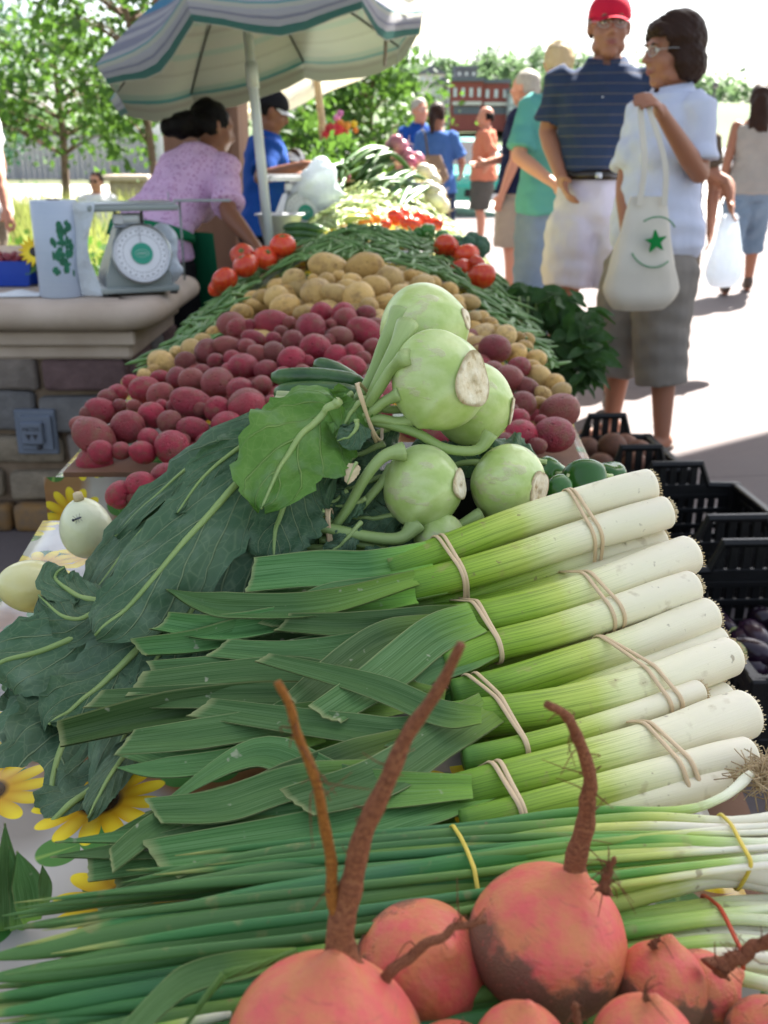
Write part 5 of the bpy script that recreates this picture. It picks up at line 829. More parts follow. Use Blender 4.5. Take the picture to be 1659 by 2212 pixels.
# kohlrabi --------------------------------------------------------
def kmesh(seed):
    V, F = ico(5); V = V.copy(); a = np.arctan2(V[:, 1], V[:, 0]); q = np.hypot(V[:, 0], V[:, 1]); V *= (1 + .07 * wob(V, seed, 2.2) + .02 * np.cos(4 * a + seed) * q)[:, None]; V[:, 2] = np.where(V[:, 2] < 0, V[:, 2] * .95, V[:, 2] * (.92 + .1 * np.exp(-(q / .35) ** 2))); g = .085 * np.exp(-((np.mod(a * 3 + V[:, 2] * 2.2 + seed, 6.28) - 3.14) / .5) ** 2) * np.exp(-((V[:, 2] - .1) / .55) ** 2); V *= (1 + g)[:, None]; return V, F
def bulb(parent, px, py, r, Y, axis, seed, cut=.3, sq=(1, 1)):
    """axis points to the cut root end"""
    c = P(px, py, Y); rr = r * dep(c) / FPX; z = unit(axis); x = unit(np.cross((0, 0, 1), z)); y = np.cross(z, x); E = np.stack([x, y, z], 1); V, F = kmesh(seed); V = V * (sq[0], sq[0], sq[1])
    cutz = 1.0 - cut * .32; V[:, 2] = np.minimum(V[:, 2], cutz + .015 * np.sin(V[:, 0] * 17) * np.cos(V[:, 1] * 13)); L0 = V; me = MB().add(L0, F).mesh('bulb', M['kohlrabi']); o = bpy.data.objects.new('bulb', me); C.objects.link(o); o.parent = parent; o.matrix_parent_inverse = Matrix.Translation(parent.location).inverted()
    o.matrix_basis = Matrix.Translation(Vector(c)) @ Matrix(E.tolist()).to_4x4() @ Matrix.Scale(rr, 4)
    rc = math.sqrt(max(.02, 1 - cutz ** 2)) * .98; A = []
    for k in np.linspace(0, 1, 8): A.append([(rc * k * (1 + .1 * math.sin(3 * a + seed)) * math.cos(a), rc * k * (1 + .1 * math.sin(3 * a + seed)) * math.sin(a), cutz + .03 + .022 * (1 - k) * math.sin(5 * k + a) - .03 * (k > .95)) for a in np.linspace(0, 6.2832, 33)])
    mb = MB(); mb.grid(np.array(A) * rr @ E.T + c); f = mb.build('cut_face', M['kohlrabi_cut'], parent); return c, rr
def stem(parent, pts, r0, r1, n=22):
    c = spline([P(*p) for p in pts], n); mb = MB(); v = np.linspace(0, 1, n); rr = (r0 + (r1 - r0) * v) * dep(c[n // 2]) / FPX; rr = rr * (1 + .55 * np.exp(-(v / .12) ** 2)); mb.tube(c, rr, 12, flat=.8); return mb.build('stem', M['kohlrabi_stem'], parent)
KY = [(640, 1.1), (850, 1.03), (1000, .965), (1100, .92), (1200, .875), (1300, .835), (1400, .79), (1500, .74), (1600, .685), (1700, .628), (1780, .59)]
def K(px, py, dy=0.): return P(px, py, interp(py, KY) + dy)
def kleaf(parent, pts, wpx, light=False, dy=0., seed=0, n=34, m_=21, wave=.17, prof=None, fold=-.22, roll=0., name='leaf', nr=None, surf=K, pet=0.):
    q = np.random.RandomState(seed); P3 = spline([surf(p[0], p[1], dy + (p[2] if len(p) > 2 else 0)) for p in pts], n); T = np.gradient(P3, axis=0); wm = wpx * dep(P3[n // 2]) / FPX / 2; A = []; U = []; ph = q.uniform(0, 6, 8)
    pf = prof or (lambda v: np.interp(v, [0, .08, .2, .4, .65, .85, .95, 1], [.16, .42, .78, 1., .98, .7, .42, .08]))
    for i in range(n):
        v = i / (n - 1); t = unit(T[i]); vw = unit(EYE - P3[i]); nn = unit(.7 * vw + .5 * np.array((0, 0, 1)) + np.array(nr or (0, 0, 0))); nn = unit(nn - t * (nn @ t)); b = np.cross(nn, t); b, nn = b * math.cos(roll) + nn * math.sin(roll), nn * math.cos(roll) - b * math.sin(roll); row = []
        for j, u in enumerate(np.linspace(-1, 1, m_)):
            au = abs(u); sd = 1 if u > 0 else 0; e = pf(v) * wm * (1 + au ** 3 * (.05 * math.sin(v * 46 + ph[sd]) + .06 * math.sin(v * 21 + ph[2 + sd]) + .035 * math.sin(v * 95 + ph[4]) + .03 * math.sin(v * 160 + ph[sd])))
            pk = (v - au * .42) * 5.5 * 2 * math.pi
            h = wm * (fold * (au - .4) + wave * (au ** 1.5) * (math.sin(v * 10 + ph[sd]) + .7 * math.sin(v * 19 + ph[2 + sd] + u * 2)) + .08 * math.sin(u * 5 + v * 13 + ph[6]) * math.sin(v * 8 - u * 4 + ph[7]) + .035 * math.sin(u * 13 + v * 9 + ph[4]) * math.sin(v * 23 - u * 6 + ph[5]) + .014 * math.cos(pk) * min(1, au * 3) + .10 * math.sin(v * 4 + u * 2.2 + ph[5]) - .05 * math.exp(-(u / .06) ** 2))
            row.append(P3[i] + b * e * u + nn * h + t * wm * .25 * au * (v - .3) * 0)
        A.append(row); U.append([(.5 + u / 2, v) for u in np.linspace(-1, 1, m_)])
    mb = MB(); mb.grid(A, U); o = mb.build(name, M['kohl_leaf_light' if light else 'kohl_leaf'], parent)
    c = np.array([A[i][m_ // 2] for i in range(n)]); nn = unit(EYE - c[n // 2]); mb = MB(); mb.tube(c + nn * .0008, np.linspace(.0048, .0011, n) * (wpx / 190.) ** .5, 8); mb.build('midrib', M['kohlrabi_stem'], o); return o
kb = thing('kohlrabi_bunch', 'upper bunch of three pale green kohlrabi with its leaves trailing left', 'kohlrabi', P(800, 900, 1.02))
bulb(kb, 918, 712, 98, 1.10, (.75, -.25, .25), 1, .1, (1, 1.02)); bulb(kb, 950, 825, 107, 1.0, (.74, -.62, .16), 4, .55, (1, .98)); bulb(kb, 1022, 872, 90, 1.06, (.9, -.2, -.1), 7, .2)
for pts, a, b in [([(866, 672, 1.07), (835, 730, 1.05), (805, 810, 1.03), (770, 868, 1.02)], 17, 13), ([(880, 700, 1.03), (850, 760, 1.0), (815, 830, .99), (785, 890, 1.0), (730, 930, 1.0)], 17, 12), ([(880, 770, .97), (845, 800, .985), (812, 850, .985), (780, 890, .99), (700, 905, 1.0)], 16, 12), ([(868, 850, .98), (830, 868, .985), (790, 895, .985), (690, 920, 1.0)], 16, 12), ([(1060, 935, .99), (1030, 972, .985), (960, 968, .98), (900, 935, .98), (830, 915, .985), (770, 905, .99)], 13, 13), ([(900, 905, .99), (860, 912, .985), (800, 905, .985), (700, 935, .995)], 16, 12), ([(910, 880, 1.02), (850, 885, 1.005), (790, 880, 1.0), (680, 890, 1.0)], 12, 11)]: stem(kb, pts, a, b)
cs = [(P(795, 880 + k * 22, .99), .0155, unit((1, .0, .35))) for k in range(-1, 3)] + [(P(800, 895, 1.015), .018, unit((1, .0, .35)))]; bandloop('rubber_band', cs, 2, M['band'], kb, .12)
kleaf(kb, [(735, 870, -.01), (690, 905), (620, 980, -.02), (565, 1095, -.03)], 235, True, -.035, 2, wave=.1); kleaf(kb, [(760, 850), (735, 868), (700, 890), (650, 905)], 110, True, -.02, 5, wave=.2); kleaf(kb, [(790, 862), (765, 885), (745, 915), (725, 945)], 100, True, -.03, 8, wave=.2); kleaf(kb, [(770, 910), (770, 925), (755, 942), (728, 952)], 70, False, -.04, 9)
kleaf(kb, [(740, 900, -.01), (580, 990, -.02), (430, 1140, -.025), (300, 1290, -.03), (205, 1375, -.03)], 205, False, .0, 3, wave=.13); kleaf(kb, [(740, 890), (560, 950), (420, 1045), (290, 1160), (195, 1300)], 190, False, .012, 13, wave=.18, roll=.25); kleaf(kb, [(700, 885), (540, 930), (400, 1020), (250, 1160)], 120, False, .018, 23, wave=.25, roll=.5); kleaf(kb, [(600, 925), (520, 965), (440, 1030), (380, 1110)], 90, False, -.028, 17, wave=.3, roll=-.4)
kl = thing('kohlrabi_bunch', 'lower bunch of kohlrabi tied at the leek tops, dark leaves hanging off the table', 'kohlrabi', P(720, 1150, .94))
bulb(kl, 915, 1052, 92, .965, (.86, -.42, .2), 11, .22, (.95, 1.)); bulb(kl, 1098, 1048, 86, .99, (.82, -.55, .0), 14, .5, (1., 1.)); bulb(kl, 950, 1165, 58, .945, (.7, -.3, -.2), 17, .1)
for pts, a, b in [([(872, 975, .95), (830, 985, .945), (790, 1030, .94), (750, 1100, .935), (700, 1165, .93)], 17, 12), ([(900, 1130, .935), (865, 1162, .925), (800, 1160, .92), (700, 1140, .918), (640, 1135, .918)], 17, 13), ([(905, 1200, .925), (860, 1195, .925), (780, 1175, .922), (690, 1165, .92)], 12, 11), ([(1040, 1110, .96), (960, 1150, .95), (850, 1200, .93), (700, 1180, .925)], 12, 11), ([(850, 1010, .97), (810, 1060, .96), (760, 1110, .95), (690, 1130, .93)], 12, 10), ([(830, 1215, .915), (760, 1195, .913), (700, 1185, .915), (620, 1180, .92)], 11, 10)]: stem(kl, pts, a, b)
cs = [(P(715, 1125 + k * 24, .926), .011, unit((1, .0, .1))) for k in range(0, 4)]; bandloop('rubber_band', cs, 2, M['band'], kl, .1)
kleaf(kl, [(720, 1010, .0), (620, 1090), (480, 1230), (360, 1390), (300, 1480)], 230, False, .004, 31, wave=.12); kleaf(kl, [(700, 1110), (600, 1160), (470, 1260), (340, 1390)], 200, False, .014, 33, roll=-.25); kleaf(kl, [(690, 1010), (640, 1050), (600, 1130), (590, 1200)], 190, False, -.012, 35, wave=.12)
kleaf(kl, [(420, 1180), (330, 1260), (180, 1370), (20, 1430), (-20, 1450)], 200, False, .0, 41, wave=.14); kleaf(kl, [(330, 1250), (230, 1310), (150, 1340), (85, 1290)], 120, False, -.01, 43, wave=.2); kleaf(kl, [(400, 1290), (300, 1400), (190, 1500), (105, 1570)], 190, False, .0, 45); kleaf(kl, [(460, 1330), (380, 1440), (300, 1540), (215, 1720)], 170, False, .012, 47)
kleaf(kl, [(330, 1380), (200, 1450), (90, 1560), (30, 1640)], 190, False, .035, 61, wave=.1); kleaf(kl, [(300, 1400), (200, 1510), (125, 1640), (110, 1800)], 275, False, .02, 49, wave=.07); kleaf(kl, [(280, 1500), (230, 1640), (215, 1760), (250, 1850)], 190, False, .022, 63); kleaf(kl, [(360, 1540), (280, 1620), (225, 1700), (190, 1765)], 70, False, -.005, 51); kleaf(kl, [(420, 1500), (340, 1620), (290, 1720), (270, 1830)], 150, False, .03, 53); kleaf(kl, [(300, 1330), (200, 1420), (90, 1500), (20, 1480)], 170, False, .03, 55); kleaf(kl, [(260, 1300), (180, 1290), (120, 1250), (140, 1225)], 90, False, -.01, 57, wave=.2)
for (a, w_, b) in [((770, 985), 60, (700, 1010)), ((790, 1080), 70, (700, 1090)), ((750, 1060), 60, (690, 1090)), ((780, 1130), 60, (700, 1200))]: kleaf(kl, [(a[0], a[1]), ((a[0] + b[0]) / 2, (a[1] + b[1]) / 2 + 8), b], w_, False, .02, a[0], wave=.3)
kleaf(kl, [(770, 1000), (764, 1010), (750, 1045)], 30, False, -.03, 3, name='dry_leaf').data.materials[0] = M['dry_leaf']
for (a, w_, b, dd) in [((830, 960), 120, (690, 985), .03), ((860, 1020), 120, (700, 1060), .04), ((1040, 1000), 140, (860, 985), .07), ((880, 1110), 110, (720, 1110), .05), ((900, 1210), 120, (690, 1235), .03), ((1000, 1160), 140, (820, 1120), .06), ((1180, 1000), 120, (1040, 960), .09), ((860, 920), 110, (720, 960), .05)]: kleaf(kl, [(a[0], a[1]), ((a[0] + b[0]) / 2, (a[1] + b[1]) / 2 + 10), b], w_, False, dd, a[0] + 1, wave=.25)
kleaf(kl, [(330, 1600), (220, 1690), (120, 1770), (40, 1840)], 170, False, .018, 71, wave=.14)
# crate hidden under the kohlrabi lifts them off the cloth
mb = MB(); mb.box((.02, 1.1, .80), (.3, .17, .14), bev=.01); mb.box((-.02, 1.0, .775), (.36, .1, .09), bev=.01); tag(mb.build('display_block', M['black_plastic'], None, False), 'low dark riser block hidden under the kohlrabi and zucchini', 'riser')
# zucchini behind the kohlrabi
for i, (a, b, r, Y, lab) in enumerate([((588, 815), (790, 828), 20, 1.14, 'dark zucchini with its cut tip towards the red potatoes'), ((680, 785), (780, 835), 19, 1.2, 'dark zucchini lying above and behind the other two'), ((595, 850), (790, 858), 24, 1.12, 'dark zucchini lowest of the three beside the kohlrabi')]):
    p0, p1 = P(*a, Y), P(*b, Y - .02); longveg('zucchini', lab, 'zucchini', [p1, (p0 + p1) / 2 + (0, 0, .004), p0], r * dep(p0) / FPX, M['zucchini'], None)
t = thing('squash', 'pale ribbed squash stem end just below the zucchini tips', 'squash', P(660, 872, 1.1)); c0, c1 = P(600, 866, 1.1), P(680, 872, 1.09); p = spline([c1, (c0 + c1) / 2, c0], 12); mb = MB()
for k in range(7): a = k / 7 * 6.28; d = unit(c0 - c1); x = unit(np.cross(d, (0, 0, 1))); y = np.cross(d, x); o_ = (x * math.cos(a) + y * math.sin(a)) * .008; mb.tube(p + o_, np.linspace(.0055, .0045, 12), 8)
mb.build('stem', M['zucchini_stem'], t); mb = MB(); e0 = P(690, 874, 1.09); mb.tube(spline([e0, P(740, 880, 1.09), P(800, 890, 1.09)], 12), np.interp(np.linspace(0, 1, 12), [0, .3, 1], [.015, .02, .012]), 14); mb.build('body', M['zucchini'], t)
p0, p1 = P(1000, 985, 1.1), P(1085, 985, 1.1); longveg('yellow_squash', 'yellow squash glimpsed between the four kohlrabi', 'squash', [p0, (p0 + p1) / 2, p1], .022, M['yellow_squash'])
# two pale egg-shaped squash at the left edge
def egg(label, px, py, rw, rh, Y, ax, mat):
    p = P(px, py, Y); k = dep(p) / FPX; t = thing('pale_squash', label, 'squash', p); z = unit(ax); x = unit(np.cross((0, 1, 0), z)); y = np.cross(z, x); E = np.stack([x, y, z], 1); V, F = ico(5); V = V.copy(); V[:, :2] *= (1 - .1 * V[:, 2:3]); V *= (rw * k, rw * k, rh * k); V = V @ E.T; bo = bpy.data.objects.new('body', MB().add(V, F).mesh('body', mat)); C.objects.link(bo); bo.parent = t; mb = MB(); mb.lathe([(.0, 0), (.006, 0), (.005, .008), (0, .009)], 10, p + z * rh * k * .985, E); mb.build('stem_scar', M['dry_leaf'], t); return p, rw * k
p, r = egg('upright creamy white squash with a fly on it', 186, 1140, 56, 68, 1.04, (-.1, -.1, 1), M['white_cuke']); egg('yellowish white squash lying at the left table corner', 64, 1266, 57, 69, .90, (-.95, -.2, .15), M['pale_yellow_cuke'])
fp = P(168, 1120, 1.04); fp = fp + unit(EYE - fp) * r * 1.0; fl = thing('fly', 'small dark hoverfly with clear wings resting on the white squash', 'fly', fp); d = unit(np.array((.8, 0, .32))); nrm = unit(EYE - fp); b_ = np.cross(nrm, d)
mb = MB(); mb.ell(fp + nrm * .0015, (.0048, .0014, .0014), np.stack([d, b_, nrm], 1), 2); mb.ell(fp + nrm * .0016 - d * .0055, (.0016, .0018, .0016), np.stack([d, b_, nrm], 1), 2)
for s in (-1, 1):
    for kk in (-.003, 0, .003): mb.tube([fp + d * kk * .6 + nrm * .001, fp + d * kk + b_ * s * .003 + nrm * .0015, fp + d * kk * 1.4 + b_ * s * .005], .0002, 4)
mb.build('body', M['ink'], fl); mb = MB()
for s in (-1, 1): mb.add([fp + nrm * .003 - d * .002, fp + nrm * .0034 + b_ * s * .0045 + d * .001, fp + nrm * .0034 + b_ * s * .004 + d * .005, fp + nrm * .003 + d * .003], [(0, 1, 2, 3)])
mb.build('wing', M['clear_lens'], fl)

# beets -----------------------------------------------------------
def beet(label, px, py, rpx, Y, axis, roots, seed, sq=1., hair=10, up_dirt=None):
    """axis points from the crown to the tap root"""
    c = P(px, py, Y); rr = rpx * dep(c) / FPX; z = unit(axis); x = unit(np.cross((.2, 1, .1), z)); y = np.cross(z, x); E = np.stack([x, y, z], 1); V, F = ico(5); V = V.copy(); q = np.hypot(V[:, 0], V[:, 1]); V *= (1 + .075 * wob(V, seed, 2.1) + .02 * wob(V, seed + 9, 6) + .006 * wob(V, seed + 3, 19))[:, None]; V[:, 2] = V[:, 2] * sq + .22 * np.exp(-(q / .22) ** 2) * (V[:, 2] > 0) + .05 * np.exp(-(q / .5) ** 2) * (V[:, 2] > 0)
    t = thing('beet', label, 'beet', c); me = MB().add(V * rr, F).mesh('skin', M['beet']); o = bpy.data.objects.new('skin', me); C.objects.link(o); o.parent = t; o.matrix_basis = Matrix(E.tolist()).to_4x4()
    # dirt follows the object's own Z: scale object space to unit size
    me.transform(Matrix.Scale(1 / rr, 4)); o.matrix_basis = o.matrix_basis @ Matrix.Scale(rr, 4)
    Q = np.random.RandomState(seed)
    for pts, r0, r1, mt in roots:
        cc = spline([P(*p_) for p_ in pts], 46); k = dep(cc[0]) / FPX; v = np.linspace(0, 1, 46); rad = (r0 + (r1 - r0) * v ** .6) * (1 + .7 * np.exp(-v / .03)) * k * (1 + .08 * np.sin(v * 60) * Q.uniform(.3, 1, 46)); cc = cc + .0007 * np.stack([np.sin(v * 23), np.cos(v * 17), np.sin(v * 29)], -1) * (v > .02)[:, None]; mb = MB(); mb.tube(cc, rad, 10); ro = mb.build('tap_root', M[mt], t)
        mb = MB()
        for i in range(max(3, int(hair * min(1, np.linalg.norm(cc[-1] - cc[0]) / .05)))):
            j = int(Q.uniform(1, 40)); d = unit(Q.normal(size=3)); L = Q.uniform(.003, .014) * (1.6 if Q.rand() > .85 else 1); s = cc[j]; mb.tube(spline([s, s + d * L * .5 + (0, 0, .002), s + d * L + Q.normal(size=3) * L * .35], 6), np.linspace(.0005, .00018, 6), 4)
        mb.build('root_hair', M['beet_root'], ro)
    return t
beet('largest beet, muddy below, with a tall curved reddish root', 1182, 2035, 172, .415, (.30, .05, .95), [([(1236, 1915, .42), (1245, 1860, .42), (1268, 1750, .42), (1272, 1680, .42), (1240, 1570, .415), (1182, 1518, .41)], 34, 8, 'beet_root'), ([(1305, 1930, .40), (1312, 1890, .40), (1326, 1850, .40)], 14, 5, 'beet_root')], 2, .88, 60)
beet('beet with a thin brown root slanting to the right across the largest beet', 912, 2095, 146, .415, (.3, -.5, .8), [([(815, 2130, .36), (850, 2095, .36), (930, 2035, .365), (990, 2003, .37), (1050, 1985, .375)], 17, 7, 'beet_root')], 5, .98)
beet('nearest beet with two long crossing roots', 705, 2275, 214, .345, (.1, .15, .98), [([(735, 2105, .36), (738, 2010, .36), (765, 1880, .36), (830, 1690, .36), (920, 1530, .36), (1000, 1388, .355)], 44, 9, 'beet_root'), ([(738, 2010, .36), (718, 1920, .36), (700, 1760, .36), (650, 1600, .36), (602, 1470, .36)], 17, 8, 'beet_root_orange')], 9, .9, 22)
beet('reddish beet behind the right hand one with fibres on its crown', 1425, 2132, 98, .395, (.15, .2, .95), [([(1410, 2045, .395), (1412, 2035, .395), (1425, 2028, .395)], 8, 2, 'beet_root')], 12, 1.05, 30)
beet('brownish beet with a root pointing right out of the picture', 1508, 2140, 84, .40, (.85, .0, .5), [([(1545, 2095, .385), (1590, 2070, .385), (1680, 2018, .385)], 22, 13, 'beet_root')], 15, 1., 40)
beet('small beet at the bottom centre between the two big ones', 1125, 2285, 112, .34, (.1, .1, 1), [([(1250, 2240, .345), (1246, 2200, .345), (1240, 2165, .345)], 9, 6, 'beet_root')], 18, 1.); beet('beet at the bottom edge below the largest one', 1395, 2268, 116, .345, (.1, .1, 1), [([(1395, 2160, .345), (1394, 2150, .345), (1396, 2146, .345)], 6, 2, 'beet_root')], 21, .95); beet('orange brown beet in the bottom right corner', 1665, 2250, 98, .365, (.4, .1, 1), [([(1680, 2165, .365), (1690, 2150, .365), (1700, 2140, .365)], 9, 4, 'beet_root')], 25, .95)
beet('beet at the bottom left corner of the pile', 980, 2330, 120, .35, (0, 0, 1), [([(980, 2230, .35), (982, 2222, .35), (985, 2216, .35)], 6, 2, 'beet_root')], 28, .9)
# ---------------------------------------------------------------- people
def rz(a): return rotm((0, 0, 1), a)
def hand(mb, w, d, pn, sc_=1., curl=.5, thumb=1, vox=.009):
    """palm, four unequal bent fingers and a thumb from the palm's side; d along the hand, pn out of the palm"""
    d = unit(d); pn = unit(np.asarray(pn) - d * (np.asarray(pn) @ d)); a = np.cross(d, pn); q = sc_; mb.ell(w + d * .048 * q, (.038 * q, .052 * q, .017 * q), np.stack([a, d, pn], 1), 2); mb.cap(w - d * .02, .026 * q, w + d * .03 * q, .028 * q, 8)
    for k, (o, L) in enumerate(zip((-.029, -.0095, .0095, .028), (.066, .076, .07, .054))):
        p = w + (d * .09 + a * o * (1 if thumb > 0 else -1) * -1) * q; dd = d; c = curl * (.8 + .12 * k); r = .0088 * q
        for s in (.46, .31, .25): dn = unit(dd * math.cos(c * .7) + pn * math.sin(c * .7)); pn2 = unit(pn * math.cos(c * .7) - dd * math.sin(c * .7)); e = p + dn * L * s * q; mb.cap(p, r, e, r * .92, 8); p, dd, pn_, r = e, dn, pn2, r * .92
    b = w + d * .03 * q + a * .03 * q * thumb; t1 = b + unit(d * .7 + a * thumb * .6 + pn * .45) * .036 * q; mb.cap(b, .013 * q, t1, .0105 * q, 8); mb.cap(t1, .0105 * q, t1 + unit(d * .9 + a * thumb * .1 + pn * .5) * .03 * q, .0085 * q, 8)
def person(label, x, y, h, yaw, skin, top, bottom, hair=('short', 'hair_brown'), shoes='shoe', lean=(0, 0), head=(0, 0, 0), arms=None, feet=None, female=False, fat=1., vox=.016, cap=None, glasses=None, detail=False, curl=.5, group=None, seat=False, palms=None, bag=None, z=0., shoemat=None, apron=None, belt=None, collar=None, fold=1., hs=1.05):
    s = h / 1.75; ps = np.array((x, y, z)); Mz = rz(yaw); W_ = lambda p: (np.asarray(p) * s) @ Mz.T + ps; I_ = lambda p: ((np.asarray(p) - ps) @ Mz) / s
    root = thing('person', label, 'person', (x, y, z), group); sh = .165 if female else .185
    pa, ra = lean
    def bend(p):
        p = np.array(p, float); k = np.clip((p[..., 2] - .88) / .3, 0, 1); out = p.copy(); dy, dz = p[..., 1], p[..., 2] - .95; a = -pa * k; out[..., 1] = dy * np.cos(a) - dz * np.sin(a); out[..., 2] = .95 + dy * np.sin(a) + dz * np.cos(a)
        dx, dz = out[..., 0].copy(), out[..., 2] - .95; a = ra * k; out[..., 0] = dx * np.cos(a) + dz * np.sin(a); out[..., 2] = .95 - dx * np.sin(a) + dz * np.cos(a); return out
    def loft(mb, rings, n=26):
        ang = np.arange(n) / n * 2 * np.pi; V = []
        for zz, rx, ry, yo in rings: V.append(np.stack([rx * np.sign(np.cos(ang)) * np.abs(np.cos(ang)) ** .85, yo + ry * np.sin(ang), np.full(n, zz)], -1))
        V = W_(bend(np.concatenate(V))); k = len(rings); F = [(i * n + j, i * n + (j + 1) % n, (i + 1) * n + (j + 1) % n, (i + 1) * n + j) for i in range(k - 1) for j in range(n)] + [tuple(range(n))[::-1], tuple(range((k - 1) * n, k * n))]; mb.add(V, F)
    def cp_(mb, a, r0, b, r1, b_=False): mb.cap(W_(bend(a) if b_ else a), r0 * s, W_(bend(b) if b_ else b), r1 * s, 14)
    def flat(mb, pts, rr, fl=1.): mb.tube(np.array([W_(p) for p in pts]), np.array(rr) * s, 18, flat=fl)
    F_ = .93 if female else 1.
    rings = [(.80, .15, .105, 0), (.88, .172 * fat, .122 * fat, -.005), (.96, .17 * fat, .12 * fat, 0), (1.06, .15 * fat * F_, .11 * fat, .008), (1.16, .148 * F_, .11, .004), (1.28, .165 * F_, .118, .0), (1.37, .172 * F_, .108, -.012), (1.43, .15 * F_, .088, -.02), (1.475, .09, .07, -.022), (1.52, .058, .06, -.02)]
    SH = [bend((sd * sh, -.015, 1.415)) for sd in (-1, 1)]; EL = []; WR = []
    for i, sd in enumerate((-1, 1)):
        a = (arms or (None, None))[i]
        if a is None: EL.append(SH[i] + np.array((sd * .05, -.03, -.28))); WR.append(SH[i] + np.array((sd * .06, .06, -.53)))
        else:
            e, w_ = (I_(a[0]), I_(a[1])) if len(a) == 2 else (np.array(a[0]), np.array(a[1])); EL.append(e); WR.append(w_)
    hips = [np.array((sd * .085, 0, .90)) for sd in (-1, 1)]; ft = feet or ((-.11, 0.0), (.11, .03))
    if seat: knees = [np.array((sd * .1, .42, .92)) for sd in (-1, 1)]; ank = [np.array((sd * .1, .75, .86)) for sd in (-1, 1)]
    else: ank = [np.array((f_[0], f_[1], .085)) for f_ in ft]; knees = [(hips[i] + ank[i]) / 2 + np.array((0, .035, .03)) for i in (0, 1)]
    # ---- body, one surface
    mb = MB(); loft(mb, [(a, b * .93, c * .93, d) for a, b, c, d in rings])
    for i, sd in enumerate((-1, 1)):
        cp_(mb, SH[i], .052, EL[i], .04); mid = EL[i] + (WR[i] - EL[i]) * .3; cp_(mb, EL[i], .04, mid, .042); cp_(mb, mid, .042, WR[i], .027)
        pn = (palms or (None, None))[i]; d = unit(WR[i] - EL[i]); pn = np.array(pn if pn is not None else (-sd, .2, 0.)); 
        hb = MB(); hand(hb, WR[i], d, pn, 1., curl, 1 if i else -1); mb.add(W_(hb.V[0] if len(hb.V) == 1 else np.concatenate(hb.V)), hb.F)
        cp_(mb, hips[i], .088, knees[i], .058); c1 = knees[i] + (ank[i] - knees[i]) * .33 + np.array((0, -.018, 0)); cp_(mb, knees[i], .056, c1, .06); cp_(mb, c1, .06, ank[i], .037)
        if not seat: cp_(mb, ank[i] + (0, -.02, -.045), .036, ank[i] + (0, .16, -.06), .025)
    hy, hp, hr = head; Hm = rz(hy) @ rotm((1, 0, 0), hp) @ rotm((0, 1, 0), hr); nb = bend((0, -.02, 1.5)); tilt = rotm((1, 0, 0), -pa * .35); hc = nb + tilt @ np.array((0, .022, .128)); HW = lambda p: W_(hc + hs * np.asarray(p) @ (tilt @ Hm).T)
    HM = Mz @ tilt @ Hm
    def he(mb, c, r, sub=3, mi=0): mb.ell(HW(c), np.array(r) * s * hs, HM, sub, mi)
    def hcap(mb, a, r0, b, r1, mi=0): mb.cap(HW(a), r0 * s * hs, HW(b), r1 * s * hs, 10, mi)
    mb.cap(W_(nb - (0, 0, .03)), .056 * s * (.9 if female else 1), HW((0, -.012, -.05)), .05 * s * (.9 if female else 1), 14)
    he(mb, (0, -.012, .03), (.073, .092, .086)); he(mb, (0, .018, -.03), (.062, .074, .084)); he(mb, (0, .05, -.092), (.034, .032, .026))
    for sd in (-1, 1): he(mb, (sd * .036, .05, -.03), (.028, .03, .034)); he(mb, (sd * .045, .015, -.075), (.022, .045, .025)); he(mb, (sd * .076, -.008, -.008), (.011, .02, .031), 2)
    hcap(mb, (-.03, .076, .03), .0135, (.03, .076, .03), .0135); hcap(mb, (0, .083, .018), .0105, (0, .108, -.022), .0125); he(mb, (-.011, .096, -.027), (.009, .011, .008), 2); he(mb, (.011, .096, -.027), (.009, .011, .008), 2); hcap(mb, (-.016, .084, -.058), .0085, (.016, .084, -.058), .0085)
    me = remesh(mb, vox * (.62 if detail else 1), M[skin], 'body', 3 if detail else 2); link('body', me, root)
    if detail:
        for sd in (-1, 1):
            mb = MB(); he(mb, (sd * .03, .0775, .009), (.0125, .0095, .0068)); he(mb, (sd * .03, .0845, .009), (.0055, .004, .0055), 2, 1); mb.build('eye', [M['eye_white'], M['eye_dark']], root); mb = MB(); mb.tube([HW((sd * .014, .0905, .027)), HW((sd * .03, .0935, .031)), HW((sd * .046, .082, .026))], np.array([.0032, .0042, .0015]) * s, 6); mb.build('eyebrow', M[hair[1]] if hair else M['hair_brown'], root)
        mb = MB(); mb.tube([HW((-.023, .0855, -.0605)), HW((-.008, .0945, -.0565)), HW((0, .094, -.058)), HW((.008, .0945, -.0565)), HW((.023, .0855, -.0605))], np.array([.001, .0042, .004, .0042, .001]) * s, 8); mb.tube([HW((-.02, .086, -.063)), HW((0, .0945, -.067)), HW((.02, .086, -.063))], np.array([.001, .005, .001]) * s, 8); mb.build('lips', M['lip'], root)
    # ---- clothes
    lo = top.get('loose', .014); hem = top.get('hem', .9); sl = top.get('sleeve', .6); tm = top['mat'] if not isinstance(top['mat'], str) else M[top['mat']]
    mb = MB(); rr = [(hem, np.interp(hem, [q[0] for q in rings], [q[1] for q in rings]) + lo + .012, np.interp(hem, [q[0] for q in rings], [q[2] for q in rings]) + lo + .012, 0)] + [(a, b + lo, c + lo, d) for a, b, c, d in rings if a > hem + .02 and a < top.get('neck', 1.50)]
    loft(mb, rr)
    if female: 
        for sd in (-1, 1): c = bend((sd * .072, .085, 1.245)); mb.ell(W_(c), np.array((.07, .062, .07)) * s * (1.0 if fat <= 1.1 else 1.15), None, 3)
    if top.get('tuck'): loft(mb, [(hem - .01, .17 * fat + lo, .12 * fat + lo, 0), (hem + .08, .178 * fat + lo, .13 * fat + lo, .008), (hem + .2, .155 * fat + lo, .115 * fat + lo, .004)])
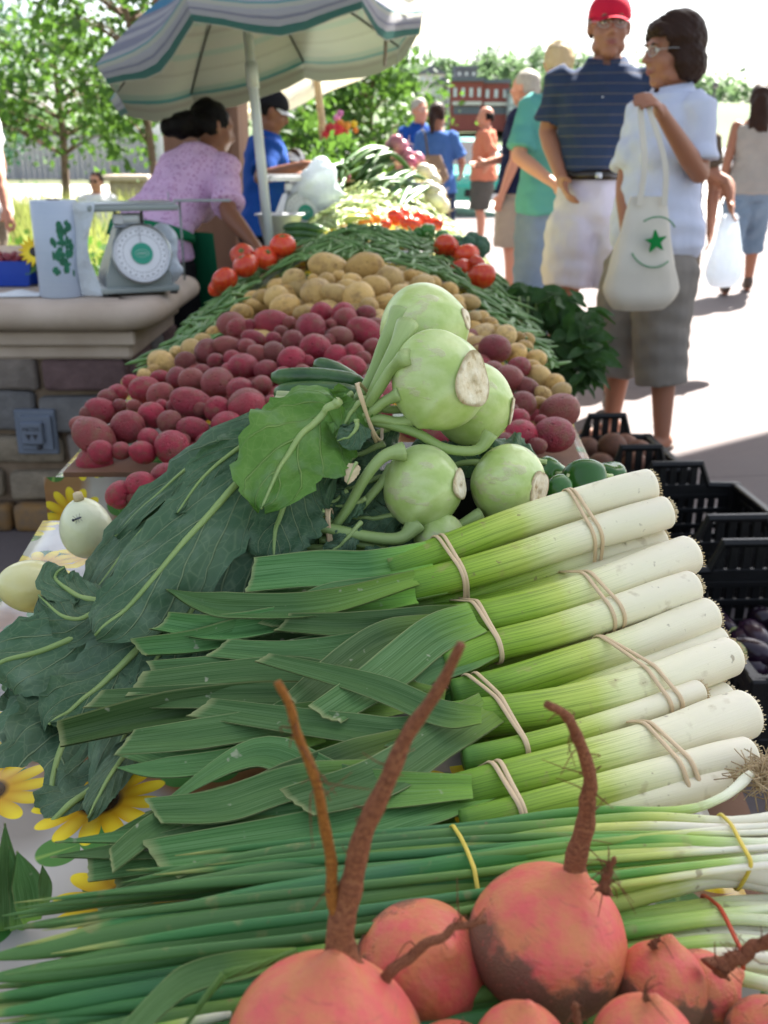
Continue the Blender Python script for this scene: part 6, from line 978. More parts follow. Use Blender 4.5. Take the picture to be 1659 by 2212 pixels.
    for i, sd in enumerate((-1, 1)):
        if sl <= 0: continue
        e = SH[i] + (EL[i] - SH[i]) * sl; flat(mb, [SH[i] + (-sd * .03, 0, .012), SH[i] + (sd * .006, 0, .002), SH[i] + (e - SH[i]) * .5, e], [.066, .07, .066, .07 + lo * .3]); mb.ell(W_(SH[i] + (-sd * .015, 0, .0)), np.array((.07, .068, .065)) * s, None, 2)
    wr = lambda V: fold * 1.7 * (.0045 * wob(V * np.array((1.0, 1.0, 1.5)), 3, 42, 6) + .0035 * wob(V @ rotm((0, 1, 0), .6), 8, 75, 5))
    link('shirt', remesh(mb, vox * .85, tm, 'shirt', 2, wr), root)
    bm_ = bottom['mat'] if not isinstance(bottom['mat'], str) else M[bottom['mat']]; bh = bottom.get('hem', .1); bl = bottom.get('loose', .02); mb = MB()
    loft(mb, [(.80, .155 * fat, .11 * fat, 0), (.88, .178 * fat + bl * .3, .128 * fat + bl * .3, -.004), (.97, .176 * fat, .126 * fat, 0), (bottom.get('waist', 1.03), .162 * fat, .118 * fat, .004)])
    for i, sd in enumerate((-1, 1)):
        path = [hips[i], knees[i], ank[i]]; L1 = .9 - knees[i][2] if not seat else 1
        def at(zz): return hips[i] + (knees[i] - hips[i]) * (.9 - zz) / (.9 - knees[i][2]) if zz >= knees[i][2] else knees[i] + (ank[i] - knees[i]) * (knees[i][2] - zz) / (knees[i][2] - ank[i][2])
        if seat: flat(mb, [hips[i], knees[i], ank[i]], [.1, .075, .06])
        else:
            zs = np.linspace(.93, bh, 9); flat(mb, [at(q) for q in zs], [np.interp(q, [.05, .3, .5, .75, .93], [.052, .066, .074, .096, .1]) + bl * (1 if q < .85 else .2) for q in zs], 1.0)
    link('trousers' if bh < .2 else ('capri_trousers' if bh < .4 else 'shorts'), remesh(mb, vox * .85, bm_, 'trousers', 2, wr), root)
    if belt: mb = MB(); A = []; loft(mb, [(belt - .019, .167 * fat + .014, .121 * fat + .016, .003), (belt + .019, .166 * fat + .014, .121 * fat + .016, .003)], 40); mb.build('belt', M['eye_dark'], root); mb = MB(); c = W_((0, .121 * fat + .02, belt)); mb.box(c, (.03, .006, .026), Mz, .003); mb.build('belt_buckle', M['steel'], root)
    if collar is not None:
        mb = MB(); A = []
        for a in np.linspace(R(100), R(440), 26):
            da = min(a - R(100), R(440) - a) / R(170); A.append([W_(bend((.074 * math.cos(a) * 1.0, -.018 + .072 * math.sin(a), 1.525 - .03 * (1 - da)))), W_(bend((.08 * math.cos(a), -.016 + .078 * math.sin(a), 1.53 - .035 * (1 - da)))), W_(bend((.102 * math.cos(a), -.014 + .1 * math.sin(a), 1.488 - .05 * (1 - da) ** 2)))])
        mb.grid(A); mb.build('collar', tm, root)
    for i in (0, 1):
        if seat or shoes is None: continue
        c = ank[i]; mt = shoemat or M['paper']; mb = MB(); 
        if shoes == 'flip':
            mb.prism([(.042 * math.cos(a) * (1 + .1 * math.sin(a)), .135 * math.sin(a)) for a in np.linspace(0, 6.28, 22)[:-1]], 0, .018, Mz * s, W_(c * (1, 1, 0) + (0, .06, .001))); mb.tube(spline([W_(c + (-.04, .06, -.055)), W_(c + (-.01, .1, -.03)), W_(c + (0, .15, -.045))], 8), .006, 6); mb.tube(spline([W_(c + (.04, .06, -.055)), W_(c + (.01, .1, -.03)), W_(c + (0, .15, -.045))], 8), .006, 6); mb.build('flip_flop', mt, root)
        else:
            mb.ell(W_(c + (0, .075, -.035)), np.array((.047, .125, .04)) * s, Mz, 3); mb.ell(W_(c + (0, -.015, -.015)), np.array((.044, .052, .055)) * s, Mz, 3); mb.cap(W_(c + (0, -.02, .0)), .046 * s, W_(c + (0, -.01, .04)), .042 * s); V = mb.V
            for v in V: v[:, 2] = np.maximum(v[:, 2], ps[2] + .004)
            so_ = link('shoe', remesh(mb, .012, mt, 'shoe', 2), root)
            if shoes == 'sneaker': mb = MB(); flat(mb, [c + (0, -.01, .015), c + (0, -.01, .085)], [.045, .043]); mb.build('sock', M['paper'], root)
    # ---- hair and headgear
    if hair:
        st, hm = hair; mb = MB(); r = np.random.RandomState(int(abs(x * 100)) + 3)
        if st in ('short', 'balding'):
            if st == 'short': he(mb, (0, -.02, .04), (.079, .094, .088))
            for sd in (-1, 1): he(mb, (sd * .064, -.035, .005), (.017, .045, .05))
            he(mb, (0, -.08, .0), (.06, .03, .06)); ft_ = (0, .07, -.04)
        elif st == 'bob': he(mb, (0, -.024, .044), (.094, .108, .10)); [he(mb, (sd * .072, -.03, -.03), (.03, .06, .07)) for sd in (-1, 1)]; he(mb, (0, -.085, -.035), (.07, .045, .075)); he(mb, (0, .055, .078), (.062, .04, .03)); [he(mb, (sd * .05, .045, .05), (.028, .035, .035)) for sd in (-1, 1)]
        else:
            he(mb, (0, -.02, .036), (.082, .098, .09)); [he(mb, (sd * .066, -.03, -.0), (.018, .05, .055)) for sd in (-1, 1)]; he(mb, (0, -.085, -.01), (.055, .03, .055))
            if st == 'ponytail': hcap(mb, (0, -.1, .0), .035, (0, -.125, -.06), .042); hcap(mb, (0, -.125, -.06), .042, (0.01, -.12, -.18), .02)
            if st == 'bun': he(mb, (0, -.15, -.03), (.062, .06, .055)); he(mb, (-.03, -.19, -.04), (.045, .04, .045)); he(mb, (.02, -.13, .0), (.04, .04, .035))
            if st == 'long': hcap(mb, (0, -.09, 0), .06, (.02, -.125, -.2), .055); hcap(mb, (-.04, -.09, -.05), .04, (-.06, -.11, -.26), .02); hcap(mb, (.05, -.09, -.05), .035, (.06, -.12, -.24), .018)
        V0 = np.concatenate(mb.V); inv = HM / 1.0
        me = remesh(mb, vox * .6 if detail else vox * .8, M[hm], 'hair', 2, lambda V: (.007 if st != 'bun' else .012) * wob(V * np.array((1, 1, .6)), 5, 95, 6) + .004 * wob(V, 9, 190, 5)); 
        if st in ('short', 'bob', 'ponytail', 'bun', 'long', 'balding'):   # keep the face clear
            n = len(me.vertices); V = np.zeros(n * 3, np.float32); me.vertices.foreach_get('co', V); V = V.reshape(-1, 3); L = ((V - W_(hc)) / s / hs) @ HM; m_ = (L[:, 1] > .052) & (L[:, 2] < .05) & (np.abs(L[:, 0]) < .07); L[m_, 1] = .045; V = (L @ HM.T) * s * hs + W_(hc); me.vertices.foreach_set('co', V.astype(np.float32).ravel()); me.update()
        link('hair', me, root)
    if cap:
        cm, vm, back = cap; sg = -1 if back else 1; mb = MB(); A = []
        for t in np.linspace(0, 1, 10):
            a = t * math.pi / 2; A.append([HW((.084 * math.cos(a) * math.cos(f), -.012 + .104 * math.cos(a) * math.sin(f), .038 + .088 * math.sin(a))) for f in np.linspace(0, 6.2832, 33)])
        A = [[HW((.085 * math.cos(f), -.012 + .105 * math.sin(f), .026)) for f in np.linspace(0, 6.2832, 33)]] + A; mb.grid(A); co_ = mb.build('cap', M[cm], root)
        mb = MB(); A = []
        for k in np.linspace(0, 1, 6): A.append([HW((.078 * math.sin(f) * (1 - .08 * k), sg * (.088 * math.cos(f) * (1 - .0 * k) - .012 * sg + .062 * k * math.cos(f * .75)), .036 - .016 * k - .018 * abs(math.sin(f)) ** 2 * 1.0)) for f in np.linspace(-1.25, 1.25, 17)])
        mb.grid(A); A2 = [[p + np.array((0, 0, .004)) for p in row] for row in A]; mb.grid(A2); mb.build('visor', M[vm], co_); mb = MB(); he(mb, (0, -.012, .127), (.008, .008, .004), 2); mb.build('cap_button', M[cm], co_)
    if glasses:
        mb = MB(); gl_ = MB()
        for sd in (-1, 1):
            c = np.array((sd * .031, .099, .006)); loop = [HW(c + (.024 * math.cos(a), -.012 * abs(math.cos(a)) ** 2 * (1 if sd * math.cos(a) > 0 else 0), .0165 * math.sin(a))) for a in np.linspace(0, 6.28, 21)[:-1]]; mb.tube(np.array(loop), .0014 * s, 6, closed=True); gl_.add(loop, [tuple(range(20))]); mb.tube([HW((sd * .055, .088, .01)), HW((sd * .078, .04, .012)), HW((sd * .08, -.01, .006))], .0014 * s, 6)
        mb.tube([HW((-.008, .1, .01)), HW((.008, .1, .01))], .0014 * s, 6); g = mb.build('glasses', M['steel'] if glasses == 'clear' else M['lens'], root); gl_.build('lens', M['clear_lens' if glasses == 'clear' else 'lens'], g)
    root_info = D(W=W_, HW=HW, bend=bend, SH=[W_(p) for p in SH], WR=[W_(p) for p in WR], EL=[W_(p) for p in EL], s=s, Mz=Mz, loft=loft); PEOPLE.append((root, root_info)); return root, root_info
PEOPLE = []
nm = fabric('navy_striped_knit', (.042, .066, .125), .95); t = nm.tc(); zz = nm.sep(t)[2]; ln = nm.step(nm.ma('ABSOLUTE', nm.ma('SUBTRACT', nm.ma('FRACT', nm.ma('MULTIPLY', zz, 23.)), .5)), .06, .035); nm.base(nm.mix(nm.ma('MULTIPLY', ln, .4), nm.mix(nm.noise(t, 300, 1), (.022, .034, .072), (.034, .052, .1)), (.22, .17, .11))); M['striped'] = nm.m
nm = fabric('pink_floral_cotton', (.6, .36, .6), .9); t = nm.tc(); nm.base(nm.mix(nm.step(nm.vor(t, 75), .32, .22), nm.mix(nm.noise(t, 20, 3), (.58, .36, .56), (.68, .46, .66)), nm.mix(nm.noise(t, 60, 2), (.38, .08, .22), (.24, .1, .3)))); M['floral'] = nm.m
nm = fabric('light_denim', (.14, .2, .28), .9, (.2, .27, .36)); M['denim'] = nm.m
M['lilac'] = fab('white_pique', (.56, .60, .74), .95, (.50, .54, .68)); M['cargo'] = fab('grey_cargo_cotton', (.235, .21, .185), .95, (.18, .165, .15)); M['white_cotton'] = fab('white_cotton', (.54, .51, .58), .95, (.47, .44, .51)); M['royal'] = fab('royal_blue_knit', (.012, .065, .30), .9); M['black_cloth'] = fab('black_cloth', (.012, .012, .014), .95); M['teal_cloth'] = fab('sea_green_cotton', (.10, .33, .30), .95); M['navy_cloth'] = fab('navy_cotton', (.014, .018, .05), .95); M['tan_cloth'] = fab('khaki_cotton', (.36, .29, .23), .95); M['coral'] = fab('coral_cotton', (.58, .2, .12), .95); M['grey_short'] = fab('grey_shorts_cloth', (.10, .095, .085), .95); M['blue_cloth'] = fab('mid_blue_cotton', (.06, .14, .38), .95); M['jeans'] = fab('dark_denim', (.022, .035, .075), .95); M['grey_top'] = fab('pale_grey_jersey', (.36, .34, .32), .95); M['brown_cloth'] = fab('brown_trousers', (.1, .075, .055), .95); M['green_cloth'] = fab('green_apron_cloth', (.01, .16, .07), .95); M['red_cap'] = fab('red_cap_cloth', (.55, .015, .045), .9); M['black_cap'] = fab('black_cap_cloth', (.012, .012, .015), .9); M['white_cap'] = fab('white_cap_cloth', (.7, .71, .74), .9); M['brown_leather'] = plain('brown_leather', (.06, .035, .022), .45); M['canvas'] = fab('cream_canvas_bag', (.62, .58, .50), .95, (.55, .52, .46), fold=.15)
pi = math.pi
# tall man in the red cap
X = lambda px, Y, zz=1.2: (px - W / 2) / FPX * ((Y * cp) + (CAMZ - zz) * sp)
mx, my = X(1290, 4.87, 1.0), 4.87
a = (P(1183, 285, 4.98), P(1212, 382, 4.80))
person('tall man in a red cap and navy striped polo, one hand in his shorts pocket', mx, my, 1.87, R(168), 'skin_tan', D(mat='striped', hem=1.065, sleeve=.8, loose=.026, tuck=False), D(mat='white_cotton', hem=.57, loose=.03, waist=1.06), ('short', 'hair_brown'), 'shoe', head=(R(8), R(-3), 0), arms=(None, a), vox=.0105, cap=('red_cap', 'red_cap', False), glasses='clear', detail=True, fat=1.0, shoemat=M['brown_leather'], belt=1.045, collar=True, feet=((-.13, -.02), (.14, .05)), fold=1.3)
ri = PEOPLE[-1]; rt, q = ri; mb = MB()
for zc in (1.40, 1.35, 1.30): mb.ell(q['W']((.006, .118 if zc < 1.36 else .105, zc)), (.006, .006, .006), None, 2)
mb.build('buttons', M['paper'], rt)
# woman with the tote bag
wx, wy = X(1432, 4.3, 1.2), 4.3
aR = (P(1352, 400, 4.12), P(1345, 470, 3.95)); aL = (P(1512, 372, 4.22), P(1428, 248, 3.98))
person('woman in a pale polo and grey cargo capris holding up a canvas tote bag', wx, wy, 1.70, R(128), 'skin_tan', D(mat='lilac', hem=.76, sleeve=.78, loose=.03), D(mat='cargo', hem=.30, loose=.04), ('bob', 'hair_brown'), 'flip', head=(R(-24), R(-2), 0), arms=(aL, aR) if False else (aR, aL) if False else None, vox=.0105, glasses='clear', detail=True, female=True, fat=1.14, shoemat=M['brown_leather'], collar=True, feet=((-.13, .03), (.15, -.06))) if False else None
def woman():
    # facing left and a little to the camera: her own left side is nearest the table's far side
    return person('woman in a pale polo and grey cargo capris holding up a canvas tote bag', wx, wy, 1.70, R(118), 'skin_tan', D(mat='lilac', hem=.77, sleeve=.8, loose=.03), D(mat='cargo', hem=.30, loose=.045), ('bob', 'hair_brown'), 'flip', head=(R(-12), R(-4), 0), arms=(aR_, aL_), palms=((.3, 1, 0), (0, .4, -1)), vox=.0105, glasses='clear', detail=True, female=True, fat=1.14, shoemat=M['brown_leather'], collar=True, feet=((-.17, .02), (.13, .05)), curl=1.1, hs=1.13)
aR_ = (P(1510, 375, 4.12), P(1432, 250, 3.92))                    # index 0 is her right arm (local -x)
aL_ = (P(1350, 400, 4.34), P(1352, 490, 4.22))
woman()
# others in the crowd
bx, by = X(1196, 6.0, 1.2), 6.0
person('person in a sea green shirt and jeans with pale hair, half behind the tall man', bx, by, 1.80, R(20), 'skin_fair', D(mat='teal_cloth', hem=.86, sleeve=.85, loose=.035), D(mat='denim', hem=.07, loose=.02), ('short', 'hair_blond'), 'shoe', head=(R(-20), R(-12), 0), arms=((P(1120, 338, 5.85), P(1196, 396, 5.6)), None), fat=1.0, female=True, hs=.96)
bx = X(1128, 8.4, 1.2); person('man in a navy shirt and khaki shorts seen from the side', bx, 8.4, 1.82, R(60), 'skin_red', D(mat='navy_cloth', hem=.88, sleeve=.8, loose=.03), D(mat='tan_cloth', hem=.48, loose=.05), ('short', 'hair_grey'), 'sneaker', fat=1.12, arms=(None, ((.22, .12, 1.16), (.0, .3, 1.1), 0)))
bx = X(1046, 14.0, 1.2); person('man in a coral shirt and grey shorts with his arms behind him', bx, 14.0, 1.80, R(78), 'skin_red', D(mat='coral', hem=.86, sleeve=.85, loose=.035), D(mat='grey_short', hem=.5, loose=.05), ('balding', 'hair_black'), 'sneaker', fat=1.12, arms=(((-.26, -.14, 1.16), (-.2, -.02, .95), 0), ((.24, -.1, 1.16), (.16, .02, .95), 0)))
bx = X(944, 10.8, 1.2); person('woman in a blue top with a brown ponytail, seen from behind', bx, 10.8, 1.70, R(-18), 'skin_tan', D(mat='blue_cloth', hem=.86, sleeve=.8, loose=.03), D(mat='jeans', hem=.08, loose=.02), ('ponytail', 'hair_brown'), 'shoe', female=True, fat=1.08, arms=(((-.25, .0, 1.15), (-.12, .22, 1.08), 0), ((.26, .04, 1.17), (.2, .25, 1.05), 0)), head=(R(-10), R(-10), 0)); wb = PEOPLE[-1]
bx = X(906, 11.6, 1.2); person('grey haired man in a blue polo and spectacles facing the market', bx, 11.6, 1.78, R(208), 'skin_red', D(mat='royal', hem=.88, sleeve=.75, loose=.03), D(mat='tan_cloth', hem=.08, loose=.02), ('short', 'hair_grey'), 'shoe', glasses='clear', fat=1.08, collar=True)
# vendors
vx, vy = X(320, 4.3, 1.0), 4.3
person('woman vendor in a pink floral blouse and green apron bending over the table', vx, vy, 1.60, R(-32), 'skin_brown', D(mat='floral', hem=.86, sleeve=.85, loose=.03), D(mat='black_cloth', hem=.08, loose=.03), ('bun', 'hair_black'), 'shoe', lean=(R(50), 0), head=(R(-30), R(0), 0), arms=((P(470, 505, 4.65), P(478, 545, 4.3)), (P(492, 440, 4.1), P(545, 520, 3.85))) if False else ((P(505, 455, 4.02), P(548, 525, 3.86)), (P(480, 500, 4.6), P(476, 545, 4.35))) if False else (None, (P(494, 462, 4.25), P(545, 522, 4.1))), female=True, fat=1.04, vox=.0125, shoemat=M['black_plastic'], fold=1.2)
rt, q = PEOPLE[-1]; mb = MB(); q['loft'](mb, [(.955, .218, .165, 0), (1.0, .212, .162, 0)], 36); mb.build('apron_strings', M['green_cloth'], rt)
mb = MB(); A = []
for k in np.linspace(0, 1, 9): A.append([q['W']((x_ * (1 + .1 * k), .178 + .02 * k + .006 * math.sin(x_ * 40 + k * 3) - .22 * abs(x_) ** 1.6 * 1.5, .98 - .48 * k)) for x_ in np.linspace(-.26, .26, 17)])
mb.grid(A); mb.build('apron', M['green_cloth'], rt)
mb = MB(); 
for sg in (-1, 1): mb.grid([[q['W']((.17 + sg * .03 * k + w_, -.1 - .04 * k, .97 - .3 * k)) for w_ in (-.02, .0, .03)] for k in np.linspace(0, 1, 6)])
mb.build('apron_tie', M['green_cloth'], rt)
vx, vy = X(562, 5.7, 1.1), 5.7
person('man vendor in a royal blue polo and black cap weighing produce', vx, vy, 1.53, R(-75), 'skin_brown', D(mat='royal', hem=.90, sleeve=.85, loose=.03), D(mat='black_cloth', hem=.08, loose=.03), ('short', 'hair_black'), 'shoe', lean=(R(8), 0), head=(R(-4), R(-18), 0), arms=(None, None) if False else ((P(600, 372, 5.85), P(645, 378, 5.6)), (P(562, 385, 5.4), P(650, 358, 5.2))), palms=((0, .2, -1), (0, .2, -1)), vox=.0125, cap=('black_cap', 'white_cap', False), collar=True, fat=1.06, shoemat=M['black_plastic'], curl=.7)
bx = X(640, 7.4, 1.1); person('child in a white baseball cap behind the far scale', bx, 7.4, 1.24, R(-20), 'skin_tan', D(mat='white_cap', hem=.86, sleeve=.7), D(mat='jeans', hem=.1), ('short', 'hair_brown'), 'sneaker', cap=('white_cap', 'white_cap', True))
bx = X(716, 7.6, 1.1); person('dark haired boy in a black shirt seen from behind by the wooden pole', bx, 7.6, 1.30, R(10), 'skin_tan', D(mat='black_cloth', hem=.86, sleeve=.7), D(mat='grey_short', hem=.45, loose=.04), ('short', 'hair_black'), 'sneaker')
bx = X(209, 13.5, .8); person('person in a white shirt and sunglasses sitting in the meadow grass', bx, 13.5, 1.70, R(200), 'skin_fair', D(mat='white_cap', hem=.88, sleeve=.6, loose=.03), D(mat='jeans', hem=.1), ('short', 'hair_brown'), None, glasses='dark', seat=True, z=-.70, head=(R(-30), 0, 0), detail=True, vox=.014)
bx = X(-42, 6.6, 1.1); person('person in a white shirt at the left edge, only one arm in view', bx, 6.6, 1.74, R(90), 'skin_red', D(mat='white_cap', hem=.82, sleeve=.5, loose=.03), D(mat='tan_cloth', hem=.1), ('short', 'hair_brown'), 'shoe', arms=((P(2, 395, 6.45), P(14, 450, 6.35)), None))
bx = X(1628, 9.3, 1.2); person('woman in a sleeveless grey top and rolled jeans with long dark hair, walking away', bx, 9.3, 1.78, R(-14), 'skin_tan', D(mat='grey_top', hem=.86, sleeve=0, loose=.022, neck=1.44), D(mat='denim', hem=.36, loose=.03), ('long', 'hair_brown'), 'shoe', female=True, fat=1.12, feet=((-.12, -.15), (.1, .22)), shoemat=M['brown_leather'])
bx = X(1458, 6.1, 1.0); person('person in brown trousers behind the woman with the tote, carrying a white plastic bag', bx, 6.1, 1.58, R(160), 'skin_tan', D(mat='brown_cloth', hem=.86, sleeve=.55, loose=.025), D(mat='brown_cloth', hem=.07, loose=.02), ('short', 'hair_brown'), 'shoe', shoemat=M['brown_leather'], arms=(None, (P(1572, 395, 6.0), P(1578, 440, 5.9)))); pb = PEOPLE[-1]

# bags that people hold ------------------------------------------
def bagmesh(name, label, cat, top_c, w_, h_, d_, yaw, mat, parent=None, seed=0, vox=.01, flare=.12, sag=.06):
    E = rz(yaw); t = thing(name, label, cat, top_c); mb = MB(); n = 28; A = []
    for k in np.linspace(0, 1, 22):
        ww = w_ / 2 * (.5 + (.5 + flare) * min(1, k * 1.25)) * (1 - .30 * max(0, (k - .8) / .2) ** 2); dd = d_ / 2 * (.25 + .75 * min(1, k * 1.6)) * (1 - .55 * max(0, (k - .86) / .14) ** 2); row = []
        for a in np.linspace(0, 2 * pi, n + 1): 
            f = 1 + .03 * math.sin(a * 5 + k * 7 + seed) + .02 * math.sin(a * 9 - k * 11); row.append(np.array((ww * np.sign(math.cos(a)) * abs(math.cos(a)) ** .6 * f, dd * math.sin(a) * f, -h_ * k - sag * (1 - math.cos(a) ** 2) * max(0, k - .8) * .4)) @ E.T + top_c)
        A.append(row)
    mb.grid(A); mb.add(A[-1][:n], [tuple(range(n))]); me = mb.mesh('bag', mat); 
    nV = len(me.vertices); V = np.zeros(nV * 3, np.float32); me.vertices.foreach_get('co', V); V = V.reshape(-1, 3); V += (.008 * wob(V, seed, 38)[:, None] * np.array([E @ np.array((0, -1, 0))])); me.vertices.foreach_set('co', V.astype(np.float32).ravel()); me.update(); link('bag', me, t); return t, E, A
tc_ = P(1400, 425, 3.86); tb, E, A = bagmesh('tote_bag', 'cream canvas tote bag with a green star hanging from the woman\'s hand', 'bag', tc_, .27, .41, .13, R(8), M['canvas'], seed=3, flare=.08)
hp = P(1392, 222, 3.88)
for sx, dyy in ((-.045, -.035), (.05, -.04)):
    mb = MB(); c = np.array([tc_ + E @ np.array((sx, dyy, -.03)), tc_ + E @ np.array((sx * .8, dyy * .8, .12)), hp + (sx * .35, -.02, -.03), hp + (0, 0, .012)]); c = spline(c, 16); Aq = [[p_ + E @ np.array((o, 0, 0)) for o in (-.011, .011)] for p_ in c]; mb.grid(Aq); mb.grid([[p_ + np.array((0, .002, 0)) for p_ in r_] for r_ in Aq]); mb.build('strap', M['canvas'], tb)
yf = tc_ + E @ np.array((0, -.083, 0)); mb = MB(); st = [(math.sin(i * pi / 5) * (.042 if i % 2 == 0 else .017), math.cos(i * pi / 5) * (.042 if i % 2 == 0 else .017)) for i in range(10)]; mb.prism(st, -.014, .004, E @ rotm((1, 0, 0), R(90)) @ rotm((0, 0, 1), R(8)), yf + E @ np.array((.012, 0, -.155))); mb.build('star_print', fab('star_green', (.01, .22, .05), .9), tb, False)
for r_, a0, a1 in ((.088, .6, 2.2), (.092, 3.6, 5.4)):
    mb = MB(); mb.tube([yf + E @ np.array((.012 + r_ * math.cos(a), .002 + .02 * abs(math.cos(a)) ** 2, -.155 + r_ * math.sin(a))) for a in np.linspace(a0, a1, 16)], .0032, 5); mb.build('print_arc', fab('arc_green', (.12, .3, .16), .9), tb)
tc2 = P(1578, 462, 5.85); t2, E2, A2 = bagmesh('plastic_bag', 'full white plastic carrier bag hanging beside the grey capris', 'bag', tc2, .20, .40, .13, R(20), M['bag_plastic'], seed=8); mb = MB(); mb.tube(spline([tc2 + (-.05, 0, -.02), pb[1]['WR'][1] + (0, 0, -.06), tc2 + (.05, 0, -.02)], 12), .006, 6); mb.build('handle', M['bag_plastic'], t2)
tc3 = P(935, 335, 10.45); t3, E3, A3 = bagmesh('shoulder_bag', 'brown leather shoulder bag on the back of the woman in blue', 'bag', tc3, .30, .26, .1, R(-10), plain('tan_leather', (.22, .14, .09), .5), seed=5); mb = MB(); mb.tube(spline([tc3 + (-.05, 0, 0), P(918, 290, 10.6), wb[1]['SH'][0] + (0, -.02, .07)], 14), .012, 6); mb.build('strap', M['brown_leather'], t3)
# ---------------------------------------------------------------- umbrellas
def umbrella(label, rim, apex_h, pole_base, pole_r, top, under, polemat, val=.11, stripes=True, nrib=True):
    rim = [np.asarray(p) for p in rim]; n = len(rim); c = np.mean(rim, 0); nn = np.zeros(3)
    for i in range(n): nn += np.cross(rim[i] - c, rim[(i + 1) % n] - c)
    nn = unit(nn); nn = nn if nn[2] > 0 else -nn; apex = c + nn * apex_h; t = thing('market_umbrella', label, 'umbrella', pole_base); mb = MB(); mu = MB()
    ns = 10; nw = 7
    for i in range(n):
        a, b = rim[i], rim[(i + 1) % n]; A = []; U = []
        for k in np.linspace(0, 1, ns):
            row = []; ur = []
            for u in np.linspace(0, 1, nw):
                e = a + (b - a) * u; e = e + (c - e) * .06 * math.sin(pi * u); p = apex + (e - apex) * k + nn * (.05 * math.sin(pi * k) - .03 * math.sin(pi * u) * k * math.sin(pi * min(1, k * 1.0) * .5)); row.append(p); ur.append((u, k))
            A.append(row); U.append(ur)
        e0 = np.array(A[-1]); out = np.array([unit(p - c) for p in e0])
        for k in (.5, 1.): A.append([p - nn * val * k * (.82 + .18 * math.sin(pi * u)) - o * .03 * k + np.array((0, 0, .008)) * math.sin(u * 9 + i) * k for p, o, u in zip(e0, out, np.linspace(0, 1, nw))]); U.append([(u, 1 + .13 * k) for u in np.linspace(0, 1, nw)])
        mb.grid(A, U); A3 = []
        for r_, row in enumerate(A): A3.append([p - nn * .004 - (unit(p - c) * .004 if r_ >= ns else 0) for p in row])
        mu.grid(A3, U)
    mb.build('canopy', top, t); mu.build('lining', under, t)
    if nrib:
        for p in rim: mb = MB(); mb.tube(spline([apex - nn * .02, apex + (p - apex) * .5 + nn * .03, p - nn * .006], 8), .005, 6); mb.build('rib', M['dark_metal'], t)
    mb = MB(); tp = apex; mb.tube([pole_base, pole_base + (tp - pole_base) * .5, tp], pole_r, 14); po = mb.build('pole', polemat, t); mb = MB(); m_ = pole_base + (tp - pole_base) * .62; d = unit(tp - pole_base); mb.tube([m_ - d * .05, m_ + d * .05], pole_r * 1.25, 14); mb.build('joint_sleeve', polemat, po); mb = MB(); mb.tube([apex - nn * .0, apex + nn * .05], np.array([.03, .012]), 10); mb.build('finial', polemat, t); return t
rim = [P(398, -12, 3.75), P(782, -38, 3.85), P(915, 24, 4.5), P(862, 98, 5.1), P(655, 130, 5.3), P(412, 200, 5.2), P(238, 215, 4.75), P(206, 140, 4.15)]
pbase = P(584, 500, 4.35); t = umbrella('striped teal and white market umbrella tilted over the vendors', rim, .36, np.array((pbase[0], pbase[1], .76)), .021, M['umb_top'], M['umb_under'], M['pole'], .095)
mb = MB(); q = P(1000 * .553 + 0, 340, 4.42); mb.tube([P(836, 38, 4.35), P(831, 140, 4.9)], .008, 6); mb.build('closing_strap', M['brown_leather'], t)
c = P(700, 105, 7.9); rim = []
for i in range(8): a = i / 8 * 2 * pi + .2; v = np.array((1.12 * math.cos(a), 1.12 * math.sin(a), 0)); rim.append(rotm((0, 1, 0), R(-23)) @ rotm((1, 0, 0), R(-6)) @ v + c)
q = P(746, 330, 7.9); umbrella('cream canvas umbrella on a wooden pole behind the striped one', rim, .3, np.array((q[0], q[1], .0)), .028, M['cream_canvas'], M['cream_canvas'], M['wood_pole'], .1)
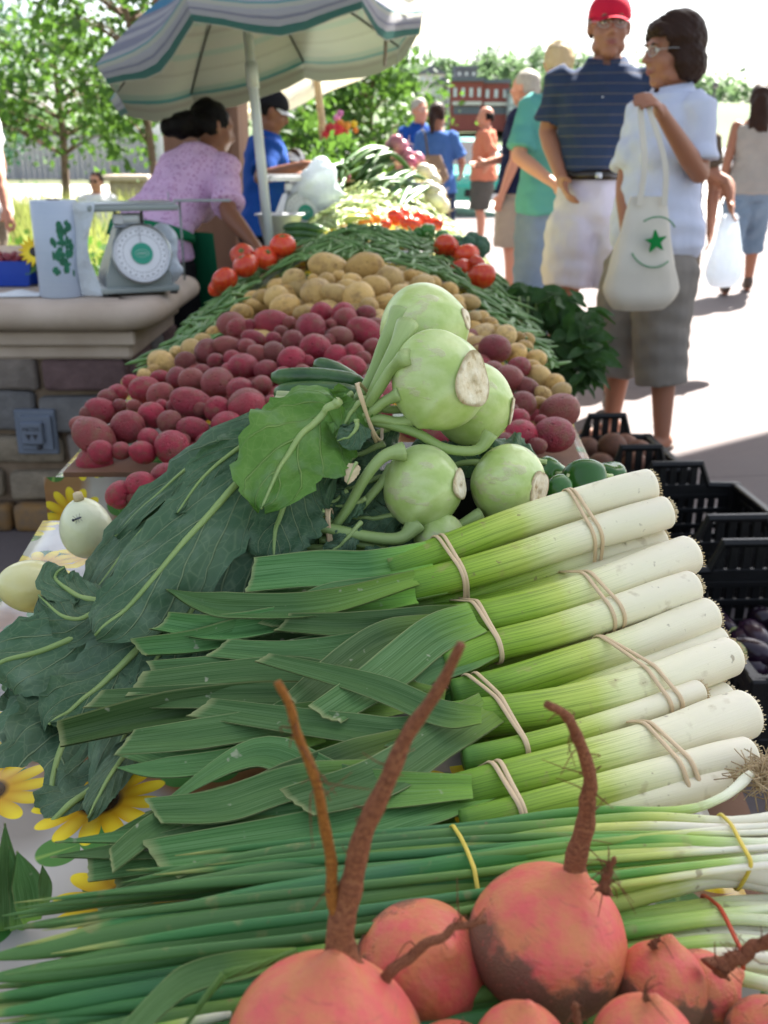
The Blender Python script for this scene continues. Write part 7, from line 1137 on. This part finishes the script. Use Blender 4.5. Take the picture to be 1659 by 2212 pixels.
# ---------------------------------------------------------------- scales
def scale(label, c, yaw, k=1., body='scale_body', extra=None):
    t = thing('market_scale', label, 'scale', c); E = rz(yaw); c = np.asarray(c, float); T_ = lambda p: (np.asarray(p, float) * k) @ E.T + c
    def bx(name, cc, sz, mat, bev=.004, par=t, Rm=None): mb = MB(); mb.box(T_(cc), np.array(sz) * k, E if Rm is None else E @ Rm, bev * k, seg=2); return mb.build(name, M[mat], par, True, 40)
    bx('base', (0, 0, .018), (.25, .21, .018), body)
    for sx in (-1, 1):
        for sy in (-1, 1): mb = MB(); mb.lathe([(.012, 0), (.014, .004), (.01, .012)], 12, T_((sx * .108, sy * .088, 0)), np.eye(3) * k); mb.build('foot', M['black_plastic'], t)
    mb = MB(); A = []
    for z, w_, y0, y1 in ((.022, .105, -.085, .09), (.06, .103, -.085, .09), (.19, .055, -.035, .06), (.205, .05, -.03, .05)): A.append([T_(p) for p in [(-w_, y0, z), (w_, y0, z), (w_, y1, z), (-w_, y1, z), (-w_, y0, z)]])
    mb.grid(A); mb.add(A[-1][:4], [(0, 1, 2, 3)]); mb.build('housing', M[body], t, True, 30)
    Rd = rotm((1, 0, 0), R(90 - 17)); dc = np.array((0.012, -.088, .128)); DE = E @ Rd
    def disc(name, prof, mat, par, n=48): mb = MB(); mb.lathe([(r * k, z * k) for r, z in prof], n, T_(dc), DE); return mb.build(name, mat, par, True, 40)
    dl = disc('dial', [(.0, -.02), (.088, -.02), (.094, -.005), (.095, .012), (.092, .016), (.089, .013), (.089, .008), (0, .008)], M['scale_body'] if body != 'scale_body' else M['steel'], t); disc('dial_face', [(.0885, .0085), (.0, .0092)], M['dial'], dl)
    mb = MB(); L_ = lambda p: T_(dc + Rd @ np.asarray(p, float))
    for i in range(120):
        a = i / 120 * 2 * pi; l = .007 if i % 10 == 0 else (.0045 if i % 5 == 0 else .003); r1 = .083; w_ = .0006; u = np.array((math.cos(a), math.sin(a), 0)); v = np.array((-u[1], u[0], 0)); mb.add([L_(u * r1 + v * w_ + (0, 0, .0097)), L_(u * r1 - v * w_ + (0, 0, .0097)), L_(u * (r1 - l) - v * w_ + (0, 0, .0097)), L_(u * (r1 - l) + v * w_ + (0, 0, .0097))], [(0, 1, 2, 3)])
    for rr_, cnt, wd in ((.072, 24, .0032), (.06, 40, .0016)):
        for i in range(cnt): a = (i + .5) / cnt * 2 * pi; u = np.array((math.cos(a), math.sin(a), 0)); v = np.array((-u[1], u[0], 0)); mb.add([L_(u * (rr_ + .0016) + v * wd + (0, 0, .0097)), L_(u * (rr_ + .0016) - v * wd + (0, 0, .0097)), L_(u * (rr_ - .0016) - v * wd + (0, 0, .0097)), L_(u * (rr_ - .0016) + v * wd + (0, 0, .0097))], [(0, 1, 2, 3)])
    mb.build('dial_marks', M['ink'], dl, False); disc('badge', [(.034, .0095), (.034, .0125), (0, .0125)], M['dial_green'], dl); mb = MB(); mb.tube([L_((.0215 * math.cos(a), .0115 * math.sin(a), .0128)) for a in np.linspace(0, 6.28, 33)[:-1]], .0006 * k, 4, closed=True)
    for i in range(5): mb.tube(spline([L_((-.014 + i * .006, -.003, .0128)), L_((-.012 + i * .006, .003 + .0015 * (i % 2), .0128)), L_((-.010 + i * .006, -.003, .0128))], 6), .0007 * k, 4)
    mb.build('badge_emblem', M['white_print'], dl); mb = MB(); mb.tube([L_((0, .03, .011)), L_((.0, .085, .011))], .0006 * k, 4); mb.build('needle', M['ink'], dl)
    bx('neck_bracket', (0, .01, .225), (.085, .05, .05), 'steel'); bx('neck_plate', (.0, -.03, .212), (.12, .03, .008), 'steel')
    for sx in (-.05, .035): bx('strut', (sx, -.02, .24), (.008, .008, .05), 'dark_metal', .001)
    bx('platform', (0, .01, .27), (.285, .20, .02), body, .006); bx('platform_rim', (0, .01, .283), (.27, .185, .005), 'steel', .002); bx('counterweight', (-.045, -.035, .235), (.03, .03, .03), 'paper', .003); return t
zt = .774
sp_ = P(283, 620, 3.3); scale('grey dial scale with a green badge on the stone counter', (sp_[0], 3.36, zt), R(24), 1.0)
q = P(650, 492, 5.0); scale('white dial scale at the far side of the long table by the man vendor', (q[0] - .02, 5.05, .80), R(20), 1.1, 'dial')
q = P(690, 385, 5.0); t = thing('plastic_bag', 'bunched white plastic bag lit by the sun on the far scale', 'bag', (q[0] - .0, 5.05, 1.1)); mb = MB()
for (px, py, r) in [(690, 360, .06), (700, 390, .09), (670, 400, .09), (705, 420, .1), (725, 425, .06), (650, 415, .06), (690, 440, .06)]: r *= .8; mb.ell(P(px, py, 5.0), (r, r * .7, r), None, 3)
link('film', remesh(mb, .014, M['bag_plastic'], 'film', 2, lambda V: .016 * wob(V, 4, 40) + .008 * wob(V, 8, 90)), t)
# tray on a rod behind the near scale
q = P(418, 433, 3.7); t = thing('weighing_tray', 'thin dark tray on a post behind the near scale', 'tray', (q[0], 3.7, zt)); mb = MB(); mb.box((q[0] + .03, 3.7, q[2]), (.2, .16, .004), rz(.2), .0015); mb.build('pan', M['scale_body'], t, False); mb = MB(); mb.tube([(q[0] - .05, 3.7, zt), (q[0] - .05, 3.7, q[2])], .004, 8); mb.tube([(q[0] - .08, 3.66, q[2]), (q[0] - .08, 3.66, q[2] + .03)], .002, 6); mb.build('post', M['scale_body'], t)
# roll of plastic bags
rp = P(140, 650, 3.27); rc = np.array((rp[0], 3.26, zt)); t = thing('bag_roll', 'upright roll of clear produce bags with a dark green print', 'bag roll', rc); mb = MB(); RR, RH = .071, .295; mb.lathe([(.012, 0), (RR - .003, 0), (RR, .003), (RR, RH - .004), (RR - .004, RH), (.02, RH), (.019, RH - .03), (.0, RH - .03)], 40, rc); mb.build('roll', M['roll'], t, True, 50)
mb = MB(); mb.lathe([(.02, 0), (.02, .004), (.016, .004), (.015, -.02), (0, -.02)], 20, rc + (0, 0, RH)); mb.build('core', M['brown_leather'], t); mb = MB(); r_ = np.random.RandomState(4)
for i in range(46):
    a0 = R(-62) + r_.uniform(-.42, .42) + .0; zc = .07 + .16 * r_.rand(); sa, sz = r_.uniform(.05, .16), r_.uniform(.006, .016); A = []
    for v in np.linspace(-1, 1, 3): A.append([rc + np.array(((RR + .0006 + i * .00001) * math.cos(a0 + u * sa * (1 - .3 * abs(v))), (RR + .0006 + i * .00001) * math.sin(a0 + u * sa * (1 - .3 * abs(v))), zc + v * sz * (1 - .25 * abs(u)))) for u in np.linspace(-1, 1, 5)])
    mb.grid(A)
mb.build('green_print', M['green_print'], t); mb = MB(); A = []
for k in np.linspace(0, 1, 12): A.append([rc + (RR * .8 + .012 + .07 * u * (.75 + .25 * math.cos(k * 6.0)), -.035 + .01 * math.sin(k * 7 + u * 3), RH * (1 - k) * .97 + .004) for u in np.linspace(0, 1, 7)])
mb.grid(A); mb.build('loose_bag', M['bag_plastic'], t)
q = P(372, 560, 3.5); t = thing('plastic_bag', 'crumpled clear plastic bag beside the near scale', 'bag', (q[0], 3.5, zt)); mb = MB()
for (px, py, r) in [(352, 520, .05), (365, 555, .05), (375, 585, .04), (345, 575, .06)]: mb.ell(P(px, py, 3.5), (r * .8, r * .5, r * 1.3), None, 3)
link('film', remesh(mb, .01, M['bag_plastic'], 'film', 1, lambda V: .016 * wob(V, 4, 50) + .01 * wob(V, 8, 110)), t)
# papers, punnets, sunflower on the counter
def papers(label, px, py, w_, d_, hgt, yaw, seed):
    q = Pz(px, py, zt); A = []; mb = MB()
    for i in np.linspace(-1, 1, 9): A.append([np.array((i * w_ / 2, j * d_ / 2, hgt * (1 - abs(j) ** 3) * (.7 + .3 * math.sin(i * 4 + seed)) + .003)) @ rz(yaw).T + (q[0], q[1], zt) for j in np.linspace(-1, 1, 7)])
    mb.grid(A); o = mb.build('paper_bag', M['paper']); return tag(o, label, 'paper bag')
papers('flat white paper bag at the near edge of the counter', 35, 640, .16, .07, .018, .1, 1); papers('crumpled white paper bag behind the flat one', 45, 604, .2, .12, .022, .2, 3)
def punnet(label, px, py, Y, w_, h_, d_):
    q = P(px, py, Y); t = thing('punnet', label, 'punnet', (q[0], Y, zt)); A = []; mb = MB()
    for k, f in ((0, .8), (.5, .92), (1, 1.), (1.0, .96), (.1, .76)): A.append([(q[0] + w_ / 2 * f * sx, Y + d_ / 2 * f * sy, zt + h_ * k + .002) for sx, sy in ((-1, -1), (1, -1), (1, 1), (-1, 1), (-1, -1))])
    mb.grid(A); mb.add(A[0][:4], [(0, 1, 2, 3)]); mb.build('tub', M['blue_plastic'], t, False); return q, t
q, t = punnet('blue punnet heaped with red berries at the left edge', 20, 580, 3.55, .2, .085, .14)
V_, F_ico = ico(3); BER = MB().add(V_ * (1 + .09 * np.abs(wob(V_, 3, 22)))[:, None], F_ico).mesh('berry', M['berry']); rb = np.random.RandomState(6)
for i in range(44):
    o = bpy.data.objects.new('berry', BER); C.objects.link(o); l = i // 24; o.location = (q[0] + rb.uniform(-.08, .08) * (1 - .3 * l), 3.55 + rb.uniform(-.05, .05), zt + .078 + .014 * l + rb.uniform(0, .008)); s_ = rb.uniform(.0105, .013); o.scale = (s_, s_, s_ * 1.15); o.rotation_euler = rb.uniform(0, 6, 3); tag(o, 'small red raspberry heaped in the blue punnet', 'berry', 'berries in the blue punnet')
q2, t2 = punnet('empty dark blue punnet beside the sunflower', 92, 585, 3.6, .12, .06, .1)
q = P(75, 545, 3.5); t = thing('sunflower', 'yellow sunflower head behind the bag roll', 'sunflower', (q[0], 3.5, zt)); mb = MB(); nf = unit((.35, -.8, .35)); ux = unit(np.cross((0, 0, 1), nf)); uy = np.cross(nf, ux)
for k in range(34):
    a = k / 17 * 2 * pi; u = ux * math.cos(a) + uy * math.sin(a); v = np.cross(nf, u); L = .042 if k < 17 else .036; mb.grid([[q + u * (.012 + L * t_) + v * w_ * .007 * math.sin(pi * min(1, t_ * .85 + .12)) + nf * (.006 * (k >= 17) + .008 * t_ * t_) for w_ in (-1, 0, 1)] for t_ in np.linspace(0, 1, 5)])
mb.build('petals', M['petal'], t); mb = MB(); mb.ell(q + nf * .004, (.018, .018, .008), np.stack([ux, uy, nf], 1)); mb.build('flower_centre', M['eye_dark'], t); mb = MB(); mb.tube(spline([q - nf * .01, q - nf * .02 - (0, 0, .05), (q[0], 3.55, zt)], 8), .004, 6); mb.build('stem', M['leaf_g'], t); mb = MB()
for a in (.4, 2.2, 4.): leafsheet(mb, q - (0, 0, .04), q + np.array((.05 * math.cos(a), .03 * math.sin(a), -.07)), .016, (0, -1, .3), seed=int(a * 5))
mb.build('leaves', M['leaf_g'], t)
# cut flowers by the wooden pole
fl_ = thing('flower_bunch', 'red, orange and pink cut flowers beside the wooden pole', 'flowers', P(735, 290, 6.9)); cols = [simple('red_flower', (.5, .02, .03), (.6, .05, .04), 9, .7), simple('orange_flower', (.7, .2, .02), (.75, .3, .03), 9, .7), simple('pink_flower', (.6, .15, .35), (.7, .3, .5), 9, .7), M['petal']]
for k, (px, py, r, ci) in enumerate([(715, 280, 13, 0), (730, 278, 13, 0), (742, 284, 11, 0), (705, 290, 9, 0), (735, 268, 9, 1), (728, 255, 8, 2), (735, 245, 7, 2), (765, 268, 7, 3), (768, 282, 6, 1), (750, 272, 8, 1)]):
    c = P(px, py, 6.9 + .05 * (k % 3)); rr = r * dep(c) / FPX; mb = MB(); V, F = ico(3); mb.add(V * (rr * (1 + .2 * wob(V, k, 9)))[:, None] + c, F); mb.build('bloom', cols[ci], fl_)
mb = MB()
for px in (705, 722, 735, 748, 765): mb.tube([P(px, 285, 6.95), P(735, 345, 6.95)], .004, 5)
mb.build('stems', M['leaf_g'], fl_)
q = P(585, 425, 4.6); t = thing('white_basin', 'white plastic basin behind the umbrella pole', 'basin', P(605, 470, 4.75)); mb = MB(); mb.lathe([(.08, 0), (.1, .1), (.115, .105), (.115, .11), (.095, .11), (.075, .01), (0, .01)], 28, (X(606, 4.75, .85), 4.75, .84)); mb.build('tub', M['dial'], t)
